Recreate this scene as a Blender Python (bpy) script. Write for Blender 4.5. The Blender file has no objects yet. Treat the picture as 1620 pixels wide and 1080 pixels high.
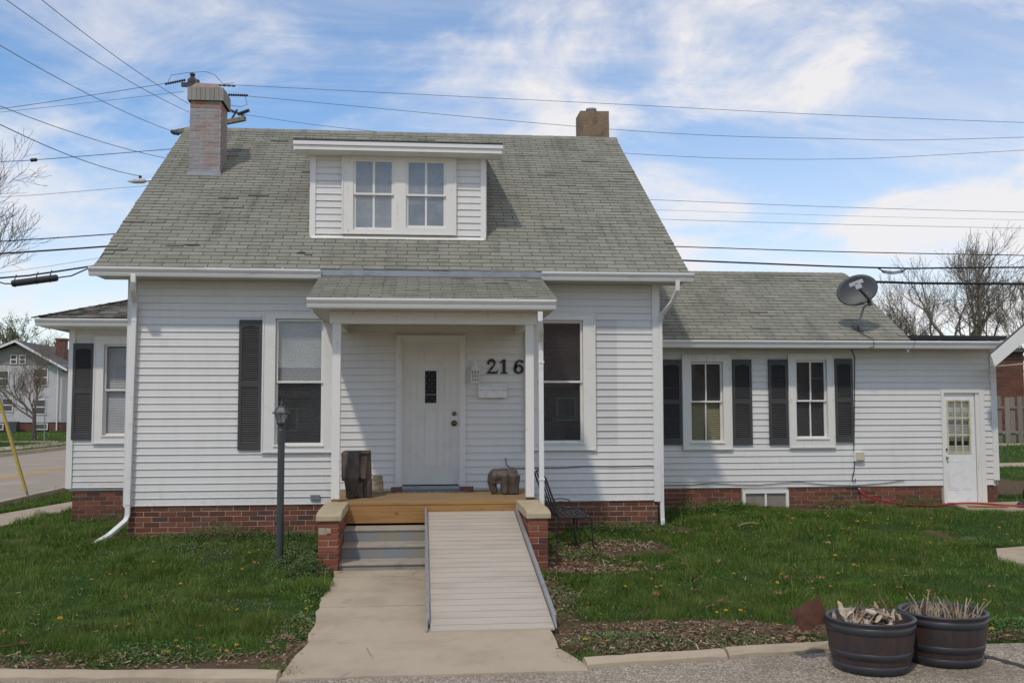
import bpy, bmesh, math, random
import numpy as np
from mathutils import Matrix, Vector

# ------------------------------------------------------------------ camera, sky, sun, exposure
scene = bpy.context.scene
COL = scene.collection
YAW, PITCH, ROLL = math.radians(5.6), math.radians(3.87), math.radians(-0.13)
CAM = Vector((4.021, -14.274, 1.764))
fw = Vector((math.sin(YAW) * math.cos(PITCH), math.cos(YAW) * math.cos(PITCH), math.sin(PITCH)))
rt = Vector((math.cos(YAW), -math.sin(YAW), 0))
up = rt.cross(fw)
rt2 = rt * math.cos(ROLL) + up * math.sin(ROLL)
up2 = up * math.cos(ROLL) - rt * math.sin(ROLL)
cam_d = bpy.data.cameras.new('camera')
cam_d.sensor_width = 36.0
cam_d.lens = 36.0 * 1555.7 / 1620.0
cam_d.clip_start = 0.1
cam_d.clip_end = 3000
cam = bpy.data.objects.new('camera', cam_d)
COL.objects.link(cam)
m3 = Matrix((rt2, up2, -fw)).transposed()
cam.matrix_world = Matrix.Translation(CAM) @ m3.to_4x4()
scene.camera = cam

SUN_EL, SUN_AZ = math.radians(53), math.radians(27)     # azimuth: left of the house front's normal
sun_dir = Vector((-math.sin(SUN_AZ) * math.cos(SUN_EL), -math.cos(SUN_AZ) * math.cos(SUN_EL), math.sin(SUN_EL)))
sun_d = bpy.data.lights.new('sun', 'SUN')
sun_d.energy = 2.2
sun_d.angle = math.radians(2.5)
sun_d.color = (1.0, 0.92, 0.81)
sun = bpy.data.objects.new('sun', sun_d)
COL.objects.link(sun)
sun.rotation_euler = (-sun_dir).to_track_quat('-Z', 'Y').to_euler()
sun.location = (-10, -20, 25)

world = bpy.data.worlds.new('World')
scene.world = world
world.use_nodes = True
wn, wl = world.node_tree.nodes, world.node_tree.links
wn.clear()
def N(nt, typ, **kw):
    n = nt.nodes.new(typ)
    for k, v in kw.items():
        setattr(n, k, v)
    return n
def build_world():
    nt = world.node_tree
    sky = N(nt, 'ShaderNodeTexSky', sky_type='NISHITA', sun_disc=False)
    sky.sun_elevation = SUN_EL
    sky.sun_rotation = math.atan2(sun_dir.x, sun_dir.y)
    sky.air_density = 1.0; sky.dust_density = 0.05; sky.ozone_density = 2.5
    tc = N(nt, 'ShaderNodeTexCoord')
    sep = N(nt, 'ShaderNodeSeparateXYZ')
    wl.new(tc.outputs['Generated'], sep.inputs[0])
    def M(op, a, b=None, c=None, clamp=False):
        n = N(nt, 'ShaderNodeMath', operation=op, use_clamp=clamp)
        for i, v in enumerate((a, b, c)):
            if v is None: continue
            if isinstance(v, (int, float)): n.inputs[i].default_value = v
            else: wl.new(v, n.inputs[i])
        return n.outputs[0]
    z = M('MAXIMUM', sep.outputs[2], 0.0)
    zz = M('ADD', z, 0.30)
    u = M('DIVIDE', sep.outputs[0], zz); v = M('DIVIDE', sep.outputs[1], zz)
    cmb = N(nt, 'ShaderNodeCombineXYZ'); wl.new(u, cmb.inputs[0]); wl.new(v, cmb.inputs[1])
    def cloud(rot, scale, loc, nscale, detail, rough, dist, lo, hi):
        mp = N(nt, 'ShaderNodeMapping')
        mp.inputs['Rotation'].default_value = (0, 0, math.radians(rot))
        mp.inputs['Scale'].default_value = scale
        mp.inputs['Location'].default_value = loc
        wl.new(cmb.outputs[0], mp.inputs[0])
        ns = N(nt, 'ShaderNodeTexNoise')
        ns.inputs['Scale'].default_value = nscale; ns.inputs['Detail'].default_value = detail
        ns.inputs['Roughness'].default_value = rough; ns.inputs['Distortion'].default_value = dist
        wl.new(mp.outputs[0], ns.inputs['Vector'])
        mr = N(nt, 'ShaderNodeMapRange', interpolation_type='SMOOTHSTEP')
        mr.inputs[1].default_value = lo; mr.inputs[2].default_value = hi
        wl.new(ns.outputs['Fac'], mr.inputs[0])
        return mr.outputs[0]
    c1 = cloud(30, (1.0, 1.15, 1), (3.1, 0.4, 0), 2.4, 11, 0.60, 0.5, 0.41, 0.72)
    c2 = cloud(-28, (0.45, 2.0, 1), (0.7, 5.2, 0), 2.4, 10, 0.6, 0.8, 0.40, 0.78)
    # thicker veil towards the east (camera right) and towards the horizon
    veil = N(nt, 'ShaderNodeMapRange', interpolation_type='SMOOTHSTEP')
    veil.inputs[1].default_value = -0.35; veil.inputs[2].default_value = 0.75
    veil.inputs[3].default_value = 0.08; veil.inputs[4].default_value = 0.70
    wl.new(sep.outputs[0], veil.inputs[0])
    hz = N(nt, 'ShaderNodeMapRange', interpolation_type='SMOOTHSTEP')
    hz.inputs[1].default_value = 0.30; hz.inputs[2].default_value = 0.0
    hz.inputs[3].default_value = 0.0; hz.inputs[4].default_value = 0.60
    wl.new(z, hz.inputs[0])
    a = M('MULTIPLY', c1, 0.78); b = M('MULTIPLY', c2, 0.42)
    s = M('ADD', a, b)
    vv = M('MULTIPLY', veil.outputs[0], M('ADD', M('MULTIPLY', c1, 0.6), 0.45))
    s = M('ADD', s, vv)
    inv = M('SUBTRACT', 1.0, M('MINIMUM', s, 1.0)); invh = M('SUBTRACT', 1.0, hz.outputs[0])
    fac = M('SUBTRACT', 1.0, M('MULTIPLY', inv, invh), clamp=True)
    fac = M('MULTIPLY', fac, 0.93)
    mix = N(nt, 'ShaderNodeMix', data_type='RGBA')
    hs = N(nt, 'ShaderNodeHueSaturation'); hs.inputs['Saturation'].default_value = 1.18; hs.inputs['Value'].default_value = 1.35
    wl.new(sky.outputs[0], hs.inputs['Color'])
    wl.new(fac, mix.inputs[0]); wl.new(hs.outputs[0], mix.inputs[6])
    mix.inputs[7].default_value = (7.45, 7.2, 7.2, 1)
    bg = N(nt, 'ShaderNodeBackground'); bg.inputs[1].default_value = 0.15
    wl.new(mix.outputs[2], bg.inputs[0])
    out = N(nt, 'ShaderNodeOutputWorld'); wl.new(bg.outputs[0], out.inputs[0])
build_world()

vs = scene.view_settings
vs.view_transform = 'Standard'; vs.look = 'None'; vs.gamma = 1.0; vs.use_curve_mapping = False
vs.exposure = -0.30
scene.cycles.use_denoising = True
scene.cycles.max_bounces = 8
scene.cycles.transparent_max_bounces = 12

RNG = random.Random(7)
NPR = np.random.default_rng(11)

# ------------------------------------------------------------------ helpers
class MB:
    """collects geometry, builds ONE mesh object"""
    def __init__(s): s.v = []; s.f = []
    def add(s, vs_, fs_):
        n = len(s.v); s.v += [tuple(p) for p in vs_]; s.f += [tuple(i + n for i in f) for f in fs_]; return s
    def box(s, x0, x1, y0, y1, z0, z1):
        return s.add([(x0,y0,z0),(x1,y0,z0),(x1,y1,z0),(x0,y1,z0),(x0,y0,z1),(x1,y0,z1),(x1,y1,z1),(x0,y1,z1)],
                     [(0,3,2,1),(4,5,6,7),(0,1,5,4),(1,2,6,5),(2,3,7,6),(3,0,4,7)])
    def obox(s, c, ax, ay, az):
        """box from centre and three half-axis vectors"""
        c, ax, ay, az = map(Vector, (c, ax, ay, az))
        P = [c + ax*i + ay*j + az*k for k in (-1,1) for j, i in ((-1,-1),(-1,1),(1,1),(1,-1))]
        return s.add(P, [(0,3,2,1),(4,5,6,7),(0,1,5,4),(1,2,6,5),(2,3,7,6),(3,0,4,7)])
    def prism(s, poly, d):
        """poly: planar 3D points; extruded by vector d"""
        n = len(poly); d = Vector(d); P = [Vector(p) for p in poly]; Q = [p + d for p in P]
        return s.add(P + Q, [tuple(range(n))[::-1], tuple(range(n, 2*n))] + [(i, (i+1) % n, n + (i+1) % n, n + i) for i in range(n)])
    def frame(s, x0, x1, z0, z1, w, y0, y1, wb=None, wt=None):
        """rectangular ring in the xz plane, butted"""
        wb = w if wb is None else wb; wt = w if wt is None else wt
        s.box(x0, x0+w, y0, y1, z0, z1); s.box(x1-w, x1, y0, y1, z0, z1)
        s.box(x0+w, x1-w, y0, y1, z0, z0+wb); s.box(x0+w, x1-w, y0, y1, z1-wt, z1); return s
    def tube(s, pts, r, n=6, cap=True):
        pts = [Vector(p) for p in pts]; k = len(pts)
        rs = r if isinstance(r, (list, tuple)) else [r]*k
        prev = None; rings = []
        for i, p in enumerate(pts):
            t = (pts[min(i+1, k-1)] - pts[max(i-1, 0)])
            t = t.normalized() if t.length > 1e-9 else Vector((0,0,1))
            if prev is None:
                a = Vector((0,0,1)) if abs(t.z) < .9 else Vector((1,0,0))
                u = t.cross(a).normalized()
            else:
                u = (prev - t*prev.dot(t))
                u = u.normalized() if u.length > 1e-6 else t.orthogonal().normalized()
            prev = u; w = t.cross(u)
            rings.append([p + (u*math.cos(2*math.pi*j/n) + w*math.sin(2*math.pi*j/n))*rs[i] for j in range(n)])
        V = [q for rg in rings for q in rg]; F = []
        for i in range(k-1):
            for j in range(n):
                F.append((i*n+j, i*n+(j+1) % n, (i+1)*n+(j+1) % n, (i+1)*n+j))
        if cap: F += [tuple(range(n))[::-1], tuple(range((k-1)*n, k*n))]
        return s.add(V, F)
    def lathe(s, prof, c=(0,0,0), n=24, closed=False):
        cx, cy, cz = c; V = []; F = []
        for r, z in prof:
            for j in range(n):
                a = 2*math.pi*j/n; V.append((cx + r*math.cos(a), cy + r*math.sin(a), cz + z))
        k = len(prof)
        for i in range(k-1):
            for j in range(n): F.append((i*n+j, i*n+(j+1) % n, (i+1)*n+(j+1) % n, (i+1)*n+j))
        if not closed: F += [tuple(range(n))[::-1], tuple(range((k-1)*n, k*n))]
        return s.add(V, F)
    def build(s, name, mat, parent=None, smooth=False, loc=None, bevel=0, seg=2):
        me = bpy.data.meshes.new(name); me.from_pydata(s.v, [], s.f); me.update()
        if mat is not None: me.materials.append(mat)
        if smooth: me.polygons.foreach_set('use_smooth', [True]*len(me.polygons))
        o = bpy.data.objects.new(name, me); COL.objects.link(o)
        if loc is not None: o.location = loc
        if parent is not None: attach(o, parent)
        if bevel:
            b = o.modifiers.new('bevel', 'BEVEL'); b.width = bevel; b.segments = seg; b.limit_method = 'ANGLE'
        return o
ORIGIN = {}
def attach(o, parent):
    o.parent = parent
    o.matrix_parent_inverse = Matrix.Translation(-ORIGIN.get(parent.name, Vector((0,0,0))))
def tag(o, label, cat, group=None, kind=None):
    o['label'] = label; o['category'] = cat
    if group: o['group'] = group
    if kind: o['kind'] = kind
    return o
def thing(name, label, cat, loc=(0,0,0), group=None):
    o = bpy.data.objects.new(name, None); COL.objects.link(o)
    o.location = loc; o.empty_display_size = .1
    ORIGIN[o.name] = Vector(loc)
    return tag(o, label, cat, group)
def structure(o):
    o['kind'] = 'structure'; return o
def inst(me, name, parent, mtx):
    o = bpy.data.objects.new(name, me); COL.objects.link(o); o.matrix_basis = mtx
    if parent is not None: attach(o, parent)
    return o
def np_mesh(name, V, F, mat, parent=None, attr=None):
    """V (n,3), F (m,k) arrays"""
    me = bpy.data.meshes.new(name)
    V = np.asarray(V, np.float32); F = np.asarray(F, np.int32)
    me.vertices.add(len(V)); me.vertices.foreach_set('co', V.ravel())
    k = F.shape[1]
    me.loops.add(F.size); me.loops.foreach_set('vertex_index', F.ravel())
    me.polygons.add(len(F)); me.polygons.foreach_set('loop_start', np.arange(0, F.size, k, dtype=np.int32))
    me.update(calc_edges=True)
    if attr:
        for an, av in attr.items():
            a = me.attributes.new(an, 'FLOAT', 'POINT'); a.data.foreach_set('value', np.asarray(av, np.float32))
    me.materials.append(mat)
    o = bpy.data.objects.new(name, me); COL.objects.link(o)
    if parent is not None: attach(o, parent)
    return o

# value noise in numpy
_PERM = np.random.default_rng(3).random((256, 256))
def vnoise(x, y, s=1.0, seed=0):
    x = np.asarray(x, float)*s + seed*17.3; y = np.asarray(y, float)*s + seed*9.1
    xi = np.floor(x).astype(int); yi = np.floor(y).astype(int); fx = x - xi; fy = y - yi
    fx = fx*fx*(3-2*fx); fy = fy*fy*(3-2*fy)
    g = lambda a, b: _PERM[a % 256, b % 256]
    return (g(xi, yi)*(1-fx) + g(xi+1, yi)*fx)*(1-fy) + (g(xi, yi+1)*(1-fx) + g(xi+1, yi+1)*fx)*fy
def fnoise(x, y, s=1.0, seed=0, o=4):
    t = 0; a = .5
    for i in range(o): t = t + a*vnoise(x, y, s*2**i, seed+i); a *= .5
    return t/(1-.5**o)
def sstep(a, b, x):
    t = np.clip((np.asarray(x, float)-a)/(b-a), 0, 1); return t*t*(3-2*t)
def gz(x, y, bumps=True):
    x = np.asarray(x, float); y = np.asarray(y, float)
    z = -.2*np.clip(-y/6.8, 0, 1)
    z = z + .13*sstep(7.4, 9.2, x)*sstep(-3.5, 1.0, y)
    z = z - .08*sstep(0, -2.0, x)*sstep(-3, 2, y)
    z = z + .25*sstep(13, 26, x)*sstep(3, 20, y)
    z = z - .09*sstep(-3.7, -4.3, x)*sstep(-13.0, -12.2, x)
    return z

# ------------------------------------------------------------------ materials
def mat_base(name):
    m = bpy.data.materials.new(name); m.use_nodes = True
    nt = m.node_tree; return m, nt, nt.nodes['Principled BSDF']
def LK(nt, a, b): nt.links.new(a, b)
def noise(nt, scale, detail=4, rough=.55, vec=None, stretch=None, dist=0):
    n = N(nt, 'ShaderNodeTexNoise'); n.inputs['Scale'].default_value = scale
    n.inputs['Detail'].default_value = detail; n.inputs['Roughness'].default_value = rough; n.inputs['Distortion'].default_value = dist
    if vec is None:
        g = N(nt, 'ShaderNodeNewGeometry'); vec = g.outputs['Position']
    if stretch:
        mp = N(nt, 'ShaderNodeMapping'); mp.inputs['Scale'].default_value = stretch
        LK(nt, vec, mp.inputs[0]); vec = mp.outputs[0]
    LK(nt, vec, n.inputs['Vector']); return n.outputs['Fac']
def ramp(nt, fac, stops):
    r = N(nt, 'ShaderNodeValToRGB'); e = r.color_ramp.elements
    while len(e) < len(stops): e.new(.5)
    for i, (p, c) in enumerate(stops):
        e[i].position = p; e[i].color = (*c, 1) if len(c) == 3 else c
    LK(nt, fac, r.inputs[0]); return r.outputs[0]
def mixc(nt, fac, a, b, mode='MIX'):
    n = N(nt, 'ShaderNodeMix', data_type='RGBA', blend_type=mode)
    for i, v in ((0, fac), (6, a), (7, b)):
        if isinstance(v, (int, float)): n.inputs[i].default_value = v
        elif isinstance(v, tuple): n.inputs[i].default_value = (*v, 1)
        else: LK(nt, v, n.inputs[i])
    return n.outputs[2]
def mapr(nt, v, a, b, c=0., d=1.):
    n = N(nt, 'ShaderNodeMapRange', interpolation_type='SMOOTHSTEP')
    for i, q in enumerate((a, b, c, d)): n.inputs[i+1].default_value = q
    LK(nt, v, n.inputs[0]); return n.outputs[0]
def rand_piece(nt):
    o = N(nt, 'ShaderNodeObjectInfo'); g = N(nt, 'ShaderNodeNewGeometry')
    a = N(nt, 'ShaderNodeMath', operation='ADD'); LK(nt, o.outputs['Random'], a.inputs[0]); LK(nt, g.outputs['Random Per Island'], a.inputs[1])
    f = N(nt, 'ShaderNodeMath', operation='FRACT'); LK(nt, a.outputs[0], f.inputs[0]); return f.outputs[0]
def bump(nt, bs, h, strength=.3, dist=.01):
    b = N(nt, 'ShaderNodeBump'); b.inputs['Strength'].default_value = strength; b.inputs['Distance'].default_value = dist
    LK(nt, h, b.inputs['Height']); LK(nt, b.outputs[0], bs.inputs['Normal'])
def simple(name, c, rough=.6, var=.12, scale=6, stretch=None, c2=None, bmp=0, bscale=60, metal=0, spec=.5, thr=(.45,.75), dist=.004):
    """base colour with a noise-driven second tone plus optional relief"""
    m, nt, bs = mat_base(name)
    c2 = c2 or tuple(v*(1-var*2) for v in c)
    f = noise(nt, scale, 6, .6, stretch=stretch)
    LK(nt, mixc(nt, mapr(nt, f, *thr), c, c2), bs.inputs['Base Color'])
    bs.inputs['Roughness'].default_value = rough; bs.inputs['Metallic'].default_value = metal
    bs.inputs['Specular IOR Level'].default_value = spec
    if bmp: bump(nt, bs, noise(nt, bscale, 3, .6, stretch=stretch), bmp, dist)
    return m
def pieces(name, stops, rough=.8, grain=40, gamt=.25, stain=None, streak=0, bmp=.3, bdist=.004, stretch=None, spec=.3):
    """per-piece colour from a ramp, with grain and optional stains"""
    m, nt, bs = mat_base(name)
    col = ramp(nt, rand_piece(nt), stops)
    g = noise(nt, grain, 4, .65, stretch=stretch)
    col = mixc(nt, mapr(nt, g, .4, .75, 0, gamt), col, (.02, .018, .015))
    if stain:
        sc, a, b, amt, sc_col = stain
        col = mixc(nt, mapr(nt, noise(nt, sc, 5, .6), a, b, 0, amt), col, sc_col)
    if streak: col = mixc(nt, mapr(nt, noise(nt, 1.0, 6, .62, stretch=(4.5, .5, .5)), .48, .75, 0, streak), col, (.09, .088, .075))
    LK(nt, col, bs.inputs['Base Color']); bs.inputs['Roughness'].default_value = rough
    bs.inputs['Specular IOR Level'].default_value = spec
    if bmp: bump(nt, bs, noise(nt, grain*2, 3, .6, stretch=stretch), bmp, bdist)
    return m
M_ = {}
def ghost_siding():
    m = simple('white_vinyl_siding', (.70, .675, .632), .45, scale=1.1, c2=(.655, .63, .585), thr=(.45, .8), spec=.35)
    nt = m.node_tree; bs = nt.nodes['Principled BSDF']; src = bs.inputs['Base Color'].links[0].from_socket
    g = N(nt, 'ShaderNodeNewGeometry'); sp = N(nt, 'ShaderNodeSeparateXYZ'); LK(nt, g.outputs['Position'], sp.inputs[0])
    def win(o, a, b, e=.01):
        u = mapr(nt, o, a-e, a+e); v = mapr(nt, o, b-e, b+e, 1, 0); k = N(nt, 'ShaderNodeMath', operation='MULTIPLY'); LK(nt, u, k.inputs[0]); LK(nt, v, k.inputs[1]); return k.outputs[0]
    def prod(a, b):
        k = N(nt, 'ShaderNodeMath', operation='MULTIPLY'); LK(nt, a, k.inputs[0]); LK(nt, b, k.inputs[1]); return k.outputs[0]
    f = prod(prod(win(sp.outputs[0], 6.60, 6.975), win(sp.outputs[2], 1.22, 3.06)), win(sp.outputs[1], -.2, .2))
    f2 = prod(prod(win(sp.outputs[0], .42, .54, .03), win(sp.outputs[2], 2.62, 2.77, .03)), win(sp.outputs[1], -.2, .2))
    # years of grime on the sheltered siding round the mailbox and below the eaves
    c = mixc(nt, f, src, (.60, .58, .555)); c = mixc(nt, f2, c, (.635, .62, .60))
    st = mapr(nt, noise(nt, 3.0, 6, .65, stretch=(2.2, 2.2, .30)),   .48, .78, 0, .17); c = mixc(nt, st, c, (.42, .39, .33))
    lo = mapr(nt, sp.outputs[2], .42, .75, 1, 0); sp2 = prod(lo, mapr(nt, noise(nt, 14, 5, .7), .45, .75, 0, .35)); c = mixc(nt, sp2, c, (.36, .31, .25))
    LK(nt, c, bs.inputs['Base Color']); return m
M_['siding'] = ghost_siding()
M_['trim'] = simple('white_painted_trim', (.76, .735, .68), .5, scale=5, c2=(.63, .60, .54), thr=(.5, .85))
M_['trim_old'] = simple('weathered_white_paint', (.74, .71, .65), .6, scale=16, c2=(.50, .46, .39), thr=(.60, .74), stretch=(1.6, 1.6, .35))
M_['door'] = simple('grey_white_door_paint', (.67, .635, .575), .4, scale=3, c2=(.60, .565, .51))
M_['gutter'] = simple('white_gutter_metal', (.75, .73, .69), .35, scale=4, c2=(.55, .53, .49), thr=(.52, .8), stretch=(.5, 2, 2))
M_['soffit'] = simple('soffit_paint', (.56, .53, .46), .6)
M_['shutter'] = simple('charcoal_shutter_plastic', (.050, .049, .047), .5, scale=3, c2=(.060, .058, .056))
M_['dark'] = simple('dark_interior', (.02, .02, .02), .9)
M_['room'] = simple('room_wall', (.10, .095, .085), .9)
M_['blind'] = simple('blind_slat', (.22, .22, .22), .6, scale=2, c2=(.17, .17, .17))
M_['blind_mid'] = simple('grey_blind_slat', (.52, .52, .52), .6, scale=2, c2=(.40, .40, .40))  # paler slat colour stands in for sky reflected in the upper sash
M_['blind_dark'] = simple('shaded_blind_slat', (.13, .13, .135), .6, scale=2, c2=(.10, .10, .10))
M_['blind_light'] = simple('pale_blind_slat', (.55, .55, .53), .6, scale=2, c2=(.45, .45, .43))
M_['blind_tan'] = simple('tan_blind_slat', (.33, .30, .15), .6, scale=2, c2=(.27, .245, .12))
M_['curtain'] = simple('grey_curtain', (.50, .48, .45), .9, scale=2.5, c2=(.28, .27, .26), thr=(.35, .7))
M_['concrete'] = simple('concrete', (.47, .385, .28), .85, scale=2.2, c2=(.385, .31, .22), bmp=.35, bscale=130, thr=(.4, .75), spec=.25)
def concrete_mat():
    m, nt, bs = mat_base('concrete')
    c = mixc(nt, mapr(nt, noise(nt, 1.7, 6, .6), .38, .72), (.435, .355, .255), (.35, .28, .195))
    c = mixc(nt, mapr(nt, noise(nt, 4.2, 7, .7, dist=.6), .56, .74, 0, .40), c, (.21, .165, .115))
    c = mixc(nt, mapr(nt, noise(nt, 170, 2, .5), .58, .75, 0, .30), c, (.20, .165, .125))
    c = mixc(nt, mapr(nt, noise(nt, 38, 2, .5), .72, .78, 0, .8), c, (.66, .62, .54))
    LK(nt, c, bs.inputs['Base Color']); bs.inputs['Roughness'].default_value = .88; bs.inputs['Specular IOR Level'].default_value = .2
    bump(nt, bs, noise(nt, 120, 4, .65), .4, .004); return m
M_['concrete'] = concrete_mat()
M_['concrete_step'] = simple('painted_step_concrete', (.36, .315, .25), .85, scale=5, c2=(.25, .225, .185), bmp=.4, bscale=90, spec=.25)
M_['bluegrey'] = simple('worn_blue_grey_paint', (.215, .24, .25), .7, scale=5.5, c2=(.27, .235, .18), thr=(.44, .64), bmp=.3, bscale=40)
M_['cap'] = simple('limestone_cap', (.44, .365, .235), .85, scale=9, c2=(.36, .29, .18), bmp=.35, bscale=120, spec=.2)
M_['mortar'] = simple('mortar', (.38, .31, .23), .9, scale=7, c2=(.22, .18, .135), bmp=.4, bscale=90)
M_['roof_under'] = simple('roof_underlay', (.035, .034, .032), .9)
M_['alu'] = simple('worn_aluminium', (.40, .40, .395), .5, scale=9, c2=(.30, .29, .28), metal=.55, spec=.5)
M_['black_metal'] = simple('black_iron', (.018, .018, .019), .5, scale=30, c2=(.03, .025, .02))
M_['lamp_metal'] = simple('dark_green_grey_metal', (.052, .058, .058), .42, scale=8, c2=(.04, .044, .045))
M_['black_rubber'] = simple('black_cable', (.012, .012, .013), .6)
M_['wire'] = simple('grey_wire', (.11, .11, .12), .6)
M_['membrane'] = simple('black_roof_membrane', (.02, .02, .022), .5)
M_['red_hose'] = simple('red_hose_rubber', (.34, .020, .024), .45)
M_['white_plastic'] = simple('white_plastic', (.78, .77, .74), .4, scale=9, c2=(.68, .66, .62))
M_['beige_plastic'] = simple('beige_plastic', (.58, .53, .38), .5)
M_['yellow_plastic'] = simple('yellow_guard_plastic', (.50, .36, .035), .5, scale=4, c2=(.40, .31, .06))
M_['cream_paint'] = simple('cream_paint', (.66, .58, .34), .5)
M_['brass'] = simple('aged_brass', (.17, .12, .06), .35, metal=.9)
M_['steel'] = simple('galvanised_steel', (.34, .35, .36), .45, metal=.7)
M_['rust'] = simple('rusty_sheet', (.11, .042, .022), .8, scale=12, c2=(.045, .022, .016), bmp=.4, bscale=50)
M_['paver'] = simple('dark_red_paver', (.095, .05, .04), .85, scale=20, c2=(.05, .03, .025), bmp=.4, bscale=80)
M_['fieldstone'] = simple('rough_stone', (.38, .31, .20), .9, scale=14, c2=(.20, .15, .09), bmp=.8, bscale=35, dist=.012)
M_['carved'] = simple('carved_dark_wood', (.105, .070, .050), .65, scale=5, c2=(.036, .025, .019), stretch=(3, 3, .5), bmp=.35, bscale=18, thr=(.35, .7))
M_['carved2'] = simple('carved_grey_brown_wood', (.095, .066, .050), .6, scale=6, c2=(.042, .030, .024), stretch=(3, 3, .6), bmp=.35, bscale=18, thr=(.4, .75))
M_['bark'] = simple('grey_bark', (.085, .070, .058), .9, scale=9, c2=(.045, .038, .032), bmp=.5, bscale=30, dist=.02)
M_['twig'] = simple('twig_bark', (.085, .068, .057), .9, scale=3, c2=(.06, .047, .04))
M_['bud_twig'] = simple('budding_twig', (.21, .175, .125), .9, scale=.6, c2=(.15, .115, .09))
M_['pole_wood'] = simple('pole_wood', (.13, .11, .09), .9, scale=5, c2=(.08, .065, .05), stretch=(3, 3, .4))
M_['crossarm'] = simple('mossy_crossarm_wood', (.22, .19, .13), .9, scale=6, c2=(.12, .10, .06))
M_['insul'] = simple('dark_insulator', (.05, .045, .045), .35)
M_['dishgrey'] = simple('dark_grey_dish', (.050, .052, .058), .5, scale=4, c2=(.058, .06, .064))
M_['lnb'] = simple('light_grey_plastic', (.36, .36, .36), .5)
M_['soil'] = simple('planter_soil', (.035, .026, .019), .95, scale=30, c2=(.015, .012, .01), bmp=.8, bscale=50, dist=.02)
M_['straw'] = pieces('dry_stalk', [(0, (.44, .35, .22)), (.5, (.36, .27, .16)), (1, (.55, .46, .33))], .8, 30, .15, bmp=0)
M_['husk'] = pieces('dry_leaf_husk', [(0, (.50, .40, .28)), (.4, (.34, .23, .14)), (.75, (.58, .50, .39)), (1, (.13, .08, .05))], .8, 25, .3, bmp=0)
M_['deadleaf'] = pieces('brown_dead_leaf', [(0, (.17, .08, .04)), (.5, (.25, .13, .06)), (1, (.34, .22, .12))], .85, 60, .3, bmp=0)
M_['chips'] = pieces('wood_chip', [(0, (.12, .07, .04)), (.5, (.24, .15, .09)), (.85, (.36, .25, .16)), (1, (.52, .42, .30))], .9, 60, .2, bmp=0)
M_['yellow'] = simple('dandelion_yellow', (.72, .43, .015), .7, scale=200, c2=(.62, .34, .01))
M_['stem'] = simple('green_stem', (.10, .16, .04), .7)
M_['weed'] = pieces('weed_leaf', [(0, (.055, .115, .024)), (.6, (.08, .15, .034)), (1, (.12, .19, .05))], .65, 30, .15, bmp=0)
M_['weed_blue'] = pieces('grey_green_leaf', [(0, (.060, .112, .028)), (.6, (.09, .145, .040)), (1, (.14, .17, .06))], .65, 30, .15, bmp=0)
M_['violet'] = pieces('violet_petal', [(0, (.16, .09, .26)), (1, (.30, .18, .32))], .7, 30, .1, bmp=0)
M_['conifer'] = pieces('olive_needles', [(0, (.07, .07, .03)), (1, (.12, .11, .05))], .8, 5, .2, bmp=0)
M_['newleaf'] = pieces('pale_new_leaf', [(0, (.14, .16, .05)), (1, (.22, .22, .09))], .8, 5, .2, bmp=0)
M_['brick'] = pieces('red_brick', [(0, (.125, .046, .026)), (.3, (.180, .064, .036)), (.6, (.228, .086, .048)), (.85, (.158, .060, .038)), (1, (.095, .052, .042))], .85, 55, .3,
                     stain=(1.6, .55, .75, .45, (.10, .075, .065)), bmp=.4)
M_['brick_bright'] = pieces('bright_red_brick', [(0, (.22, .066, .036)), (.5, (.28, .090, .050)), (.85, (.17, .055, .038)), (1, (.10, .042, .036))], .85, 60, .3, bmp=.4)
M_['brick_grey'] = pieces('grey_painted_brick', [(0, (.275, .262, .255)), (.5, (.305, .292, .285)), (1, (.33, .318, .312))], .8, 60, .12,
                          stain=(3.2, .52, .68, .65, (.32, .19, .145)), bmp=.3)
M_['brick_pink'] = pieces('reddish_grey_brick', [(0, (.29, .235, .215)), (.6, (.31, .24, .215)), (1, (.30, .27, .255))], .8, 40, .15, bmp=.3)
M_['brick_orange'] = pieces('flaking_orange_brick', [(0, (.36, .17, .11)), (.4, (.29, .20, .165)), (.7, (.26, .235, .225)), (1, (.36, .19, .13))], .85, 30, .25, bmp=.3)
M_['mortar_grey'] = simple('painted_mortar', (.40, .385, .37), .85, scale=8, c2=(.38, .32, .29), thr=(.5, .7))
M_['cap_grey'] = pieces('grey_cap_brick', [(0, (.25, .24, .21)), (1, (.31, .295, .26))], .85, 50, .2, bmp=.3)
M_['flue'] = simple('clay_flue', (.27, .18, .135), .85, scale=8, c2=(.34, .31, .27))
M_['parge'] = simple('parged_masonry', (.235, .165, .105), .9, scale=6, c2=(.14, .10, .065), bmp=.8, bscale=20, dist=.02, thr=(.45, .7))
M_['shingle'] = pieces('grey_green_asphalt_shingle', [(0, (.232, .228, .180)), (.35, (.256, .252, .202)), (.7, (.272, .266, .214)), (1, (.298, .286, .234))], .95, 120, .25, streak=.42,
                       stain=(.75, .50, .74, .42, (.13, .125, .10)), bmp=.5, bdist=.003, spec=.15)
M_['shingle_worn'] = pieces('worn_dark_shingle', [(0, (.13, .122, .10)), (.5, (.21, .198, .165)), (1, (.30, .28, .235))], .95, 60, .4,
                            stain=(3, .5, .65, .6, (.03, .03, .028)), bmp=.5, bdist=.003, spec=.15)
M_['deckwood'] = simple('new_pine_board', (.36, .195, .068), .6, scale=3, c2=(.25, .125, .040), stretch=(.6, 7, 9), thr=(.35, .75), spec=.3)
M_['decktop'] = simple('walked_pine_board', (.31, .205, .10), .7, scale=3, c2=(.21, .135, .066), stretch=(.6, 9, 9), thr=(.35, .75), spec=.3)
M_['knot'] = simple('wood_knot', (.20, .105, .04), .6)
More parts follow.
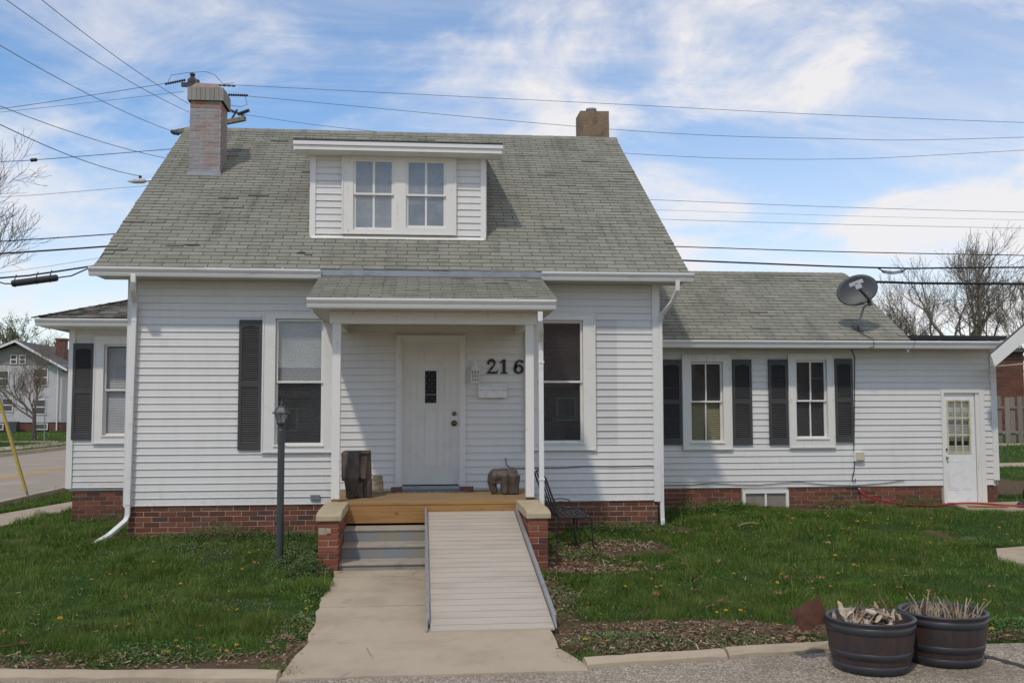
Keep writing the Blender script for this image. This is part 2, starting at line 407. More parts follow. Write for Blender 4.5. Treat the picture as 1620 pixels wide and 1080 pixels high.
M_['fencewood'] = pieces('weathered_fence_board', [(0, (.17, .145, .115)), (.6, (.23, .20, .16)), (1, (.28, .245, .19))], .9, 12, .35, bmp=.3, stretch=(4, 4, .4))
M_['barrel'] = simple('faux_wood_barrel', (.068, .036, .028), .55, scale=9, c2=(.036, .030, .031), stretch=(2.5, 2.5, .3), thr=(.35, .65), bmp=.4, bscale=22)
M_['hoop'] = simple('dark_hoop', (.034, .036, .041), .42)
M_['skin'] = simple('skin', (.50, .32, .24), .55)
M_['cloth_black'] = simple('black_cloth', (.014, .014, .016), .85, bmp=.3, bscale=30)
M_['shoe'] = simple('black_shoe', (.02, .02, .02), .5)
M_['hair'] = simple('brown_hair', (.06, .04, .025), .6)
M_['far_wall'] = simple('far_house_siding', (.52, .50, .48), .7, scale=.6)
M_['far_tan'] = simple('far_house_gable', (.30, .265, .23), .7, scale=.6)
M_['far_brick'] = simple('far_brick', (.15, .062, .045), .85, scale=3, c2=(.10, .04, .03))
M_['far_roof'] = simple('far_roof', (.085, .08, .08), .9, scale=3, c2=(.12, .11, .11))
M_['far_brown'] = pieces('brown_brick', [(0, (.13, .052, .034)), (.6, (.17, .070, .045)), (1, (.10, .05, .04))], .9, 8, .2, bmp=0)
M_['asphalt'] = simple('asphalt_road', (.30, .245, .185), .9, scale=.7, c2=(.37, .305, .23), bmp=.3, bscale=60)
M_['road_line'] = simple('yellow_road_paint', (.50, .30, .05), .8, scale=6, c2=(.36, .25, .10))
M_['mat_fabric'] = simple('patterned_door_mat', (.20, .20, .20), .9, scale=26, c2=(.07, .065, .06), stretch=(1, 3, 1), thr=(.48, .56))
M_['drain_iron'] = simple('rusty_drain_iron', (.12, .05, .03), .8)

def glass_mat(name, refl=.10, tint=(.975, .98, .98), rough=.0, dirt=0.):
    m = bpy.data.materials.new(name); m.use_nodes = True; nt = m.node_tree; nt.nodes.clear()
    tr = N(nt, 'ShaderNodeBsdfTransparent'); tr.inputs[0].default_value = (*tint, 1)
    gl = N(nt, 'ShaderNodeBsdfGlossy'); gl.inputs['Roughness'].default_value = rough; gl.inputs[0].default_value = (1, 1, 1, 1)
    ge = N(nt, 'ShaderNodeNewGeometry'); dt = N(nt, 'ShaderNodeVectorMath', operation='DOT_PRODUCT'); LK(nt, ge.outputs['Incoming'], dt.inputs[0]); LK(nt, ge.outputs['Normal'], dt.inputs[1])
    ab = N(nt, 'ShaderNodeMath', operation='ABSOLUTE'); LK(nt, dt.outputs['Value'], ab.inputs[0])
    om = N(nt, 'ShaderNodeMath', operation='SUBTRACT', use_clamp=True); om.inputs[0].default_value = 1; LK(nt, ab.outputs[0], om.inputs[1])
    pw = N(nt, 'ShaderNodeMath', operation='POWER'); LK(nt, om.outputs[0], pw.inputs[0]); pw.inputs[1].default_value = 5
    ad = N(nt, 'ShaderNodeMath', operation='MULTIPLY_ADD', use_clamp=True); LK(nt, pw.outputs[0], ad.inputs[0]); ad.inputs[1].default_value = .9; ad.inputs[2].default_value = refl
    mx = N(nt, 'ShaderNodeMixShader'); LK(nt, ad.outputs[0], mx.inputs[0]); LK(nt, tr.outputs[0], mx.inputs[1]); LK(nt, gl.outputs[0], mx.inputs[2])
    last = mx.outputs[0]
    if dirt:
        df = N(nt, 'ShaderNodeBsdfDiffuse'); df.inputs[0].default_value = (.45, .45, .44, 1)
        f = mapr(nt, noise(nt, 3.5, 6, .6), .3, .8, dirt*.4, dirt*1.3)
        m2 = N(nt, 'ShaderNodeMixShader'); LK(nt, f, m2.inputs[0]); LK(nt, last, m2.inputs[1]); LK(nt, df.outputs[0], m2.inputs[2]); last = m2.outputs[0]
    out = N(nt, 'ShaderNodeOutputMaterial'); LK(nt, last, out.inputs[0]); return m
M_['glass'] = glass_mat('window_glass', .045, dirt=.02)
M_['glass_dusty'] = glass_mat('dusty_glass', .08, dirt=.35)
M_['glass_lamp'] = glass_mat('frosted_lamp_glass', .08, (.9, .9, .85), .25, dirt=.5)

def driveway_mat():
    m, nt, bs = mat_base('exposed_aggregate_asphalt')
    g = N(nt, 'ShaderNodeNewGeometry')
    vo = N(nt, 'ShaderNodeTexVoronoi'); vo.inputs['Scale'].default_value = 85; LK(nt, g.outputs['Position'], vo.inputs['Vector'])
    sp = N(nt, 'ShaderNodeSeparateColor'); LK(nt, vo.outputs['Color'], sp.inputs[0])
    c = ramp(nt, sp.outputs[0], [(0, (.13, .105, .074)), (.35, (.24, .196, .142)), (.7, (.335, .28, .205)), (1, (.56, .49, .39))])
    d = mapr(nt, noise(nt, .8, 5, .6), .45, .7, 0, .55)
    c = mixc(nt, d, c, (.14, .113, .08))
    LK(nt, c, bs.inputs['Base Color']); bs.inputs['Roughness'].default_value = .9
    iv = N(nt, 'ShaderNodeMath', operation='SUBTRACT'); iv.inputs[0].default_value = 1; LK(nt, vo.outputs['Distance'], iv.inputs[1])
    bump(nt, bs, iv.outputs[0], .6, .006); return m
M_['driveway'] = driveway_mat()
def ground_mat():
    m, nt, bs = mat_base('lawn_soil')
    at = N(nt, 'ShaderNodeAttribute', attribute_name='bare')
    n1 = noise(nt, 9, 6, .65); n2 = noise(nt, 60, 4, .7)
    soil = ramp(nt, n2, [(.3, (.060, .040, .025)), (.55, (.13, .088, .054)), (.75, (.25, .18, .115))])
    grass = ramp(nt, n1, [(.3, (.020, .045, .010)), (.6, (.035, .070, .016)), (.8, (.055, .085, .025))])
    f = N(nt, 'ShaderNodeMath', operation='ADD'); LK(nt, at.outputs['Fac'], f.inputs[0])
    q = mapr(nt, n1, .3, .7, -.3, .3); LK(nt, q, f.inputs[1])
    c = mixc(nt, mapr(nt, f.outputs[0], .25, .65), grass, soil)
    LK(nt, c, bs.inputs['Base Color']); bs.inputs['Roughness'].default_value = .95; bs.inputs['Specular IOR Level'].default_value = .1
    bump(nt, bs, n2, .8, .02); return m
M_['ground'] = ground_mat()
def grass_mat():
    m, nt, bs = mat_base('grass_blade')
    c = ramp(nt, rand_piece(nt), [(0, (.045, .100, .013)), (.4, (.086, .170, .024)), (.72, (.138, .232, .038)), (.91, (.23, .29, .075)), (1, (.50, .40, .20))])
    d = mapr(nt, noise(nt, 1.6, 4, .6), .42, .70, 0, .75)
    c = mixc(nt, d, c, (.150, .185, .045), 'MIX')
    bs.inputs['Roughness'].default_value = .6; bs.inputs['Specular IOR Level'].default_value = .12
    LK(nt, c, bs.inputs['Base Color'])
    tl = N(nt, 'ShaderNodeBsdfTranslucent'); LK(nt, c, tl.inputs[0])
    mx = N(nt, 'ShaderNodeMixShader'); mx.inputs[0].default_value = .35
    LK(nt, bs.outputs[0], mx.inputs[1]); LK(nt, tl.outputs[0], mx.inputs[2])
    LK(nt, mx.outputs[0], nt.nodes['Material Output'].inputs[0]); return m
M_['grass'] = grass_mat()
# ------------------------------------------------------------------ the ground and paved surfaces
def kerb_y_left(x): return -6.56 - .12*x
def kerb_y_right(x): return -6.80 + (x-5.28)*.149
def bare(x, y):
    x = np.asarray(x, float); y = np.asarray(y, float)
    n = fnoise(x, y, 1.3, 5); n2 = fnoise(x, y, 3.1, 8)
    b = np.zeros_like(n)
    def zone(x0, x1, y0, y1, amt, soft=.35):
        w = sstep(x0-soft, x0+soft, x)*sstep(x1+soft, x1-soft, x)*sstep(y0-soft, y0+soft, y)*sstep(y1+soft, y1-soft, y)
        return w*amt
    for z in ((5.3, 6.2, -3.3, -1.1, 1.02), (5.2, 7.7, -6.7, -5.4, .86), (5.1, 5.6, -5.6, -3, .8), (6.2, 7.3, -2.2, -1.2, .92), (5.6, 6.8, -3.4, -2.6, .8), (7.6, 9.6, -6.5, -6.0, .8),
              (-1, 3.1, -6.9, -6.0, .42), (-.5, 3.0, -.45, .1, .75), (5.7, 8, -.35, .1, .8), (9.9, 13.2, .9, 1.7, .9),
              (13.6, 17.5, 3.2, 7.5, 1.0), (-2.2, .2, 1.8, 2.7, .7), (2.8, 3.3, -6.9, -4.6, .55)):
        b = np.maximum(b, zone(*z))
    v = b*1.15 + (n-.5)*1.5 + (n2-.5)*.6 - .40 + .38*sstep(.60, .78, fnoise(x, y, .8, 44, 3))
    return np.clip(sstep(.0, .45, v), 0, 1)
def make_ground():
    def axis(lo, hi, dense0, dense1, st):
        a = list(np.arange(dense0, dense1+1e-6, st)); s = st; v = dense0
        L = []
        while v > lo: s *= 1.35; v -= s; L.append(v)
        s = st; v = dense1; R = []
        while v < hi: s *= 1.35; v += s; R.append(v)
        return np.array(L[::-1] + a + R)
    xs = axis(-700, 700, -4, 16, .16); ys = axis(-300, 1500, -8.5, 6, .16)
    X, Y = np.meshgrid(xs, ys); Z = gz(X, Y) + (fnoise(X, Y, 1.1, 2)-.5)*.03*((np.abs(X-5) < 16) & (np.abs(Y) < 14))
    nx, ny = len(xs), len(ys); I = np.arange(nx*ny).reshape(ny, nx)
    F = np.stack([I[:-1, :-1], I[:-1, 1:], I[1:, 1:], I[1:, :-1]], -1).reshape(-1, 4)
    V = np.stack([X, Y, Z], -1).reshape(-1, 3)
    g = np_mesh('ground', V, F, M_['ground'], attr={'bare': bare(X, Y).ravel()})
    g.data.polygons.foreach_set('use_smooth', [True]*len(g.data.polygons))
    structure(g)
make_ground()
def sheet(name, poly, dz, mat, parent=None, st=.5, thick=.12, zfun=None, wob=0., seed=0):
    """slab whose top follows the ground; poly = list of (x, y) counter-clockwise quads edges"""
    bm = bmesh.new()
    pts = []
    for i in range(len(poly)):
        a = Vector(poly[i]); b = Vector(poly[(i+1) % len(poly)]); k = max(1, int((b-a).length/st))
        for j in range(k): pts.append(a.lerp(b, j/k))
    r = random.Random(seed)
    if wob:
        pts = [Vector((p.x + r.uniform(-wob, wob), p.y + r.uniform(-wob, wob))) for p in pts]
    zf = zfun or (lambda x, y: float(gz(x, y)))
    vs_ = [bm.verts.new((p.x, p.y, zf(p.x, p.y) + dz)) for p in pts]
    f = bm.faces.new(vs_)
    bmesh.ops.triangulate(bm, faces=[f])
    ex = bmesh.ops.extrude_face_region(bm, geom=bm.faces[:])
    bmesh.ops.translate(bm, verts=[v for v in ex['geom'] if isinstance(v, bmesh.types.BMVert)], vec=(0, 0, -thick))
    bmesh.ops.recalc_face_normals(bm, faces=bm.faces)
    me = bpy.data.meshes.new(name); bm.to_mesh(me); bm.free(); me.materials.append(mat)
    o = bpy.data.objects.new(name, me); COL.objects.link(o)
    if parent is not None: attach(o, parent)
    return o
# front walk: four cast slabs
walk = bpy.data.objects.new('front_walk', None); COL.objects.link(walk); structure(walk)
cuts = [-2.95, -3.32, -4.72, -6.97]
for i in range(3):
    y1, y0 = cuts[i]-.008, cuts[i+1]+.008
    left = [(3.13 + .012*math.sin(y*9.1) + .012*math.sin(y*3.1) - .07*max(0., min(1., (-6.3-y)/.5)), y) for y in np.linspace(y1, y0, 15)]
    right = [(5.19 + .012*math.sin(y*8.3+1) + .015*math.sin(y*2.3) + .10*max(0., min(1., (-6.3-y)/.5)), y) for y in np.linspace(y0, y1, 15)]
    sheet('slab', left + right, .035, M_['concrete'], walk, st=.12, wob=.012, seed=i)
structure(sheet('driveway', [(-30, kerb_y_left(-30)+.03), (3.05, kerb_y_left(3.05)+.03), (3.1, -6.95), (5.25, -6.95), (5.3, kerb_y_right(5.3)+.03), (7.4, kerb_y_right(7.4)+.03), (9.0, -6.45), (30, -6.3), (30, -40), (-30, -40)], 0, M_['driveway'], st=2, zfun=lambda x, y: -.178))
structure(sheet('road', [(-3.9, -60), (-4.25, 8), (-3.6, 90), (-12.2, 90), (-12.35, 30), (-12.0, -60)], 0, M_['asphalt'], st=6, zfun=lambda x, y: -.10))
for dx in (-.14, .14):
    structure(sheet('centre_line', [(-7.2+dx-.06, -60), (-7.0+dx-.06, 90), (-7.0+dx+.06, 90), (-7.2+dx+.06, -60)][::-1], 0, M_['road_line'], st=12, thick=.003, zfun=lambda x, y: -.096))
for nm, a, b in (('kerb', (-4.2, -60), (-3.55, 90)), ('kerb', (-12.0, -60), (-12.15, 90))):
    k = MB(); d = (Vector(b)-Vector(a)); L = d.length; d.normalize(); nrm = Vector((d.y, -d.x))*.09
    if a[0] < -10: nrm = -nrm
    for i in range(24):
        p = Vector(a) + d*(L*i/24); q = Vector(a) + d*(L*(i+1)/24 - .015)
        k.prism([(p.x, p.y, -.2), (q.x, q.y, -.2), (q.x+nrm.x*2, q.y+nrm.y*2, -.2), (p.x+nrm.x*2, p.y+nrm.y*2, -.2)], (0, 0, .225 if a[0] > -10 else .25))
    structure(k.build(nm, M_['concrete']))
structure(sheet('pavement', [(-3.35, -60), (-3.3, 3.6), (-2.6, 7), (-1.0, 90), (.3, 90), (-2.1, 5.6), (-2.45, 2.0), (-2.3, -60)], .012, M_['concrete'], st=4, thick=.1))
structure(sheet('pavement', [(-15.6, -60), (-15.9, 90), (-14.2, 90), (-14.0, -60)][::-1], .03, M_['concrete'], st=6, thick=.1))
structure(sheet('path', [(-15.6, 42.5), (-30, 46), (-30, 47.3), (-15.6, 44)], .03, M_['concrete'], st=3, thick=.1))
structure(sheet('path', [(10.95, -3.0), (11.3, -3.55), (12.6, -3.8), (16, -4), (16, -1.9), (12.6, -2.1), (11.35, -2.35)], .03, M_['concrete'], st=.4, wob=.02))
structure(sheet('path', [(12.75, .75), (13.3, .45), (17, .3), (17, 1.9), (12.9, 1.5)], .035, M_['concrete'], st=.4, wob=.02))
structure(sheet('pavement', [(16, 19.3), (45, 19.3), (45, 20.9), (16, 20.9)], .03, M_['concrete'], st=4))
structure(sheet('path', [(15, 10.4), (45, 10.4), (45, 11.5), (15, 11.5)], .03, M_['concrete'], st=4))
dr = MB().box(-12.3, -11.65, 35.2, 36.4, -.10, -.085); structure(dr.build('storm_drain', M_['drain_iron']))

# edging kerbs of the lawn
def edging(a, b, seed):
    r = random.Random(seed); mb = MB(); a = Vector(a); b = Vector(b); n = max(2, int((b-a).length/.18)); rings = []
    d = (b-a).normalized(); nx = Vector((-d.y, d.x))
    prof = [(-.075, -.06), (-.075, .03), (-.05, .058), (0, .068), (.05, .058), (.075, .03), (.075, -.06)]
    V = []; F = []
    for i in range(n+1):
        p = a.lerp(b, i/n)
        for (o, h) in prof:
            j = r.uniform(-.006, .006); V.append((p.x + nx.x*o + j, p.y + nx.y*o + j, -.18 + h + r.uniform(-.006, .006)))
    k = len(prof)
    for i in range(n):
        for j in range(k-1): F.append((i*k+j, (i+1)*k+j, (i+1)*k+j+1, i*k+j+1))
    F += [tuple(range(k)), tuple(range(n*k, n*k+k))[::-1]]
    mb.add(V, F); o = mb.build('kerb', M_['concrete'], smooth=False); structure(o)
edging((-6, kerb_y_left(-6)), (-.4, kerb_y_left(-.4)), 1)
edging((-.385, kerb_y_left(-.385)), (3.05, kerb_y_left(3.05)), 2)
edging((5.30, kerb_y_right(5.30)), (6.42, kerb_y_right(6.42)-.015), 3)
edging((6.445, kerb_y_right(6.445)+.01), (7.5, kerb_y_right(7.5)), 4)
# the long dark crack sealed with tar at the right of the driveway
crk = MB(); r = random.Random(5); pts = [(8.35 + i*.03 + r.uniform(-.02, .02), -6.62 - i*.07 + r.uniform(-.02, .02)) for i in range(14)]
for i in range(13):
    (ax, ay), (bx, by) = pts[i], pts[i+1]; w = .018 + r.random()*.02
    crk.add([(ax-w, ay-w, -.1745), (ax+w, ay+w, -.1745), (bx+w, by+w, -.1745), (bx-w, by-w, -.1745)], [(0, 1, 2, 3)])
structure(crk.build('driveway_crack', M_['black_rubber']))
def walk_crack(pts, w, seed):
    r = random.Random(seed); m = MB(); Q = []
    for i in range(len(pts)-1):
        for k in range(5): q = k/5; Q.append((pts[i][0] + (pts[i+1][0]-pts[i][0])*q + r.uniform(-.008, .008), pts[i][1] + (pts[i+1][1]-pts[i][1])*q + r.uniform(-.008, .008)))
    for (ax, ay), (bx, by) in zip(Q[:-1], Q[1:]):
        d = Vector((bx-ax, by-ay)).normalized(); n = Vector((-d.y, d.x))*w*r.uniform(.5, 1.2); z0, z1 = float(gz(ax, ay))+.0375, float(gz(bx, by))+.0375
        m.add([(ax-n.x, ay-n.y, z0), (ax+n.x, ay+n.y, z0), (bx+n.x, by+n.y, z1), (bx-n.x, by-n.y, z1)], [(0, 1, 2, 3)])
    o = m.build('crack', M_['dark'], walk)
walk_crack([(3.98, -3.30), (4.02, -3.15), (4.10, -2.97)], .003, 1)
walk_crack([(3.15, -3.15), (3.2, -3.05), (3.24, -2.97)], .004, 2)
walk_crack([(3.5, -6.95), (3.7, -6.5), (3.62, -6.1)], .002, 3)
# ------------------------------------------------------------------ the house
house = thing('house', 'white sided house with grey shingle roof, dormer, front porch and low right wing', 'house', (3.8, 0, 0))
SID = .1016
def boards(part, x0, x1, z0, z1, y, openings, name='siding_board', jit=1):
    """clapboard courses on a wall facing -y; openings = (xa, xb, za, zb) cut out"""
    z = z0; r = random.Random(int(x0*100)+int(z0*10)); cache = {}
    while z < z1-.02:
        h = min(SID, z1-z); segs = [(x0, x1, z, h)]
        for (xa, xb, za, zb) in openings:
            if z + h > za and z < zb:
                new = []
                for a, b, q, hh in segs:
                    if xb <= a or xa >= b: new.append((a, b, q, hh)); continue
                    if xa > a + .02: new.append((a, xa, q, hh))
                    if xb < b - .02: new.append((xb, b, q, hh))
                    if z + h > zb + .015: new.append((max(a, xa), min(b, xb), zb, z + h - zb))
                    if z < za - .015: new.append((max(a, xa), min(b, xb), z, za - z))
                segs = new
        seams = []
        for a, b, zq, hq in segs:
            while b - a > 3.4:
                q = a + r.uniform(1.6, 2.9); seams.append((a, q - .0015, zq, hq)); a = q
            seams.append((a, b, zq, hq))
        for a, b, zq, hq in seams:
            key = (round(b-a, 3), round(hq, 3))
            if key not in cache:
                w = b-a; m = MB(); t = hq + .012
                prof = [(-.019, 0), (-.019, .004), (-.0145, .012), (-.002, hq+.002), (.004, t), (.012, t), (.012, .0), ]
                m.prism([(0, p, q) for p, q in prof][::-1], (w, 0, 0))
                me = bpy.data.meshes.new(name); me.from_pydata(m.v, [], m.f); me.update(); me.materials.append(M_['siding']); cache[key] = me
            inst(cache[key], name, part, Matrix.Translation((a, y + r.uniform(-.002, .002)*jit, zq)) @ Matrix.Rotation(r.uniform(-.0011, .0011), 4, 'Y'))
        z += SID
def wall_shell(name, x0, x1, y0, y1, z0, z1, front=True):
    """hollow wall volume behind the boards, open at the front face where boards and windows stand"""
    m = MB(); t = .06
    m.box(x0+.02, x0+t, y0+.02, y1, z0, z1); m.box(x1-t, x1-.02, y0+.02, y1, z0, z1)
    m.box(x0+t, x1-t, y1-t, y1, z0, z1); m.box(x0+t, x1-t, y0+.02, y1-t, z0, z0+.05); m.box(x0+t, x1-t, y0+.02, y1-t, z1-.05, z1)
    return m
MW = 7.6
SILL = .415; WTOP = 3.60
main_wall = wall_shell('wall', 0, MW, 0, 9.5, SILL-.05, 3.62)
# gable triangles above the side walls
for xx in (.02, MW-.06):
    main_wall.prism([(xx, .02, 3.62), (xx, 9.5, 3.62), (xx, 4.76, 6.95)], (.04, 0, 0))
main_wall.box(.1, MW-.1, 1.6, 1.65, SILL, 3.56)          # room partition seen through the windows
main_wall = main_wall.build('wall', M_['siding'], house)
W1 = dict(t=(1.862, 2.880, 1.152, 3.135), g=(2.067, 2.674, 1.278, 3.010), mid=2.140)
W2 = dict(t=(5.620, 6.636, 1.160, 3.142), g=(5.825, 6.430, 1.290, 3.015), mid=2.145)
DOOR = (3.748, 4.728, .60, 2.809)
def cut(t, m=.06): return (t[0]+m, t[1]-m, t[2]+m, t[3]-m)
boards(main_wall, .09, MW-.09, SILL, WTOP, 0, [cut(W1['t']), cut(W2['t']), (DOOR[0]+.04, DOOR[1]-.04, 0, DOOR[3]-.035)])
for x0 in (-.005, MW-.095):
    c = MB().box(x0, x0+.10, -.034, .02, SILL-.02, WTOP).build('corner_board', M_['trim'], house, bevel=.004)
MB().box(-.02, -.006, -.030, 9.5, SILL, WTOP).box(MW+.006, MW+.02, -.030, 9.5, SILL, WTOP).build('side_siding', M_['siding'], house)

def window(x0, x1, z0, z1, g, mid, y, parent=house, muntin=False, blind='blind', lower='blind', trim='trim', glass='glass', depth=.09, pitch=.028, tilt=55, tilt_lo=None, lo_frac=1.):
    """double-hung window: casing, two sashes, panes and blinds"""
    gx0, gx1, gz0, gz1 = g
    f = MB()
    wl_, wr = gx0-.035-x0, x1-(gx1+.035)
    f.box(x0, x0+wl_, y-.045, y+.02, z0, z1); f.box(x1-wr, x1, y-.045, y+.02, z0, z1)
    f.box(x0+wl_, x1-wr, y-.045, y+.02, gz1+.035, z1); f.box(x0+wl_, x1-wr, y-.045, y+.02, z0, gz0-.035)
    # raised outer bead of the casing
    f.frame(x0-.012, x1+.012, z0-.012, z1+.012, .022, y-.056, y-.0455)
    # jamb returns
    f.box(gx0-.035, gx0-.030, y+.02, y+depth, gz0-.035, gz1+.035); f.box(gx1+.030, gx1+.035, y+.02, y+depth, gz0-.035, gz1+.035)
    f.box(gx0-.030, gx1+.030, y+.02, y+depth, gz1+.030, gz1+.035); f.box(gx0-.030, gx1+.030, y+.02, y+depth, gz0-.035, gz0-.030)
    w = f.build('window', M_[trim], parent)
    MB().prism([(gx0-.05, y-.062, gz0-.052), (gx0-.05, y-.02, gz0-.052), (gx0-.05, y-.02, gz0-.026), (gx0-.05, y-.062, gz0-.034)][::-1], (gx1-gx0+.10, 0, 0)).build('sill', M_[trim], w)
    up_, lo_ = MB(), MB()
    up_.frame(gx0-.030, gx1+.030, mid-.012, gz1+.030, .030, y+.004, y+.030, wb=.028)
    lo_.frame(gx0-.030, gx1+.030, gz0-.030, mid+.016, .030, y+.034, y+.060, wb=.03, wt=.03)
    if muntin:
        xm = (gx0+gx1)/2
        up_.box(xm-.011, xm+.011, y+.008, y+.028, mid+.016, gz1); lo_.box(xm-.011, xm+.011, y+.038, y+.058, gz0, mid-.014)
    up_.build('sash', M_[trim], w); lo_.build('sash', M_[trim], w)
    for (a, b, yy, za, zb) in ((gx0, gx1, y+.019, mid+.016, gz1), (gx0, gx1, y+.049, gz0, mid-.014)):
        halves = [(a, (a+b)/2-.011), ((a+b)/2+.011, b)] if muntin else [(a, b)]
        for (c, d) in halves:
            MB().box(c, d, yy, yy+.003, za, zb).build('pane', M_[glass], w)
    bm_ = {}
    z = gz1 - .03; lim = gz0 + (1-lo_frac)*(gz1-gz0)
    hw = .0125
    while z > lim:
        key = blind if z > mid else lower; ta = math.radians(tilt if z > mid else (tilt if tilt_lo is None else tilt_lo)); ca, sa = math.cos(ta), -math.sin(ta)
        if key:
            bm_.setdefault(key, MB()).obox(((gx0+gx1)/2, y+.082, z), ((gx1-gx0)/2+.02, 0, 0), (0, hw*ca, hw*sa), (0, -.0006*sa, .0006*ca))
        z -= pitch
    for key, b in bm_.items():
        o = b.build('blind', M_[key], w); o['kind'] = 'stuff'
    return w
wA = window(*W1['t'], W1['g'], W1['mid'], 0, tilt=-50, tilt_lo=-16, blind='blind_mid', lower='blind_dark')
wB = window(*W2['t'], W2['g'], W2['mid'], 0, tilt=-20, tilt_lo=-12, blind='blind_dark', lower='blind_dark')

def shutter(x0, x1, z0, z1, y, label=None):
    m = MB(); w = .045; zm = z0 + (z1-z0)*.50
    m.frame(x0, x1, z0, z1, w, y-.045, y-.012, wb=.10, wt=.09)
    m.box(x0+w, x1-w, y-.045, y-.012, zm-.035, zm+.035)
    m.box(x0+w, x1-w, y-.018, y-.012, z0+.1, z1-.09)
    # arched inner top
    for i in range(9):
        a = (i+.5)/9*2-1; h = .022*(a*a); xx = x0+w + (x1-x0-2*w)*i/9
        m.box(xx, xx + (x1-x0-2*w)/9, y-.0445, y-.019, z1-.09-h, z1-.0895)
    for (a, b) in ((z0+.1, zm-.035), (zm+.035, z1-.09)):
        n = int((b-a)/.031)
        for i in range(n):
            z = a + (i+.5)*(b-a)/n
            m.obox(((x0+x1)/2, y-.029, z), ((x1-x0)/2-w, 0, 0), (0, .011, .013), (0, -.0022, .0018))
    return m.build('shutter', M_['shutter'], house)
shutter(1.525, 1.845, 1.185, 3.024, 0)

# front door
def front_door():
    x0, x1, z0, z1 = 3.832, 4.646, .672, 2.727; y = .02
    tr = MB(); X0, X1, Z1 = 3.748, 4.728, 2.809
    tr.box(X0, X0+.062, -.04, .03, .60, Z1); tr.box(X1-.062, X1, -.04, .03, .60, Z1); tr.box(X0+.062, X1-.062, -.04, .03, Z1-.062, Z1)
    tr.box(X0-.008, X0+.014, -.052, -.0405, .60, Z1+.008); tr.box(X1-.014, X1+.008, -.052, -.0405, .60, Z1+.008); tr.box(X0+.014, X1-.014, -.052, -.0405, Z1-.014, Z1+.008)
    tr.box(3.8105, 3.836, .0, .06, .655, 2.7465); tr.box(4.642, 4.6655, .0, .06, .655, 2.7465); tr.box(3.836, 4.642, .0, .06, 2.722, 2.7465)
    tr.build('door_frame', M_['trim'], house)
    MB().box(X0+.062, X1-.062, -.06, .05, .60, .655).build('door_sill', M_['alu'], house)
    d = MB(); d.box(x0, x1, y, y+.045, z0, z1)
    w = x1-x0; cx = (x0+x1)/2
    def panel(a, b, c, e):
        d.frame(a, b, c, e, .014, y-.005, y-.0005); d.box(a+.030, b-.030, y-.004, y-.0005, c+.030, e-.030)
    cols = [(x0+.105, x0+.225), (x1-.225, x1-.105)]; mid = (cx-.105, cx+.105)
    for c in cols:
        panel(c[0], c[1], z0+.235, z0+1.10); panel(c[0], c[1], z0+1.16, z0+1.68)
        # eyebrow top panels
        d.frame(c[0], c[1], z0+1.745, z0+1.89, .014, y-.005, y-.0005)
        d.obox(((c[0]+c[1])/2, y-.003, z0+1.865), (.05, 0, .012 if c[0] < cx else -.012), (0, .003, 0), (0, 0, .008))
    panel(*mid, z0+.235, z0+1.10); panel(*mid, z0+1.74, z0+1.91)
    d.frame(cx-.105, cx+.105, z0+1.145, z0+1.655, .022, y-.012, y-.0003)
    door = d.build('door', M_['door'], house, bevel=.002)
    MB().box(cx-.083, cx+.083, y-.006, y-.001, z0+1.167, z0+1.633).build('pane', M_['dark'], door)
    ld = MB(); r = random.Random(2)
    for i in range(4):
        for j in range(9):
            if (i + j) % 2: ld.box(cx-.06+i*.04-.004, cx-.06+i*.04+.004, y-.010, y-.0065, z0+1.19+j*.052-.004, z0+1.19+j*.052+.004)
    ld.box(cx-.083, cx+.083, y-.009, y-.0065, z0+1.285, z0+1.292)
    ld.build('leaded_glass_detail', M_['lnb'], door)
    def knob(z, r):
        k = MB(); n = 20; prof = [(.001, 0), (r*1.25, 0), (r*1.25, -.008), (r*.55, -.014), (r*.5, -.03), (r*.95, -.04), (r, -.052), (r*.75, -.066), (.001, -.07)]
        V = []; F = []
        for rr, yy in prof:
            for j in range(n): a = 2*math.pi*j/n; V.append((x1-.068 + rr*math.cos(a), y + yy, z + rr*math.sin(a)))
        for i in range(len(prof)-1):
            for j in range(n): F.append((i*n+j, i*n+(j+1) % n, (i+1)*n+(j+1) % n, (i+1)*n+j))
        k.add(V, F); k.build('door_knob', M_['brass'], door, smooth=True)
    knob(z0+.875, .034)
    dk = MB(); n = 20; V = [(x1-.066, y-.022, z0+1.015)]; F = []
    for rr, yy in ((.032, 0), (.032, -.014), (.018, -.018), (.018, -.022)):
        for j in range(n): a = 2*math.pi*j/n; V.append((x1-.066+rr*math.cos(a), y+yy, z0+1.015+rr*math.sin(a)))
    for i in range(3):
        for j in range(n): F.append((1+i*n+j, 1+i*n+(j+1) % n, 1+(i+1)*n+(j+1) % n, 1+(i+1)*n+j))
    F += [(0, 1+3*n+j, 1+3*n+(j+1) % n) for j in range(n)]
    dk.add(V, F).build('deadbolt', M_['brass'], door)
front_door()

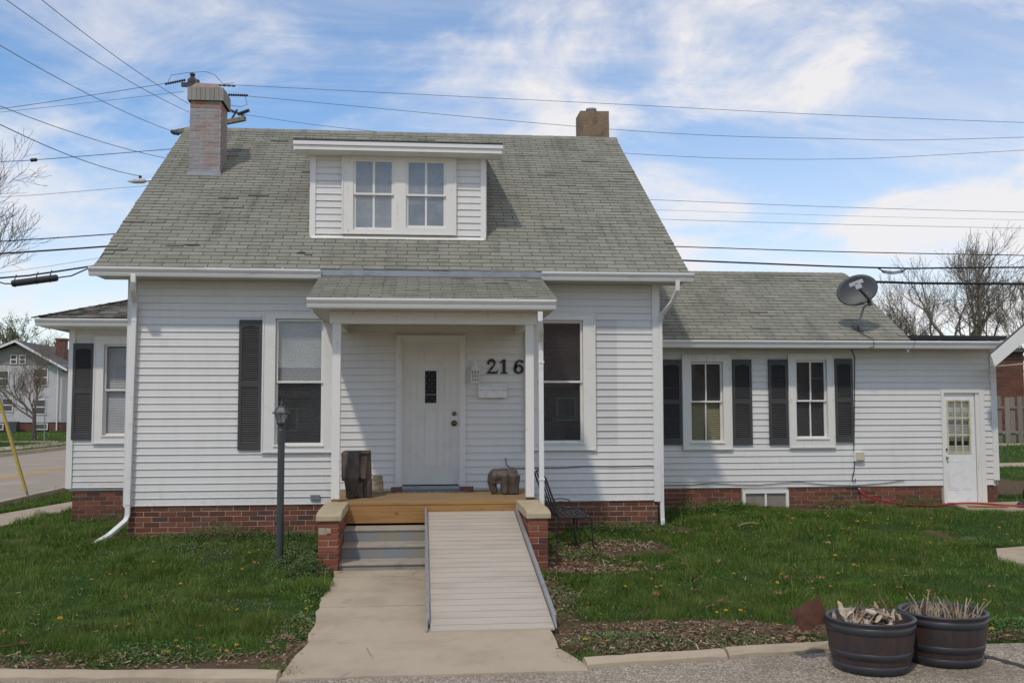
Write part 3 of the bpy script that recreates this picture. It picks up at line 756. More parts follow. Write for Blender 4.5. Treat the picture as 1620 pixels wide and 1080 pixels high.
# ---- foundation bricks
BL, BH = .2225, .0717
def brick_mesh(cache, w, d, h, mat, bev=.004):
    key = (round(w, 3), round(d, 3), round(h, 3), mat)
    if key in cache: return cache[key]
    bm = bmesh.new(); bmesh.ops.create_cube(bm, size=1); bmesh.ops.scale(bm, vec=(w, d, h), verts=bm.verts)
    bmesh.ops.bevel(bm, geom=bm.edges[:], offset=bev, segments=1, affect='EDGES')
    me = bpy.data.meshes.new('brick'); bm.to_mesh(me); bm.free(); me.materials.append(M_[mat]); cache[key] = me; return me
BC = {}
def lay(part, p0, du, L, z0, n, mat='brick', as_obj=True, bl=BL, bh=BH, dep=.09, joint=.011, nrm=None, seed=1, start=0., skip=None, hz=None):
    """courses of bricks on a vertical face; p0 (x, y) lower start corner, du unit direction, nrm outward normal"""
    r = random.Random(seed); du = Vector((*du, 0)); nv = Vector((*nrm, 0)); mass = MB()
    rot = Matrix(((du.x, -nv.x, 0), (du.y, -nv.y, 0), (0, 0, 1))).to_4x4()
    for k in range(n):
        z = z0 + k*bh + bh/2; u = -(bl/2 if (k % 2) else 0) + start
        while u < L - .02:
            a, b = max(u, 0), min(u + bl, L); u += bl
            if b - a < .05: continue
            if skip and skip((a+b)/2, z): continue
            w = b - a - joint
            c = Vector((p0[0], p0[1], z)) + du*((a+b)/2) + nv*(-.045 + r.uniform(-.003, .003))
            if hz and (a+b)/2 > 0: c.z += 0
            if as_obj:
                inst(brick_mesh(BC, w, dep, bh - joint, mat), 'brick', part, Matrix.Translation(c) @ rot @ Matrix.Rotation(r.uniform(-.006, .006), 4, 'Y'))
            else:
                mass.obox(c, du*(w/2), nv*(dep/2), (0, 0, (bh-joint)/2))
    if not as_obj and mass.v:
        o = mass.build('bricks', M_[mat], part); o['kind'] = 'stuff'
found = MB().box(.04, 2.98, .007, .5, -.3, .40).box(5.45, MW-.04, .007, .5, -.3, .40).box(.04, .3, .5, 9.4, -.3, .40).box(MW-.3, MW-.04, .5, 9.4, -.3, .40)
found = found.build('foundation', M_['mortar'], house)
lay(found, (.03, 0), (1, 0), 3.0, -.025, 6, nrm=(0, -1), seed=1)
lay(found, (5.45, 0), (1, 0), 2.12, -.025, 6, nrm=(0, -1), seed=2, start=-.06)
lay(found, (MW-.03, .1), (0, 1), 1.5, -.025, 6, nrm=(1, 0), seed=3, as_obj=False)
lay(found, (.03, 2.6), (0, -1), 2.5, -.025, 6, nrm=(-1, 0), seed=4, as_obj=False)

# ---- roofs
def shingle_grid(L, S, expo=.127, tab=.305, seed=0, skip=None, ragged=None):
    r = random.Random(seed); out = []
    nrow = int(S/expo)
    for k in range(nrow+1):
        v = k*expo
        if v > S-.03: break
        u = -((k % 2)*tab/2) + r.uniform(-.015, .015)
        lo = ragged(v, r) if ragged else 0
        wv = .006*math.sin(k*.7)
        while u < L:
            a, b = max(u, lo), min(u+tab, L); u += tab
            if b-a < .03: continue
            if skip and skip((a+b)/2, v): continue
            out.append((a, b, v + wv*math.sin(a*.9) , min(expo, S-v), k))
    return out
def tab_geo(mb, o, U, Vv, Nn, a, b, v, e, r, lift=0.):
    """one shingle tab: wedge, thick at the butt edge"""
    g = .0045; a += g; b -= g; t0 = .013 + r.uniform(0, .003) + lift; t1 = .004
    dv = r.uniform(-.004, .004); v0 = v + dv; v1 = v + e + .012
    l1 = r.uniform(-.001, .002); l2 = r.uniform(-.001, .002)
    P = [o + U*a + Vv*v0 + Nn*.002, o + U*b + Vv*v0 + Nn*.002, o + U*b + Vv*v1 + Nn*.001, o + U*a + Vv*v1 + Nn*.001,
         o + U*a + Vv*v0 + Nn*(t0+l1), o + U*b + Vv*v0 + Nn*(t0+l2), o + U*b + Vv*v1 + Nn*t1, o + U*a + Vv*v1 + Nn*t1]
    mb.add(P, [(0,3,2,1),(4,5,6,7),(0,1,5,4),(1,2,6,5),(2,3,7,6),(3,0,4,7)])
def shingle_roof(part, o, U, Vv, L, S, seed, objs=0, mat='shingle', skip=None, ragged=None, only=None, expo=.127):
    o, U, Vv = Vector(o), Vector(U).normalized(), Vector(Vv).normalized(); Nn = U.cross(Vv).normalized()
    r = random.Random(seed); rest = MB(); n = 0; cache = []
    rot = Matrix((U, Vv, Nn)).transposed().to_4x4()
    for (a, b, v, e, k) in shingle_grid(L, S, seed=seed, skip=skip, ragged=ragged, expo=expo):
        full = abs((b-a)-.305) < .002
        if full and n < objs and (only is None or only((a+b)/2, v)):
            if len(cache) < 6:
                m = MB(); tab_geo(m, Vector((0,0,0)), Vector((1,0,0)), Vector((0,1,0)), Vector((0,0,1)), -.1525, .1525, 0, e, r)
                me = bpy.data.meshes.new('shingle'); me.from_pydata(m.v, [], m.f); me.update(); me.materials.append(M_[mat]); cache.append(me)
            me = cache[n % len(cache)] if len(cache) == 6 else cache[-1]
            inst(me, 'shingle', part, Matrix.Translation(o + U*((a+b)/2) + Vv*(v + r.uniform(-.002, .002))) @ rot); n += 1
        else:
            lift = r.uniform(.004, .02) if ((ragged and a < .5 and v < 1.6 and r.random() < .4) or r.random() < .05) else 0
            tab_geo(rest, o, U, Vv, Nn, a, b, v, e, r, lift)
    if rest.v:
        s = rest.build('shingles', M_[mat], part); s['kind'] = 'stuff'
    return n
XL, XR, YE, ZE, YR, ZR = -.38, 7.98, -.40, 3.708, 4.747, 7.124
def main_roof():
    m = MB(); t = .11
    m.prism([(XL, YE, ZE), (XL, YR, ZR), (XL, YR, ZR-t*1.2), (XL, YE, ZE-t)][::-1], (XR-XL, 0, 0))
    yb = 2*YR - YE
    m.prism([(XL, YR+.001, ZR), (XL, yb, ZE), (XL, yb, ZE-t), (XL, YR+.001, ZR-t*1.2)][::-1], (XR-XL, 0, 0))
    roof = m.build('roof', M_['roof_under'], house)
    V = Vector((0, YR-YE, ZR-ZE)); S = V.length
    def skip(u, v):
        x = XL+u; y = YE + v*(YR-YE)/S
        return (2.6 < x < 4.9 and .75 < y < 2.6) or (.25 < x < .6 and 2.8 < y < 3.1)
    def ragged(v, r):
        if v < .1: return r.uniform(-.03, .0)
        if v < .9: return -.015 + .03*math.sin(v*3.2) + r.uniform(-.02, .03)
        if v < 1.7: return r.uniform(-.02, .03)
        return r.uniform(-.008, .012)
    shingle_roof(roof, (XL, YE, ZE+.002), (1, 0, 0), V, XR-XL, S-.02, 21, objs=300, skip=skip, ragged=ragged,
                 only=lambda u, v: True)
    V2 = Vector((0, YR-YE, -(ZR-ZE)))
    # back slope: same tabs running the other way
    shingle_roof(roof, (XR, yb, ZE+.002), (-1, 0, 0), Vector((0, -(YR-YE), ZR-ZE)), XR-XL, S-.02, 22)
    # ridge caps
    cap = MB(); n = int((XR-XL)/.14); r = random.Random(4)
    for i in range(n):
        a = XL + i*.14*(XR-XL)/(n*.14); b = a + .155
        h = .012 + r.uniform(0, .006)
        k = (ZR-ZE)/(YR-YE)
        cap.add([(a, YR-.13, ZR-.13*k+h), (a, YR, ZR+h+.006), (a, YR+.13, ZR-.13*k+h), (b, YR-.13, ZR-.13*k+h+.006), (b, YR, ZR+h+.010), (b, YR+.13, ZR-.13*k+h+.006),
                 (a, YR-.13, ZR-.13*k), (a, YR+.13, ZR-.13*k), (b, YR-.13, ZR-.13*k), (b, YR+.13, ZR-.13*k)],
                [(0, 3, 4, 1), (1, 4, 5, 2), (0, 1, 2, 7, 6), (3, 8, 9, 5, 4), (0, 6, 8, 3), (2, 5, 9, 7)])
    c = cap.build('ridge_caps', M_['shingle'], roof); c['kind'] = 'stuff'
    # torn, tarred patches on the lower slope
    k = (ZR-ZE)/(YR-YE); Nn = Vector((0, -k, 1)).normalized()
    for (px, py, w, h, sd) in ((.55, .17, .13, .018, 2), (.80, .19, .16, .022, 3), (2.38, .02, .09, .030, 4), (2.47, -.04, .06, .022, 6)):
        rr = random.Random(sd); nn = 10; c = Vector((px, py, ZE + (py-YE)*k + .022))
        pts = []
        for i in range(nn):
            a = 2*math.pi*i/nn; q = rr.uniform(.55, 1.1); pts.append(c + Vector((math.cos(a)*w*q, math.sin(a)*h*q, math.sin(a)*h*q*k)))
        MB().prism(pts, -Nn*.012).build('tar_patch', M_['roof_under'], roof)
    # white rake boards along the gables
    for xx in (XL, XR-.03):
        rk = MB(); rk.prism([(xx, YE, ZE-.115), (xx, YR, ZR-.14), (xx, YR, ZR-.27), (xx, YE+.25, ZE-.10), (xx, YE, ZE-.118)], (.03, 0, 0))
        rk.prism([(xx, yb, ZE-.115), (xx, YR+.002, ZR-.14), (xx, YR+.002, ZR-.28), (xx, yb, ZE-.13)][::-1], (.03, 0, 0))
        rk.build('rake_board', M_['trim'], house)
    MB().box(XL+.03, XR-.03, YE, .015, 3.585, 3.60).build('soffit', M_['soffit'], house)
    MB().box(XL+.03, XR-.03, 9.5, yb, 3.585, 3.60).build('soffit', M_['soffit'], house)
    MB().box(XL+.03, XR-.03, YE+.002, YE+.02, 3.60, 3.72).build('fascia', M_['trim'], house)
main_roof()
def gutter(x0, x1, y, z, parent=house, label=None, drop=.0):
    """K-style gutter against a fascia at y (outward = -y); z = top"""
    d = .115; h = .12
    prof = [(0, 0), (0, -h), (-.065, -h), (-.078, -h+.03), (-.085, -h+.055), (-d+.012, -h+.075), (-d, -.025), (-d, 0), (-d+.012, 0), (-d+.008, -.02), (-.07, -h+.06), (-.06, -h+.012), (-.008, -h+.012), (-.008, 0)]
    m = MB(); m.prism([(x0, y+p, z+q) for p, q in prof], (x1-x0, 0, -drop))
    for xx in (x0, x1-.003):
        m.prism([(xx, y+p, z+q - (drop if xx > x0 else 0)) for p, q in prof[:8]], (.003, 0, 0))
    n = max(2, int((x1-x0)/1.0))
    for i in range(n):
        xx = x0 + (i+.5)*(x1-x0)/n; m.box(xx-.012, xx+.012, y-d-.003, y-.001, z-.012, z+.004)
    return m.build('gutter', M_['gutter'], parent)
gutter(-.42, 2.70, YE, 3.70, drop=.008)
gutter(5.80, 8.02, YE, 3.70)
MB().box(2.70, 5.80, YE-.010, YE-.0005, 3.62, 3.70).build('flashing', M_['steel'], house)

# downspouts: rectangular pipes
def pipe(parent, pts, w=.052, d=.04, name='downspout', mat='gutter'):
    m = MB(); P = [Vector(p) for p in pts]; rings = []
    for i, p in enumerate(P):
        t = (P[min(i+1, len(P)-1)] - P[max(i-1, 0)]).normalized()
        if abs(t.z) > .35: a = Vector((1, 0, 0)); 
        else: a = Vector((-t.y, t.x, 0)).normalized()
        a = (a - t*a.dot(t)).normalized(); b = t.cross(a).normalized()
        if b.y > 0: b = -b
        rings.append([p + a*sx*w/2 + b*sy*d/2 for sx, sy in ((-1, -1), (1, -1), (1, 1), (-1, 1))])
    V = [q for rg in rings for q in rg]; F = [(3, 2, 1, 0), tuple(range(len(V)-4, len(V)))]
    for i in range(len(P)-1):
        for j in range(4): F.append((i*4+j, i*4+(j+1) % 4, (i+1)*4+(j+1) % 4, (i+1)*4+j))
    m.add(V, F)
    return m.build(name, M_[mat], parent, bevel=.006)
def strap(o, x, y, z, w=.075):
    MB().box(x-w/2, x+w/2, y-.026, y+.02, z-.012, z+.012).build('strap', M_['gutter'], o)
ds = pipe(house, [(.17, -.46, 3.60), (.17, -.46, 3.50), (.15, -.40, 3.40), (.10, -.12, 3.27), (.09, -.075, 3.17), (.075, -.075, 2.0), (.06, -.075, .30), (.04, -.10, .22), (-.10, -.35, .06), (-.22, -.62, -.03)], w=.068, d=.05)
strap(ds, .09, -.08, 3.0); strap(ds, .06, -.08, .45)
ds = pipe(house, [(5.575, -2.06, 2.97), (5.575, -2.06, 2.86), (5.595, -1.98, 2.76), (5.615, -1.80, 2.62), (5.62, -1.76, 2.5), (5.625, -1.76, .18)], w=.062, d=.045)
strap(ds, 5.62, -1.765, 2.35); strap(ds, 5.623, -1.765, .86)
ds = pipe(house, [(7.78, -.46, 3.59), (7.78, -.45, 3.46), (7.74, -.30, 3.30), (7.64, -.10, 3.14), (7.625, -.02, 3.02), (7.625, .0, .34), (7.628, -.005, .15), (7.63, -.03, .05)], w=.06, d=.05)
strap(ds, 7.625, -.005, 2.8)

# ---- dormer
def dormer():
    y = .53; x0, x1 = 2.435, 5.075; zb, zt = 4.315, 5.655
    k = (ZR-ZE)/(YR-YE)
    yback = YE + (zt-ZE)/k
    m = MB()
    for xx in (x0+.02, x1-.05):
        m.prism([(xx, y+.02, zb-.02), (xx, yback, zt), (xx, y+.02, zt)], (.03, 0, 0))
    m.box(x0+.05, x1-.05, y+.7, y+.73, 5.0, zt); 
    w = m.build('dormer_wall', M_['siding'], house)
    T = (2.915, 4.612, 4.375, 5.545)
    boards(w, x0+.07, x1-.07, zb+.055, zt-.02, y, [(T[0]+.03, T[1]-.03, T[2], T[3]-.03)])
    MB().box(x0, x0+.08, y-.03, y+.02, zb, zt).build('corner_board', M_['trim'], w)
    MB().box(x1-.08, x1, y-.03, y+.02, zb, zt).build('corner_board', M_['trim'], w)
    MB().prism([(x0+.03, y-.075, zb-.045), (x0+.03, y+.02, zb+.03), (x0+.03, y+.02, zb+.055), (x0+.03, y-.06, zb-.01)][::-1], (x1-x0-.06, 0, 0)).build('flashing', M_['trim'], w)
    # side boards
    for (xx, s) in ((x0, -1), (x1, 1)):
        sb = MB(); z = zb + .05
        while z < zt-.05:
            yb2 = YE + (z-ZE)/k
            if yb2 > y+.05:
                a = xx + (-.012 if s < 0 else 0); sb.prism([(a, y+.02, z), (a, yb2, z), (a, yb2+SID/k, z+SID), (a, y+.02, z+SID)], (.014, 0, 0))
            z += SID + .0001
        sb.build('side_siding', M_['siding'], w)
    # mullioned pair of windows in one casing
    c = MB(); c.box(T[0], 3.075, y-.045, y+.03, T[2], T[3]); c.box(3.685, 3.862, y-.045, y+.03, T[2], T[3]); c.box(4.47, T[1], y-.045, y+.03, T[2], T[3])
    c.box(3.075, 3.685, y-.045, y+.03, 5.515, T[3]); c.box(3.862, 4.47, y-.045, y+.03, 5.515, T[3])
    c.box(3.075, 3.685, y-.045, y+.03, T[2], 4.44); c.box(3.862, 4.47, y-.045, y+.03, T[2], 4.48)
    c.frame(T[0]-.012, T[1]+.012, T[2]-.005, T[3]+.012, .022, y-.056, y-.0455, wb=.018)
    win = c.build('dormer_window', M_['trim_old'], house)
    for (a, b, z0, z1, mid) in ((3.075, 3.685, 4.44, 5.515, 4.985), (3.862, 4.47, 4.48, 5.515, 4.980)):
        s = MB(); t = .038; xm = (a+b)/2
        s.frame(a, b, mid-.014, z1, t, y-.03, y-.002, wb=.03); s.frame(a, b, z0, mid+.010, t, y+.002, y+.026, wb=.04, wt=.026)
        s.box(xm-.018, xm+.018, y-.026, y-.006, mid+.016, z1-t); s.box(xm-.016, xm+.016, y+.004, y+.022, z0+.04, mid-.016)
        s.build('sash', M_['trim_old'], win)
        for (c0, c1) in ((a+t, xm-.018), (xm+.018, b-t)):
            MB().box(c0, c1, y-.017, y-.014, mid+.016, z1-t).build('pane', M_['glass_dusty'], win)
            MB().box(c0, c1, y+.011, y+.014, z0+.04, mid-.016).build('pane', M_['glass_dusty'], win)
        MB().box(a, b, y+.25, y+.27, z0 if a < 3.5 else mid, z1).build('curtain', M_['curtain'], win)
    # shed roof over the dormer
    fx0, fx1 = 2.215, 5.31; yf = y-.30
    rf = MB(); z0 = 5.705; zr = z0 + .10; yb2 = 4.05; zb2 = z0 + (yb2-yf)*.20
    rf.prism([(fx0, yf, z0), (fx0, yb2, zb2), (fx0, yb2, zb2-.06), (fx0, yf, z0-.05)][::-1], (fx1-fx0, 0, 0))
    r_ = rf.build('dormer_roof', M_['shingle_worn'], house)
    MB().box(fx0, fx1, yf-.045, yf-.001, z0-.065, z0-.005).build('fascia', M_['gutter'], r_)
    MB().box(fx0+.015, fx1-.02, yf-.022, yf-.002, z0-.135, z0-.067).build('fascia', M_['trim'], r_)
    MB().box(fx0+.01, fx1-.01, yf, y+.03, z0-.145, z0-.137).build('soffit', M_['trim'], r_)
    MB().box(fx0, fx1, yf-.055, yf+.3, z0+.001, z0+.014).build('drip_edge', M_['roof_under'], r_)
    for xx in (fx0, fx1-.02):
        MB().prism([(xx, yf, z0-.135), (xx, 2.2, z0+(2.2-yf)*.20-.135), (xx, 2.2, z0+(2.2-yf)*.20-.06), (xx, yf, z0-.052)], (.02, 0, 0)).build('rake_board', M_['trim'], r_)
dormer()

# ---- chimneys
def chimney_front():
    x0, x1, y0, y1 = .175, .695, 2.62, 3.20; zb, zt = 5.55, 7.0
    c = MB().box(x0+.005, x1-.005, y0+.005, y1-.005, zb-.1, zt).build('chimney', M_['mortar_grey'], house)
    n = int((zt-zb)/.066) - 1
    lay(c, (x0, y0), (1, 0), x1-x0, zb + n*.066, 2, 'brick_orange', True, bl=.213, bh=.066, dep=.09, joint=.008, nrm=(0, -1), seed=5, start=-.03)
    lay(c, (x1, y0+.0), (0, 1), y1-y0, zb + n*.066, 2, 'brick_orange', True, bl=.213, bh=.066, dep=.09, joint=.008, nrm=(1, 0), seed=6, start=-.10)
    lay(c, (x0, y0), (1, 0), x1-x0, zb, n, 'brick_grey', True, bl=.213, bh=.066, dep=.09, joint=.008, nrm=(0, -1), seed=5, start=-.03,
        skip=lambda u, z: z < 5.66)
    lay(c, (x1, y0+.0), (0, 1), y1-y0, zb, n, 'brick_pink', True, bl=.213, bh=.066, dep=.09, joint=.008, nrm=(1, 0), seed=6, start=-.10, skip=lambda u, z: z < 5.66 + u*.66)
    lay(c, (x0, y1), (0, -1), y1-y0, zb, n, 'brick_grey', False, bl=.213, bh=.066, dep=.09, joint=.008, nrm=(-1, 0), seed=7)
    # corbelled cap of soldier bricks
    q = MB(); r = random.Random(1); X0, X1, Y0, Y1 = .135, .740, 2.575, 3.245
    def sold(a, b, fix, axis, out):
        n = int(round((b-a)/.072)); w = (b-a)/n
        for i in range(n):
            g = .0035; d = r.uniform(-.003, .003)
            if axis == 'x': q.box(a+i*w+g, a+(i+1)*w-g, fix-d if out < 0 else fix-.09, fix+.09 if out < 0 else fix+d, 7.0, 7.225)
            else: q.box(fix-.09 if out > 0 else fix-d, fix+d if out > 0 else fix+.09, a+i*w+g, a+(i+1)*w-g, 7.0, 7.225)
    sold(X0, X1, Y0, 'x', -1); sold(X0, X1, Y1, 'x', 1); sold(Y0+.095, Y1-.095, X1, 'y', 1); sold(Y0+.095, Y1-.095, X0, 'y', -1)
    q.build('chimney_cap', M_['cap_grey'], c)
    MB().box(X0+.012, X1-.012, Y0+.012, Y1-.012, 7.0, 7.222).build('cap_core', M_['mortar_grey'], c)
    f = MB(); a, b = .03, .12
    f.add([(X0+a, Y0+a, 7.223), (X1-a, Y0+a, 7.223), (X1-a, Y1-a, 7.223), (X0+a, Y1-a, 7.223), (X0+b, Y0+b, 7.335), (X1-b, Y0+b, 7.325), (X1-b, Y1-b, 7.325), (X0+b, Y1-b, 7.335)],
          [(0, 3, 2, 1), (4, 5, 6, 7), (0, 1, 5, 4), (1, 2, 6, 5), (2, 3, 7, 6), (3, 0, 4, 7)])
    f.build('chimney_crown', M_['flue'], c)
    fl = MB(); k = (ZR-ZE)/(YR-YE)
    zf = ZE + (y0-YE)*k
    fl.box(x0-.02, x1+.02, y0-.03, y0-.004, zf-.005, zf+.05)
    fl.build('flashing', M_['steel'], c)
chimney_front()
def chimney_back():
    c = MB(); x0, x1, y0, y1 = 7.275, 7.865, 4.85, 5.35; r = random.Random(3)
    nz = 8; ring = []
    V = []; F = []
    for i in range(nz+1):
        z = 6.6 + (7.70-6.6)*i/nz
        for (x, y) in ((x0, y0), ((x0+x1)/2, y0), (x1, y0), (x1, y1), ((x0+x1)/2, y1), (x0, y1)):
            V.append((x + r.uniform(-.005, .005), y + r.uniform(-.005, .005), z + (r.uniform(-.008, .008) if i == nz else 0)))
    for i in range(nz):
        for j in range(6): F.append((i*6+j, i*6+(j+1) % 6, (i+1)*6+(j+1) % 6, (i+1)*6+j))
    F.append(tuple(range(nz*6, nz*6+6)))
    c.add(V, F); o = c.build('chimney', M_['parge'], house)
    MB().lathe([(.085, 0), (.085, .07), (.11, .075), (.11, .11), (.085, .115), (.02, .12)], (7.54, 5.05, 7.69), 20).build('flue_pipe', M_['steel'], o, smooth=False)
chimney_back()

# ---- porch
def porch():
    pr = MB(); x0, x1 = 2.70, 5.785; yt, zt, yf, zf = -.36, 3.615, -2.02, 3.125
    pr.prism([(x0, yf, zf), (x0, yt, zt), (x0, yt, zt-.06), (x0, yf, zf-.06)][::-1], (x1-x0, 0, 0))
    roof = pr.build('porch_roof', M_['roof_under'], house)
    V = Vector((0, yt-yf, zt-zf)); S = V.length
    shingle_roof(roof, (x0-.02, yf-.03, zf-.005), (1, 0, 0), V, x1-x0+.04, S+.03, 31)
    gutter(2.685, 5.775, yf, 3.118, roof)
    MB().box(x0, x1, yf+.001, yf+.02, 2.99, 3.06).build('fascia', M_['trim'], roof)
    for xx in (x0, x1-.02):
        MB().prism([(xx, yf+.02, 2.99), (xx, yt, zt-.20), (xx, yt, zt-.062), (xx, yf+.02, zf-.062)], (.02, 0, 0)).build('rake_board', M_['trim'], roof)
        MB().prism([(xx+.003, -1.60, 3.0), (xx+.003, -.02, 3.0), (xx+.003, -.02, 3.6), (xx+.003, yt, zt-.065), (xx+.003, -1.60, 3.18)], (.012, 0, 0)).build('gable_infill', M_['siding'], roof)
    # ceiling boards and vented strip
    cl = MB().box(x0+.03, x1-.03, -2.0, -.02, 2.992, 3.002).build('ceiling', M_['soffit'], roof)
    v = MB()
    for i in range(34): xx = 2.95 + i*.08; v.box(xx, xx+.03, -.16, -.13, 2.985, 2.9918)
    o = v.build('ceiling_vent', M_['dark'], cl); o['kind'] = 'stuff'
    MB().box(2.935, 5.575, -1.72, -1.60, 2.838, 2.991).build('porch_beam', M_['trim_old'], house, bevel=.004)
    MB().box(2.955, 3.055, -1.60, -.02, 2.842, 2.991).build('porch_beam', M_['trim_old'], house)
    MB().box(5.455, 5.555, -1.60, -.02, 2.842, 2.991).build('porch_beam', M_['trim_old'], house)
    MB().lathe([(.05, 0), (.05, -.01), (.03, -.03), (.012, -.05), (.004, -.06)], (4.13, -.75, 2.992), 12).build('ceiling_lamp_base', M_['black_metal'], cl)
    for xx in (2.972, 5.43):
        p = MB().box(xx, xx+.105, -1.71, -1.605, .63, 2.837).build('porch_post', M_['trim_old'], house, bevel=.004)
        MB().box(xx+.006, xx+.099, -1.704, -1.611, .60, .6295).build('post_foot', M_['deckwood'] if xx < 4 else M_['rust'], p)
    # timber deck
    dk = MB().box(3.0, 5.55, -1.66, -.03, .40, .556).build('deck', M_['roof_under'], house)
    yb = -.03; w = .138
    ys = [-.03 - i*.1425 for i in range(13)]
    for i in range(12):
        a = ys[i]; b = a-.137
        MB().box(2.965, 5.585, b, a, .560, .598).build('deck_board', M_['decktop'], dk, bevel=.004)
    MB().box(3.16, 5.33, -1.778, -1.742, .556, .594).build('deck_board', M_['deckwood'], dk, bevel=.004)
    fb = MB().box(3.16, 5.33, -1.772, -1.738, .335, .5545).build('fascia_board', M_['deckwood'], dk, bevel=.004)
    kn = MB()
    for (x, z, s) in ((3.79, .455, .020), (4.86, .50, .010), (5.13, .475, .011), (4.46, .44, .007), (3.45, .40, .005)):
        n = 14; pts = [(x + s*1.5*math.cos(2*math.pi*i/n)*(1+.15*math.sin(5*i)), -1.7722, z + s*math.sin(2*math.pi*i/n)) for i in range(n)]
        kn.prism(pts[::-1], (0, .0008, 0)); kn.v = kn.v
    kn.v = [(a, b-.0006, c) for a, b, c in kn.v]
    kn.build('knot', M_['knot'], fb)
    MB().box(2.96, 3.16, -1.66, -.03, .0, .40).box(5.33, 5.585, -1.66, -.03, .0, .40).build('porch_skirt', M_['mortar'], house)
porch()
def steps():
    t = thing('porch_steps', 'three worn concrete steps with blue-grey risers left of the ramp', 'steps', (4.2, -2.4, -.1))
    for i, (yf, z, yb, zl) in enumerate(((-2.10, .305, -1.70, .157), (-2.48, .157, -2.099, .01), (-2.86, .01, -2.479, -.25))):
        MB().box(3.165, 5.31, yf+.002, yb, zl, z-.03).build('riser', M_['bluegrey'] if i < 2 else M_['concrete_step'], t)
        MB().box(3.165, 5.31, yf-.012, yb, z-.0298, z).build('tread', M_['concrete_step'], t, bevel=.008)
steps()
def pier(x0, x1, label, seed, broken=False):
    yb, yf = -1.785, -2.95; z0 = -.13
    t = thing('brick_pier', label, 'pier', ((x0+x1)/2, -2.4, -.1))
    core = MB().box(x0+.006, x1-.006, yf+.006, yb, z0-.2, .497).build('mortar_core', M_['mortar'], t)
    n = 9; bh = (.497-z0)/n; r = random.Random(seed)
    W = x1-x0
    for k in range(n):
        z = z0 + (k+.5)*bh
        if k % 2 == 0: segs = [(0, W)]
        else: segs = [(0, W*.5), (W*.5, W)]
        for i, (a, b) in enumerate(segs):
            if broken and k == n-2 and i == 0:
                a2, b2 = W*.5-.06, W*.5
                inst(brick_mesh(BC, .055, .09, bh-.016, 'fieldstone'), 'brick', t, Matrix.Translation((x0+W*.52, yf+.030, z-.004)) @ Matrix.Rotation(.06, 4, 'Y'))
                continue
            w = b-a-.010
            inst(brick_mesh(BC, w, .10, bh-.011, 'brick_bright'), 'brick', t, Matrix.Translation((x0+(a+b)/2, yf+.048+r.uniform(-.004, .004), z)) @ Matrix.Rotation(r.uniform(-.012, .012), 4, 'Z'))
    for (xx, nrm) in ((x1, (1, 0)), (x0, (-1, 0))):
        lay(t, (xx, yf+.1 if nrm[0] > 0 else yb), (0, 1) if nrm[0] > 0 else (0, -1), yb-yf-.1, z0, n, 'brick_bright', True, bl=.215, bh=bh, dep=.09, joint=.010, nrm=nrm, seed=seed+3)
    # sloping cast cap
    c = MB(); a, b = x0-.022, x1+.03
    c.prism([(a, yf-.03, .498), (a, yb+.03, .498), (a, yb+.03, .603), (a, yf+.25, .600), (a, yf+.06, .585), (a, yf-.03, .565)], (b-a, 0, 0))
    c.build('cap', M_['cap'], t, bevel=.012, seg=3)
pier(2.935, 3.165, 'red brick pier with tan stone cap and a missing brick, left of the steps', 11, True)
pier(5.315, 5.545, 'red brick pier with tan stone cap to the right of the ramp', 14)

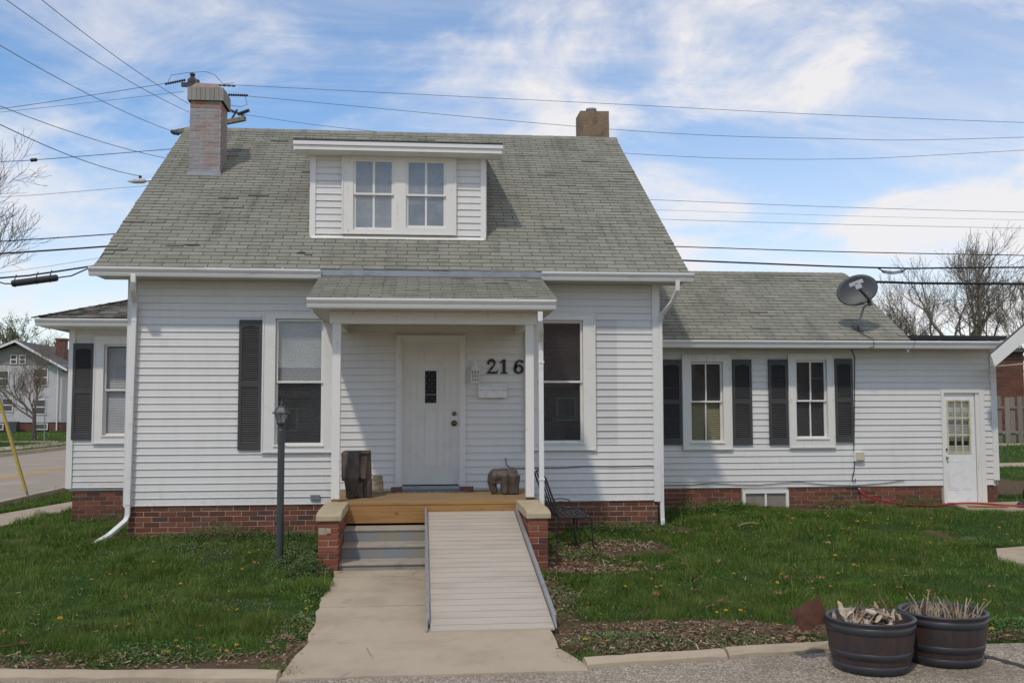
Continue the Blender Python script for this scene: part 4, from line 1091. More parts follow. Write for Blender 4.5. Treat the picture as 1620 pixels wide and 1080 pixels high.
# ---- right wing
def right_wing():
    y = 1.6; x0, x1 = MW-.02, 13.83
    ZB, ZT = .455, 2.755
    sh = wall_shell('wall', x0, x1, y, 5.4, ZB-.05, 2.74); sh.box(x0+.1, x1-.1, 3.1, 3.15, ZB, 2.7)
    sh.prism([(12.18, 1.62, 2.74), (12.18, 5.4, 2.74), (12.18, 3.55, 4.10)], (.04, 0, 0))
    w = sh.build('wall', M_['siding'], house)
    A = dict(t=(8.398, 9.207, 1.085, 2.628), g=(8.556, 9.041, 1.229, 2.482), mid=1.862)
    B = dict(t=(10.20, 10.965, 1.105, 2.645), g=(10.352, 10.825, 1.285, 2.515), mid=1.872)
    D = (12.85, 13.60, .12, 2.045)
    boards(w, 8.0-.36, 13.75, ZB, ZT, y, [cut(A['t']), cut(B['t']), (D[0]+.03, D[1]-.03, 0, D[3]-.03), (9.36, 10.17, 0, .40)])
    MB().box(13.745, 13.845, y-.034, y+.02, ZB+.08, ZT).build('corner_board', M_['trim'], house)
    MB().box(13.832, 13.846, y+.021, 5.4, ZB, ZT).build('side_siding', M_['siding'], house)
    window(*A['t'], A['g'], A['mid'], y, muntin=True, blind='blind', lower='blind_tan', trim='trim_old', tilt=-14, tilt_lo=-58, pitch=.03)
    window(*B['t'], B['g'], B['mid'], y, muntin=True, blind='blind', lower='blind', trim='trim_old', tilt=-14, pitch=.03)
    for (a, b, z0, z1) in ((8.03, 8.372, 1.16, 2.555), (9.232, 9.562, 1.155, 2.560), (9.852, 10.178, 1.152, 2.563), (10.99, 11.305, 1.19, 2.575)):
        shutter(a, b, z0, z1, y)
    # basement window
    bw = MB().frame(9.377, 10.162, .06, .405, .05, y-.03, y+.02).build('basement_window', M_['trim_old'], house)
    MB().box(9.755, 9.79, y-.02, y+.012, .11, .355).build('sash', M_['trim_old'], bw)
    for (a, b) in ((9.427, 9.755), (9.79, 10.112)):
        MB().box(a, b, y+.004, y+.012, .11, .355).build('pane', simple('boarded_pane', (.25, .215, .175), .7, scale=8, c2=(.19, .165, .135)), bw)
    # foundation
    f = MB().box(x0, 9.377, y+.007, 2.2, -.2, .44).box(10.162, 12.84, y+.007, 2.2, -.2, .44).box(9.377, 10.162, y+.03, 2.2, -.2, .44).box(13.61, 13.82, y+.018, 2.2, -.2, .44).box(13.4, 13.82, 2.2, 5.3, -.2, .44).build('foundation', M_['mortar'], house)
    for (a, L, s) in ((x0, 9.37-x0, 41), (10.17, 2.66, 42), (13.61, .21, 43)):
        lay(f, (a, y), (1, 0), L, .02, 6, nrm=(0, -1), seed=s, as_obj=False, bl=.216, bh=.0705)
    # back door
    x0d, x1d, z0d, z1d = 12.905, 13.452, .165, 1.998
    fr = MB(); fr.box(D[0], 12.90, y-.04, y+.03, .10, D[3]); fr.box(13.462, 13.525, y-.02, y+.03, .10, 2.0); fr.box(13.525, D[1]+.01, y-.04, y+.03, .10, D[3]); fr.box(12.90, 13.525, y-.04, y+.03, 2.002, D[3])
    fr.build('door_frame', M_['trim_old'], house)
    d = MB(); yd = y+.0
    gx0, gx1, gz0, gz1 = 12.955, 13.375, .985, 1.885
    d.box(x0d, gx0, yd, yd+.04, z0d, z1d); d.box(gx1, x1d, yd, yd+.04, z0d, z1d); d.box(gx0, gx1, yd, yd+.04, gz1, z1d); d.box(gx0, gx1, yd, yd+.04, z0d, gz0)
    for (a, b) in ((12.955, 13.135), (13.195, 13.375)):
        d.frame(a, b, .38, .86, .012, yd-.006, yd-.0005); d.box(a+.028, b-.028, yd-.005, yd-.0005, .408, .832)
    dr_ = d.build('back_door', M_['white_plastic'], house, bevel=.002)
    g = MB().frame(gx0, gx1, gz0, gz1, .022, yd-.012, yd+.03)
    for i in (1, 2):
        xx = gx0 + .022 + (gx1-gx0-.044)*i/3; zz = gz0 + .022 + (gz1-gz0-.044)*i/3
        g.box(xx-.008, xx+.008, yd-.008, yd+.02, gz0+.022, gz1-.022)
    for j in range(3):
        a = gx0+.022 + (gx1-gx0-.044)*j/3 + (.008 if j else 0); b = gx0+.022 + (gx1-gx0-.044)*(j+1)/3 - (.008 if j < 2 else 0)
        for i in (1, 2):
            zz = gz0 + .022 + (gz1-gz0-.044)*i/3; g.box(a, b, yd-.008, yd+.02, zz-.008, zz+.008)
    g.build('window_grille', M_['cream_paint'], dr_)
    for j in range(3):
        for i in range(3):
            a = gx0+.022 + (gx1-gx0-.044)*j/3; b = a + (gx1-gx0-.044)/3; c0 = gz0+.022 + (gz1-gz0-.044)*i/3; c1 = c0 + (gz1-gz0-.044)/3
            MB().box(a+.009, b-.009, yd+.005, yd+.008, c0+.009, c1-.009).build('pane', M_['glass'], dr_)
    bl = MB(); z = gz1-.03
    while z > gz0+.03:
        if not (1.12 < z < 1.18): bl.obox(((gx0+gx1)/2, yd+.06, z), (.21, 0, 0), (0, .008, .011), (0, -.0005, .0005))
        z -= .026
    o = bl.build('blind', M_['blind_light'], dr_); o['kind'] = 'stuff'
    for z in (.915, 1.055):
        k = MB(); n = 14; V = []; F = []
        for rr, yy in ((.024, 0), (.024, -.01), (.012, -.02), (.022, -.04), (.018, -.055), (.002, -.058)):
            for j in range(n): a = 2*math.pi*j/n; V.append((x0d+.022+rr*math.cos(a)*(1 if z < 1 else .8), yd+yy*(1 if z < 1 else .5), z+rr*math.sin(a)*(1 if z < 1 else .8)))
        for i in range(5):
            for j in range(n): F.append((i*n+j, i*n+(j+1) % n, (i+1)*n+(j+1) % n, (i+1)*n+j))
        k.add(V, F).build('door_knob', M_['steel'] if z < 1 else M_['black_metal'], dr_, smooth=True)
    MB().box(12.86, 13.6, y-.12, y+.03, .08, .145).build('door_sill', M_['trim_old'], house)
    # gabled roof
    ye, ze, yr, zr, xa, xb = 1.2, 2.865, 3.55, 4.285, MW-.02, 12.12
    m = MB(); m.prism([(xa, ye, ze), (xa, yr, zr), (xa, yr, zr-.1), (xa, ye, ze-.08)][::-1], (xb-xa, 0, 0))
    m.prism([(xa, yr+.001, zr), (xa, 2*yr-ye, ze), (xa, 2*yr-ye, ze-.08), (xa, yr+.001, zr-.1)][::-1], (xb-xa, 0, 0))
    rf = m.build('wing_roof', M_['roof_under'], house)
    V = Vector((0, yr-ye, zr-ze)); S = V.length
    shingle_roof(rf, (xa, ye-.01, ze-.004), (1, 0, 0), V, xb-xa+.02, S, 51, expo=.124)
    shingle_roof(rf, (xb+.01, 2*yr-ye, ze), (-1, 0, 0), Vector((0, -(yr-ye), zr-ze)), xb-xa, S, 52)
    cp = MB()
    kk = (zr-ze)/(yr-ye)
    for i in range(32):
        a = xa + i*.14; b = min(a+.15, xb+.02)
        cp.add([(a, yr-.12, zr-.12*kk+.014), (a, yr, zr+.02), (a, yr+.12, zr-.12*kk+.014), (b, yr-.12, zr-.12*kk+.020), (b, yr, zr+.026), (b, yr+.12, zr-.12*kk+.020)], [(0, 3, 4, 1), (1, 4, 5, 2)])
    o = cp.build('ridge_caps', M_['shingle'], rf); o['kind'] = 'stuff'
    MB().prism([(xb-.03, ye, ze-.085), (xb-.03, yr, zr-.105), (xb-.03, yr, zr-.22), (xb-.03, ye, ze-.2)], (.03, 0, 0)).build('rake_board', M_['trim'], rf)
    gutter(MW+.03, 12.16, ye, 2.848, rf)
    gutter(12.165, 13.86, ye, 2.848, rf)
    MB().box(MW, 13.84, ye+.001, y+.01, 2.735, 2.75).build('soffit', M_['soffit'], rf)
    MB().box(MW, 12.1, ye+.002, ye+.02, 2.75, 2.80).build('fascia', M_['trim'], rf)
    # flat membrane roof over the end bay
    fl = MB(); fl.prism([(12.10, ye+.0005, 2.78), (12.10, ye+.0005, 2.86), (12.10, 5.6, 3.06), (12.10, 5.6, 2.78)], (1.80, 0, 0)); fl.box(12.16, 14.30, 1.95, 5.5, 2.93, 3.005)
    fr_ = fl.build('flat_roof', M_['membrane'], house)
    # drips: rivets
right_wing()
# ---- left wing with hipped roof
def left_wing():
    y = 2.6; x0 = -1.665
    ZB, ZT = .475, 3.10
    sh = MB().box(x0+.02, x0+.06, y+.02, 7, ZB-.05, 3.12).box(x0+.06, .02, 6.94, 7, ZB-.05, 3.12).box(x0+.06, .02, y+.02, 6.94, ZB-.05, ZB).box(x0+.06, .0, y+1.4, y+1.45, ZB, 3.1)
    w = sh.build('wall', M_['siding'], house)
    t = (-1.262, -.56, 1.205, 2.955); g = (-1.082, -.735, 1.360, 2.800)
    boards(w, x0+.08, .02, ZB, ZT, y, [cut(t)])
    MB().box(x0-.005, x0+.085, y-.034, y+.02, ZB-.01, ZT).build('corner_board', M_['trim'], house)
    MB().box(x0-.016, x0-.006, y-.03, 7, ZB, ZT).build('side_siding', M_['siding'], house)
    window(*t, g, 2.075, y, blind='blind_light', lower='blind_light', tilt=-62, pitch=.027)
    shutter(-1.606, -1.275, 1.262, 2.848, y)
    f = MB().box(x0+.08, .0, y+.047, 3.2, -.3, ZB-.01).box(x0+.08, x0+.4, 3.2, 6.9, -.3, ZB-.01).build('foundation', M_['mortar'], house)
    lay(f, (x0+.075, y+.04), (1, 0), 1.6, -.10, 8, nrm=(0, -1), seed=61, as_obj=False)
    ze, ye, xe, k = 3.235, 2.17, -2.02, .36
    m = MB(); run = 2.02; zt = ze + run*k
    P = [(xe, ye, ze), (0, ye, ze), (0, ye+run, zt), (xe, 7.3, ze), (0, 7.3-0.0, zt)]
    m.add([P[0], P[1], P[2], P[3], P[4]], [(0, 1, 2), (0, 2, 4, 3)])
    m.add([(xe, ye, ze-.05), (0, ye, ze-.05), (0, 7.3, ze-.05), (xe, 7.3, ze-.05)], [(0, 3, 2, 1)])
    rf = m.build('left_wing_roof', M_['roof_under'], house)
    r = random.Random(8); s = MB()
    Nn = Vector((0, -k, 1)).normalized(); U = Vector((1, 0, 0)); V = Vector((0, 1, k)).normalized(); o = Vector((xe, ye-.02, ze))
    S = math.hypot(run, run*k); nrow = int(S/.127)
    for i in range(nrow+1):
        v = i*.127; lo = v/S*run; u = lo - r.uniform(0, .2)
        while u < 2.02:
            a, b = max(u, lo-.05), min(u+.305, 2.02); u += .305
            if b-a > .05: tab_geo(s, o, U, V, Nn, a, b, v, .127, r, r.uniform(0, .018) if r.random() < .5 else 0)
    U2 = Vector((0, -1, 0)); V2 = Vector((1, 0, k)).normalized(); N2 = U2.cross(V2).normalized(); o2 = Vector((xe-.02, 7.3, ze))
    for i in range(nrow+1):
        v = i*.127; hi = 5.13 - v/S*run; u = -r.uniform(0, .3)
        while u < hi:
            a, b = max(u, 0), min(u+.305, hi+.03); u += .305
            if b-a > .05: tab_geo(s, o2, U2, V2, N2, a, b, v, .127, r, r.uniform(0, .018) if r.random() < .5 else 0)
    # curled hip caps
    for i in range(14):
        q = i/14; c = Vector((xe + run*q, ye + run*q, ze + run*k*q + .02)); d = Vector((1, 1, k)).normalized()
        s.obox(c, d*.10, Vector((1, -1, 0)).normalized()*.07, Vector((0, 0, 1))*.008 + Vector((r.uniform(-.004, .004), 0, .004)))
    q = s.build('shingles', M_['shingle_worn'], rf); q['kind'] = 'stuff'
    gutter(xe-.03, -.005, ye, ze-.02, rf)
    MB().box(xe-.0, 0, ye+.003, ye+.02, ze-.14, ze-.045).box(xe, xe+.02, ye+.02, 7.3, ze-.14, ze-.045).build('fascia', M_['trim'], rf)
    MB().box(xe+.02, 0, ye+.02, y+.01, ze-.15, ze-.142).build('soffit', M_['trim'], rf)
left_wing()
# ------------------------------------------------------------------ things on and around the porch
def ramp_():
    t = thing('wheelchair_ramp', 'long aluminium wheelchair ramp from the porch deck down to the walk', 'ramp', (4.7, -3.8, -.1))
    yt, zt, yb, zb = -1.785, .470, -5.75, -.118
    n = 25; m = simple('dusty_ramp_plank', (.475, .41, .33), .6, scale=2.5, c2=(.395, .335, .265), thr=(.4, .75), bmp=.2, bscale=90, stretch=(.5, 1.6, 1))
    def pt(q, x_l=0.): return yt + (yb-yt)*q, zt + (zb-zt)*q
    for i in range(n):
        a, b = i/n, (i+1)/n
        (ya, za), (y2, z2) = pt(a), pt(b)
        xl0, xr0 = 4.175 - .018*a, 5.265 - .045*a; xl1, xr1 = 4.175 - .018*b, 5.265 - .045*b
        w = .0003
        P = [(xl1, y2, z2), (xr1, y2, z2), (xr0, ya, za), (xl0, ya, za)]
        pk = MB(); pk.add([(x, y, z-.02) for x, y, z in P] + [(x, y + (w if k < 2 else -w), z) for k, (x, y, z) in enumerate(P)], [(0,3,2,1),(4,5,6,7),(0,1,5,4),(1,2,6,5),(2,3,7,6),(3,0,4,7)])
        # fine raised rib on each plank
        for rb in (.22,):
            q = a + (b-a)*rb; yy, zz = pt(q); pk.obox(((xl0+xr0)/2, yy, zz+.0015), ((xr0-xl0)/2-.01, 0, 0), (0, .004, 0), (0, 0, .0004))
        pk.build('plank', m, t)
    sh_ = MB(); q0, q1 = pt(.001), pt(.999)
    sh_.add([(4.162, q1[0], q1[1]-.0012), (5.218, q1[0], q1[1]-.0012), (5.262, q0[0], q0[1]-.0012), (4.178, q0[0], q0[1]-.0012), (4.162, q1[0], q1[1]-.014), (5.218, q1[0], q1[1]-.014), (5.262, q0[0], q0[1]-.014), (4.178, q0[0], q0[1]-.014)], [(0, 1, 2, 3), (7, 6, 5, 4), (0, 4, 5, 1), (1, 5, 6, 2), (2, 6, 7, 3), (3, 7, 4, 0)]).build('deck_sheet', m, t)
    for (s, x0, x1) in ((-1, 4.140, 4.118), (1, 5.275, 5.228)):
        r = MB(); e = .955; (y2, z2) = pt(e)
        r.prism([(x0, yt+.02, zt-.03), (x0, yt+.02, zt+.075), (x0, yt-.03, zt+.072), ], (.03, 0, 0)) if False else None
        A = [(x0, yt, zt-.03), (x0+.032, yt, zt-.03), (x0+.032, yt, zt+.055), (x0, yt, zt+.055)]
        B = [(x1+(x0-x1)*(1-e), y2, z2-.03), (x1+(x0-x1)*(1-e)+.032, y2, z2-.03), (x1+(x0-x1)*(1-e)+.032, y2, z2+.050), (x1+(x0-x1)*(1-e), y2, z2+.050)]
        r.add(A + B, [(0, 1, 2, 3), (7, 6, 5, 4), (0, 4, 5, 1), (1, 5, 6, 2), (2, 6, 7, 3), (3, 7, 4, 0)])
        Bx = x1; r.add([(Bx, y2+.001, z2-.03), (Bx+.014, y2+.001, z2-.03), (Bx+.014, yb, zb-.01), (Bx, yb, zb-.01), (Bx, y2+.001, z2+.045), (Bx+.014, y2+.001, z2+.045), (Bx+.014, yb, zb+.012), (Bx, yb, zb+.012)],
              [(0, 1, 2, 3), (7, 6, 5, 4), (0, 4, 5, 1), (1, 5, 6, 2), (2, 6, 7, 3), (3, 7, 4, 0)])
        r.build('side_rail', M_['alu'], t, bevel=.003)
ramp_()
def lamp_post():
    x, y = 2.445, -2.40; z0 = float(gz(x, y))
    t = thing('lamp_post', 'dark grey lamp post with a glazed lantern standing on the front lawn', 'lamp post', (x, y, z0))
    MB().lathe([(.041, -.1), (.041, 1.42), (.046, 1.43), (.046, 1.58), (.040, 1.59)], (x, y, z0), 20, ).build('pole', M_['lamp_metal'], t, smooth=False, bevel=0)
    zl = 1.54
    MB().lathe([(.030, 1.55-.03), (.030, 1.585), (.056, 1.60), (.058, 1.615), (.05, 1.617)], (x, y, -.02), 16).build('lantern_base', M_['lamp_metal'], t)
    zb, zt2 = 1.598, 1.70; rb, rt_ = .050, .082
    ln = MB(); gl = []
    for i in range(6):
        a = 2*math.pi*(i+.5)/6; b = 2*math.pi*(i+1.5)/6
        p0 = Vector((x + rb*math.cos(a), y + rb*math.sin(a), zb)); p1 = Vector((x + rt_*math.cos(a), y + rt_*math.sin(a), zt2))
        q0 = Vector((x + rb*math.cos(b), y + rb*math.sin(b), zb)); q1 = Vector((x + rt_*math.cos(b), y + rt_*math.sin(b), zt2))
        ln.tube([p0, p1], .005, 5); gl.append((p0, q0, q1, p1))
    ln.build('lantern_frame', M_['lamp_metal'], t)
    for q in gl:
        c = sum(q, Vector())/4; MB().prism([p.lerp(c, .06) for p in q], (Vector((x, y, c.z)) - c).normalized()*.002).build('pane', M_['glass_lamp'], t)
    MB().lathe([(.09, zt2), (.112, zt2+.003), (.112, zt2+.010), (.092, zt2+.03), (.060, zt2+.075), (.040, zt2+.092), (.014, zt2+.098), (.010, zt2+.12), (.018, zt2+.130), (.008, zt2+.142), (.003, zt2+.175)], (x, y, 0), 6).build('lantern_roof', M_['lamp_metal'], t)
    MB().lathe([(.012, 0), (.02, .03), (.022, .055), (.008, .08)], (x, y, zb+.0), 10).build('bulb', M_['white_plastic'], t, smooth=True)
    MB().tube([(x+.04, y-.01, 1.33), (x+.062, y-.015, 1.33)], .006, 6).build('screw', M_['black_metal'], t)
lamp_post()

# house numerals as extruded variable-width strokes
def numeral(ch, strokes, x, z, s, label, polys=()):
    m = MB(); y0, y1 = -.036, -.018
    for st in strokes:
        P = [Vector((a, b)) for a, b, w in st]; W = [w for *_, w in st]; k = len(P); L = []; R = []
        for i in range(k):
            t = (P[min(i+1, k-1)] - P[max(i-1, 0)]).normalized(); n = Vector((-t.y, t.x))
            L.append(P[i] + n*W[i]/2); R.append(P[i] - n*W[i]/2)
        V = []
        for yy in (y0, y1):
            for q in L + R: V.append((x + q.x*s, yy, z + q.y*s))
        o = 2*k; F = []
        for i in range(k-1):
            F += [(i, i+1, k+i+1, k+i), (o+i, o+k+i, o+k+i+1, o+i+1), (i, o+i, o+i+1, i+1), (k+i, k+i+1, o+k+i+1, o+k+i)]
        F += [(0, k, o+k, o), (k-1, o+k-1, o+2*k-1, 2*k-1)]
        m.add(V, F)
    for py in polys:
        m.prism([(x + a*s, y0-.0005, z + b*s) for a, b in py], (0, y1-y0, 0))
    return tag(m.build('house_numeral', M_['black_metal']), label, 'numeral', 'house numerals')
def arc(cx, cy, r, a0, a1, n, w0, w1, ry=None, wf=None):
    ry = ry or r; out = []
    for i in range(n+1):
        q = i/n; a = math.radians(a0 + (a1-a0)*q); w = wf(q) if wf else w0 + (w1-w0)*q
        out.append((cx + r*math.cos(a), cy + ry*math.sin(a), w))
    return out
two = arc(.35, .70, .225, 172, -38, 16, .10, .20, .21, wf=lambda q: .09 + .13*math.sin(math.pi*min(1, q*1.05))**1.2) + [(.36, .36, .16), (.22, .20, .10), (.13, .10, .06)]
NZ = 2.262
numeral('2', [two], 5.040, NZ, .215, 'black metal numeral 2, first of the house number by the door',
        [[(.04, 0), (.74, 0), (.80, .26), (.75, .26), (.68, .15), (.20, .15), (.04, .06)], [(.06, .64), (.20, .60), (.25, .68), (.20, .77), (.10, .78)]])
numeral('1', [[(.34, .03, .20), (.34, .96, .20)]], 5.228, NZ, .215, 'black metal numeral 1, middle of the house number',
        [[(.10, 0), (.58, 0), (.58, .09), (.10, .09)], [(.08, .72), (.26, .80), (.40, .97), (.30, .985), (.08, .82)]])
six = arc(.38, .31, .25, 0, 360, 28, .17, .17, .25, wf=lambda q: .115 + .07*abs(math.cos(q*2*math.pi)))
tail = [(.17, .34, .16), (.16, .50, .18), (.20, .68, .17), (.30, .84, .13), (.44, .92, .10), (.58, .90, .08)]
numeral('6', [six, tail], 5.432, NZ, .215, 'black metal numeral 6, last of the house number beside the post', [[(.52, .74), (.66, .74), (.70, .84), (.62, .93), (.53, .86)]])

def mailbox():
    t = thing('mailbox', 'white metal wall mailbox under the house number', 'mailbox', (5.13, -.06, 1.91))
    x0, x1, z0, z1 = 4.925, 5.335, 1.912, 2.125
    m = MB(); m.prism([(x0, -.02, z0), (x0, -.095, z0), (x0, -.095, z0+.105), (x0, -.02, z1-.01)][::-1], (x1-x0, 0, 0)); m.build('box', M_['white_plastic'], t, bevel=.005)
    l = MB(); l.prism([(x0-.004, -.018, z1), (x0-.004, -.018, z1-.012), (x0-.004, -.098, z0+.108), (x0-.004, -.104, z0+.118)], (x1-x0+.008, 0, 0)); l.build('lid', M_['white_plastic'], t, bevel=.003)
    r = MB(); r.tube([(x0+.04, -.097, z0+.025), (x0+.04, -.097, z0+.080), (x1-.04, -.097, z0+.080), (x1-.04, -.097, z0+.025), (x0+.04, -.097, z0+.025)], .003, 5); r.build('embossed_rim', M_['white_plastic'], t)
    h = MB()
    for q in (.1, .5, .9): xx = x0 + (x1-x0)*q; h.tube([(xx-.012, -.10, z0+.110), (xx+.012, -.10, z0+.110)], .005, 6)
    h.build('hinge', M_['steel'], t)
mailbox()
def wall_lantern():
    t = thing('wall_lantern', 'white coach lantern mounted on siding right of the front door', 'wall lamp', (4.873, -.05, 2.13))
    x = 4.873; m = MB()
    m.lathe([(.045, 0), (.045, .012), (.03, .02), (.001, .021)], (0, 0, 0), 16); m.v = [(x + a, -.018 - c, 2.385 + b*1.6) for a, b, c in m.v]; m.build('back_plate', M_['white_plastic'], t)
    MB().tube([(x, -.03, 2.36), (x, -.075, 2.40), (x, -.105, 2.405), (x, -.105, 2.385)], .009, 8).tube([(x, -.105, 2.40), (x, -.105, 2.49)], .006, 6).build('arm', M_['white_plastic'], t)
    MB().lathe([(.072, 2.305), (.072, 2.312), (.055, 2.335), (.040, 2.36), (.022, 2.385), (.010, 2.395)], (x, -.105, 0), 8).build('lantern_roof', M_['white_plastic'], t)
    g = MB(); a, b = .062, .052
    for sx in (-1, -.33, .33, 1):
        for sy in (-1, 1):
            g.tube([(x+sx*a, -.105+sy*a, 2.305), (x+sx*b, -.105+sy*b, 2.14)], .0045, 5)
            if abs(sx) < 1: g.tube([(x+sy*a, -.105+sx*a, 2.305), (x+sy*b, -.105+sx*b, 2.14)], .0045, 5)
    for z, r_ in ((2.14, b), (2.195, .0553), (2.25, .0586), (2.302, a)):
        P = [(x-r_, -.105-r_, z), (x+r_, -.105-r_, z), (x+r_, -.105+r_, z), (x-r_, -.105+r_, z)]
        for i in range(4): g.tube([P[i], P[(i+1) % 4]], .0042, 5)
    g.build('lantern_frame', M_['white_plastic'], t)
    MB().box(x-b+.004, x+b-.004, -.105-b+.004, -.105+b-.004, 2.145, 2.30).build('lantern_glass', M_['glass_lamp'], t)
    MB().box(x-b-.004, x+b+.004, -.105-b-.004, -.105+b+.004, 2.128, 2.138).build('base', M_['white_plastic'], t)
wall_lantern()

def remeshed(name, mb, mat, vox, smooth_it=6, parent=None):
    o = mb.build(name, mat, parent, smooth=True)
    r = o.modifiers.new('remesh', 'REMESH'); r.mode = 'VOXEL'; r.voxel_size = vox; r.use_smooth_shade = True
    s = o.modifiers.new('smooth', 'SMOOTH'); s.iterations = smooth_it; s.factor = .5
    return o
def taper(m, x0, x1, y0, y1, z0, X0, X1, Y0, Y1, z1):
    return m.add([(x0,y0,z0),(x1,y0,z0),(x1,y1,z0),(x0,y1,z0),(X0,Y0,z1),(X1,Y0,z1),(X1,Y1,z1),(X0,Y1,z1)], [(0,3,2,1),(4,5,6,7),(0,1,5,4),(1,2,6,5),(2,3,7,6),(3,0,4,7)])
# tall carved elephant, facing the street
e = MB()
taper(e, 3.115, 3.45, -1.16, -.86, .60, 3.10, 3.43, -1.18, -.86, 1.18)       # body block
taper(e, 3.095, 3.29, -1.33, -1.1, .86, 3.065, 3.30, -1.27, -1.1, 1.195)      # forehead
taper(e, 3.140, 3.245, -1.285, -1.12, .60, 3.098, 3.288, -1.33, -1.12, .88)    # trunk
taper(e, 3.062, 3.10, -1.20, -.95, .82, 3.058, 3.11, -1.22, -.95, 1.19)       # left ear
taper(e, 3.31, 3.385, -1.245, -1.1, .84, 3.30, 3.40, -1.225, -1.1, 1.185)     # right ear
taper(e, 3.385, 3.455, -1.20, -1.0, .60, 3.385, 3.44, -1.20, -1.0, .80)       # foot
taper(e, 3.265, 3.345, -1.215, -1.0, .60, 3.275, 3.34, -1.205, -1.0, .80)
e.box(3.075, 3.43, -1.25, -.87, 1.165, 1.205)
tag(remeshed('carved_elephant', e, M_['carved'], .011, 3), 'tall dark carved wooden elephant on the left end of the porch deck', 'sculpture')
# small elephant stool, seen from the side
e = MB()
def ell(m, c, rx, ry, rz, n=14):
    V = []; F = []
    for i in range(n+1):
        th = math.pi*i/n
        for j in range(n): a = 2*math.pi*j/n; V.append((c[0] + rx*math.sin(th)*math.cos(a), c[1] + ry*math.sin(th)*math.sin(a), c[2] + rz*math.cos(th)))
    for i in range(n):
        for j in range(n): F.append((i*n+j, (i+1)*n+j, (i+1)*n+(j+1) % n, i*n+(j+1) % n))
    m.add(V, F)
e.box(5.055, 5.405, -.93, -.72, .745, .925)
ell(e, (5.10, -.83, .84), .090, .130, .105); ell(e, (5.335, -.83, .82), .095, .130, .12)
ell(e, (5.22, -.83, .85), .20, .135, .10)
e.tube([(5.085, -.84, .86), (5.062, -.85, .77), (5.072, -.85, .69), (5.100, -.85, .615)], [.085, .072, .056, .046], 10)
for (lx, ly, r_) in ((5.235, -.90, .058), (5.235, -.76, .055), (5.362, -.90, .066), (5.362, -.77, .06)):
    e.tube([(lx, ly, .86), (lx, ly, .72), (lx, ly, .605)], [r_*1.3, r_*1.0, r_*1.02], 10)
e.box(5.30, 5.415, -.94, -.72, .605, .85) if False else None
tag(remeshed('elephant_stool', e, M_['carved2'], .009, 5), 'low brown carved elephant stool at the right end of the porch deck', 'stool')
s = MB(); r = random.Random(3); n = 9
V = []; F = []
for i in range(7):
    z = .60 + .235*i/6; k = [1.0, 1.03, .98, .96, .93, .90, .78][i]
    for j in range(n):
        a = 2*math.pi*j/n; q = k*(1 + r.uniform(-.09, .09)); sx = max(-.85, min(.85, math.cos(a)*1.2)); sy = max(-.85, min(.85, math.sin(a)*1.2))
        V.append((3.50 + .095*sx*q, -.42 + .085*sy*q, z + r.uniform(-.006, .006)*(0 < i < 6)))
for i in range(6):
    for j in range(n): F.append((i*n+j, i*n+(j+1) % n, (i+1)*n+(j+1) % n, (i+1)*n+j))
F += [tuple(range(n))[::-1], tuple(range(6*n, 7*n))]
s.add(V, F); tag(s.build('stone_block', M_['fieldstone'], bevel=.008), 'rough tan stone block behind the tall wooden elephant', 'stone')
tag(MB().box(3.755, 4.735, -.50, -.085, .599, .611).build('door_mat', M_['mat_fabric'], bevel=.004), 'dark patterned mat lying before the front door', 'mat')
for (x, y, a, l) in ((3.765, -.44, .12, 'dark red brick holding down the left corner of the mat'), (4.735, -.45, -.08, 'dark red brick holding down the right corner of the mat')):
    o = MB().box(-.098, .098, -.05, .05, 0, .062).build('loose_brick', M_['paver'], bevel=.005); o.location = (x, y, .612); o.rotation_euler.z = a
    if x < 4: o.scale.x = .75
    tag(o, l, 'brick', 'bricks on the door mat')

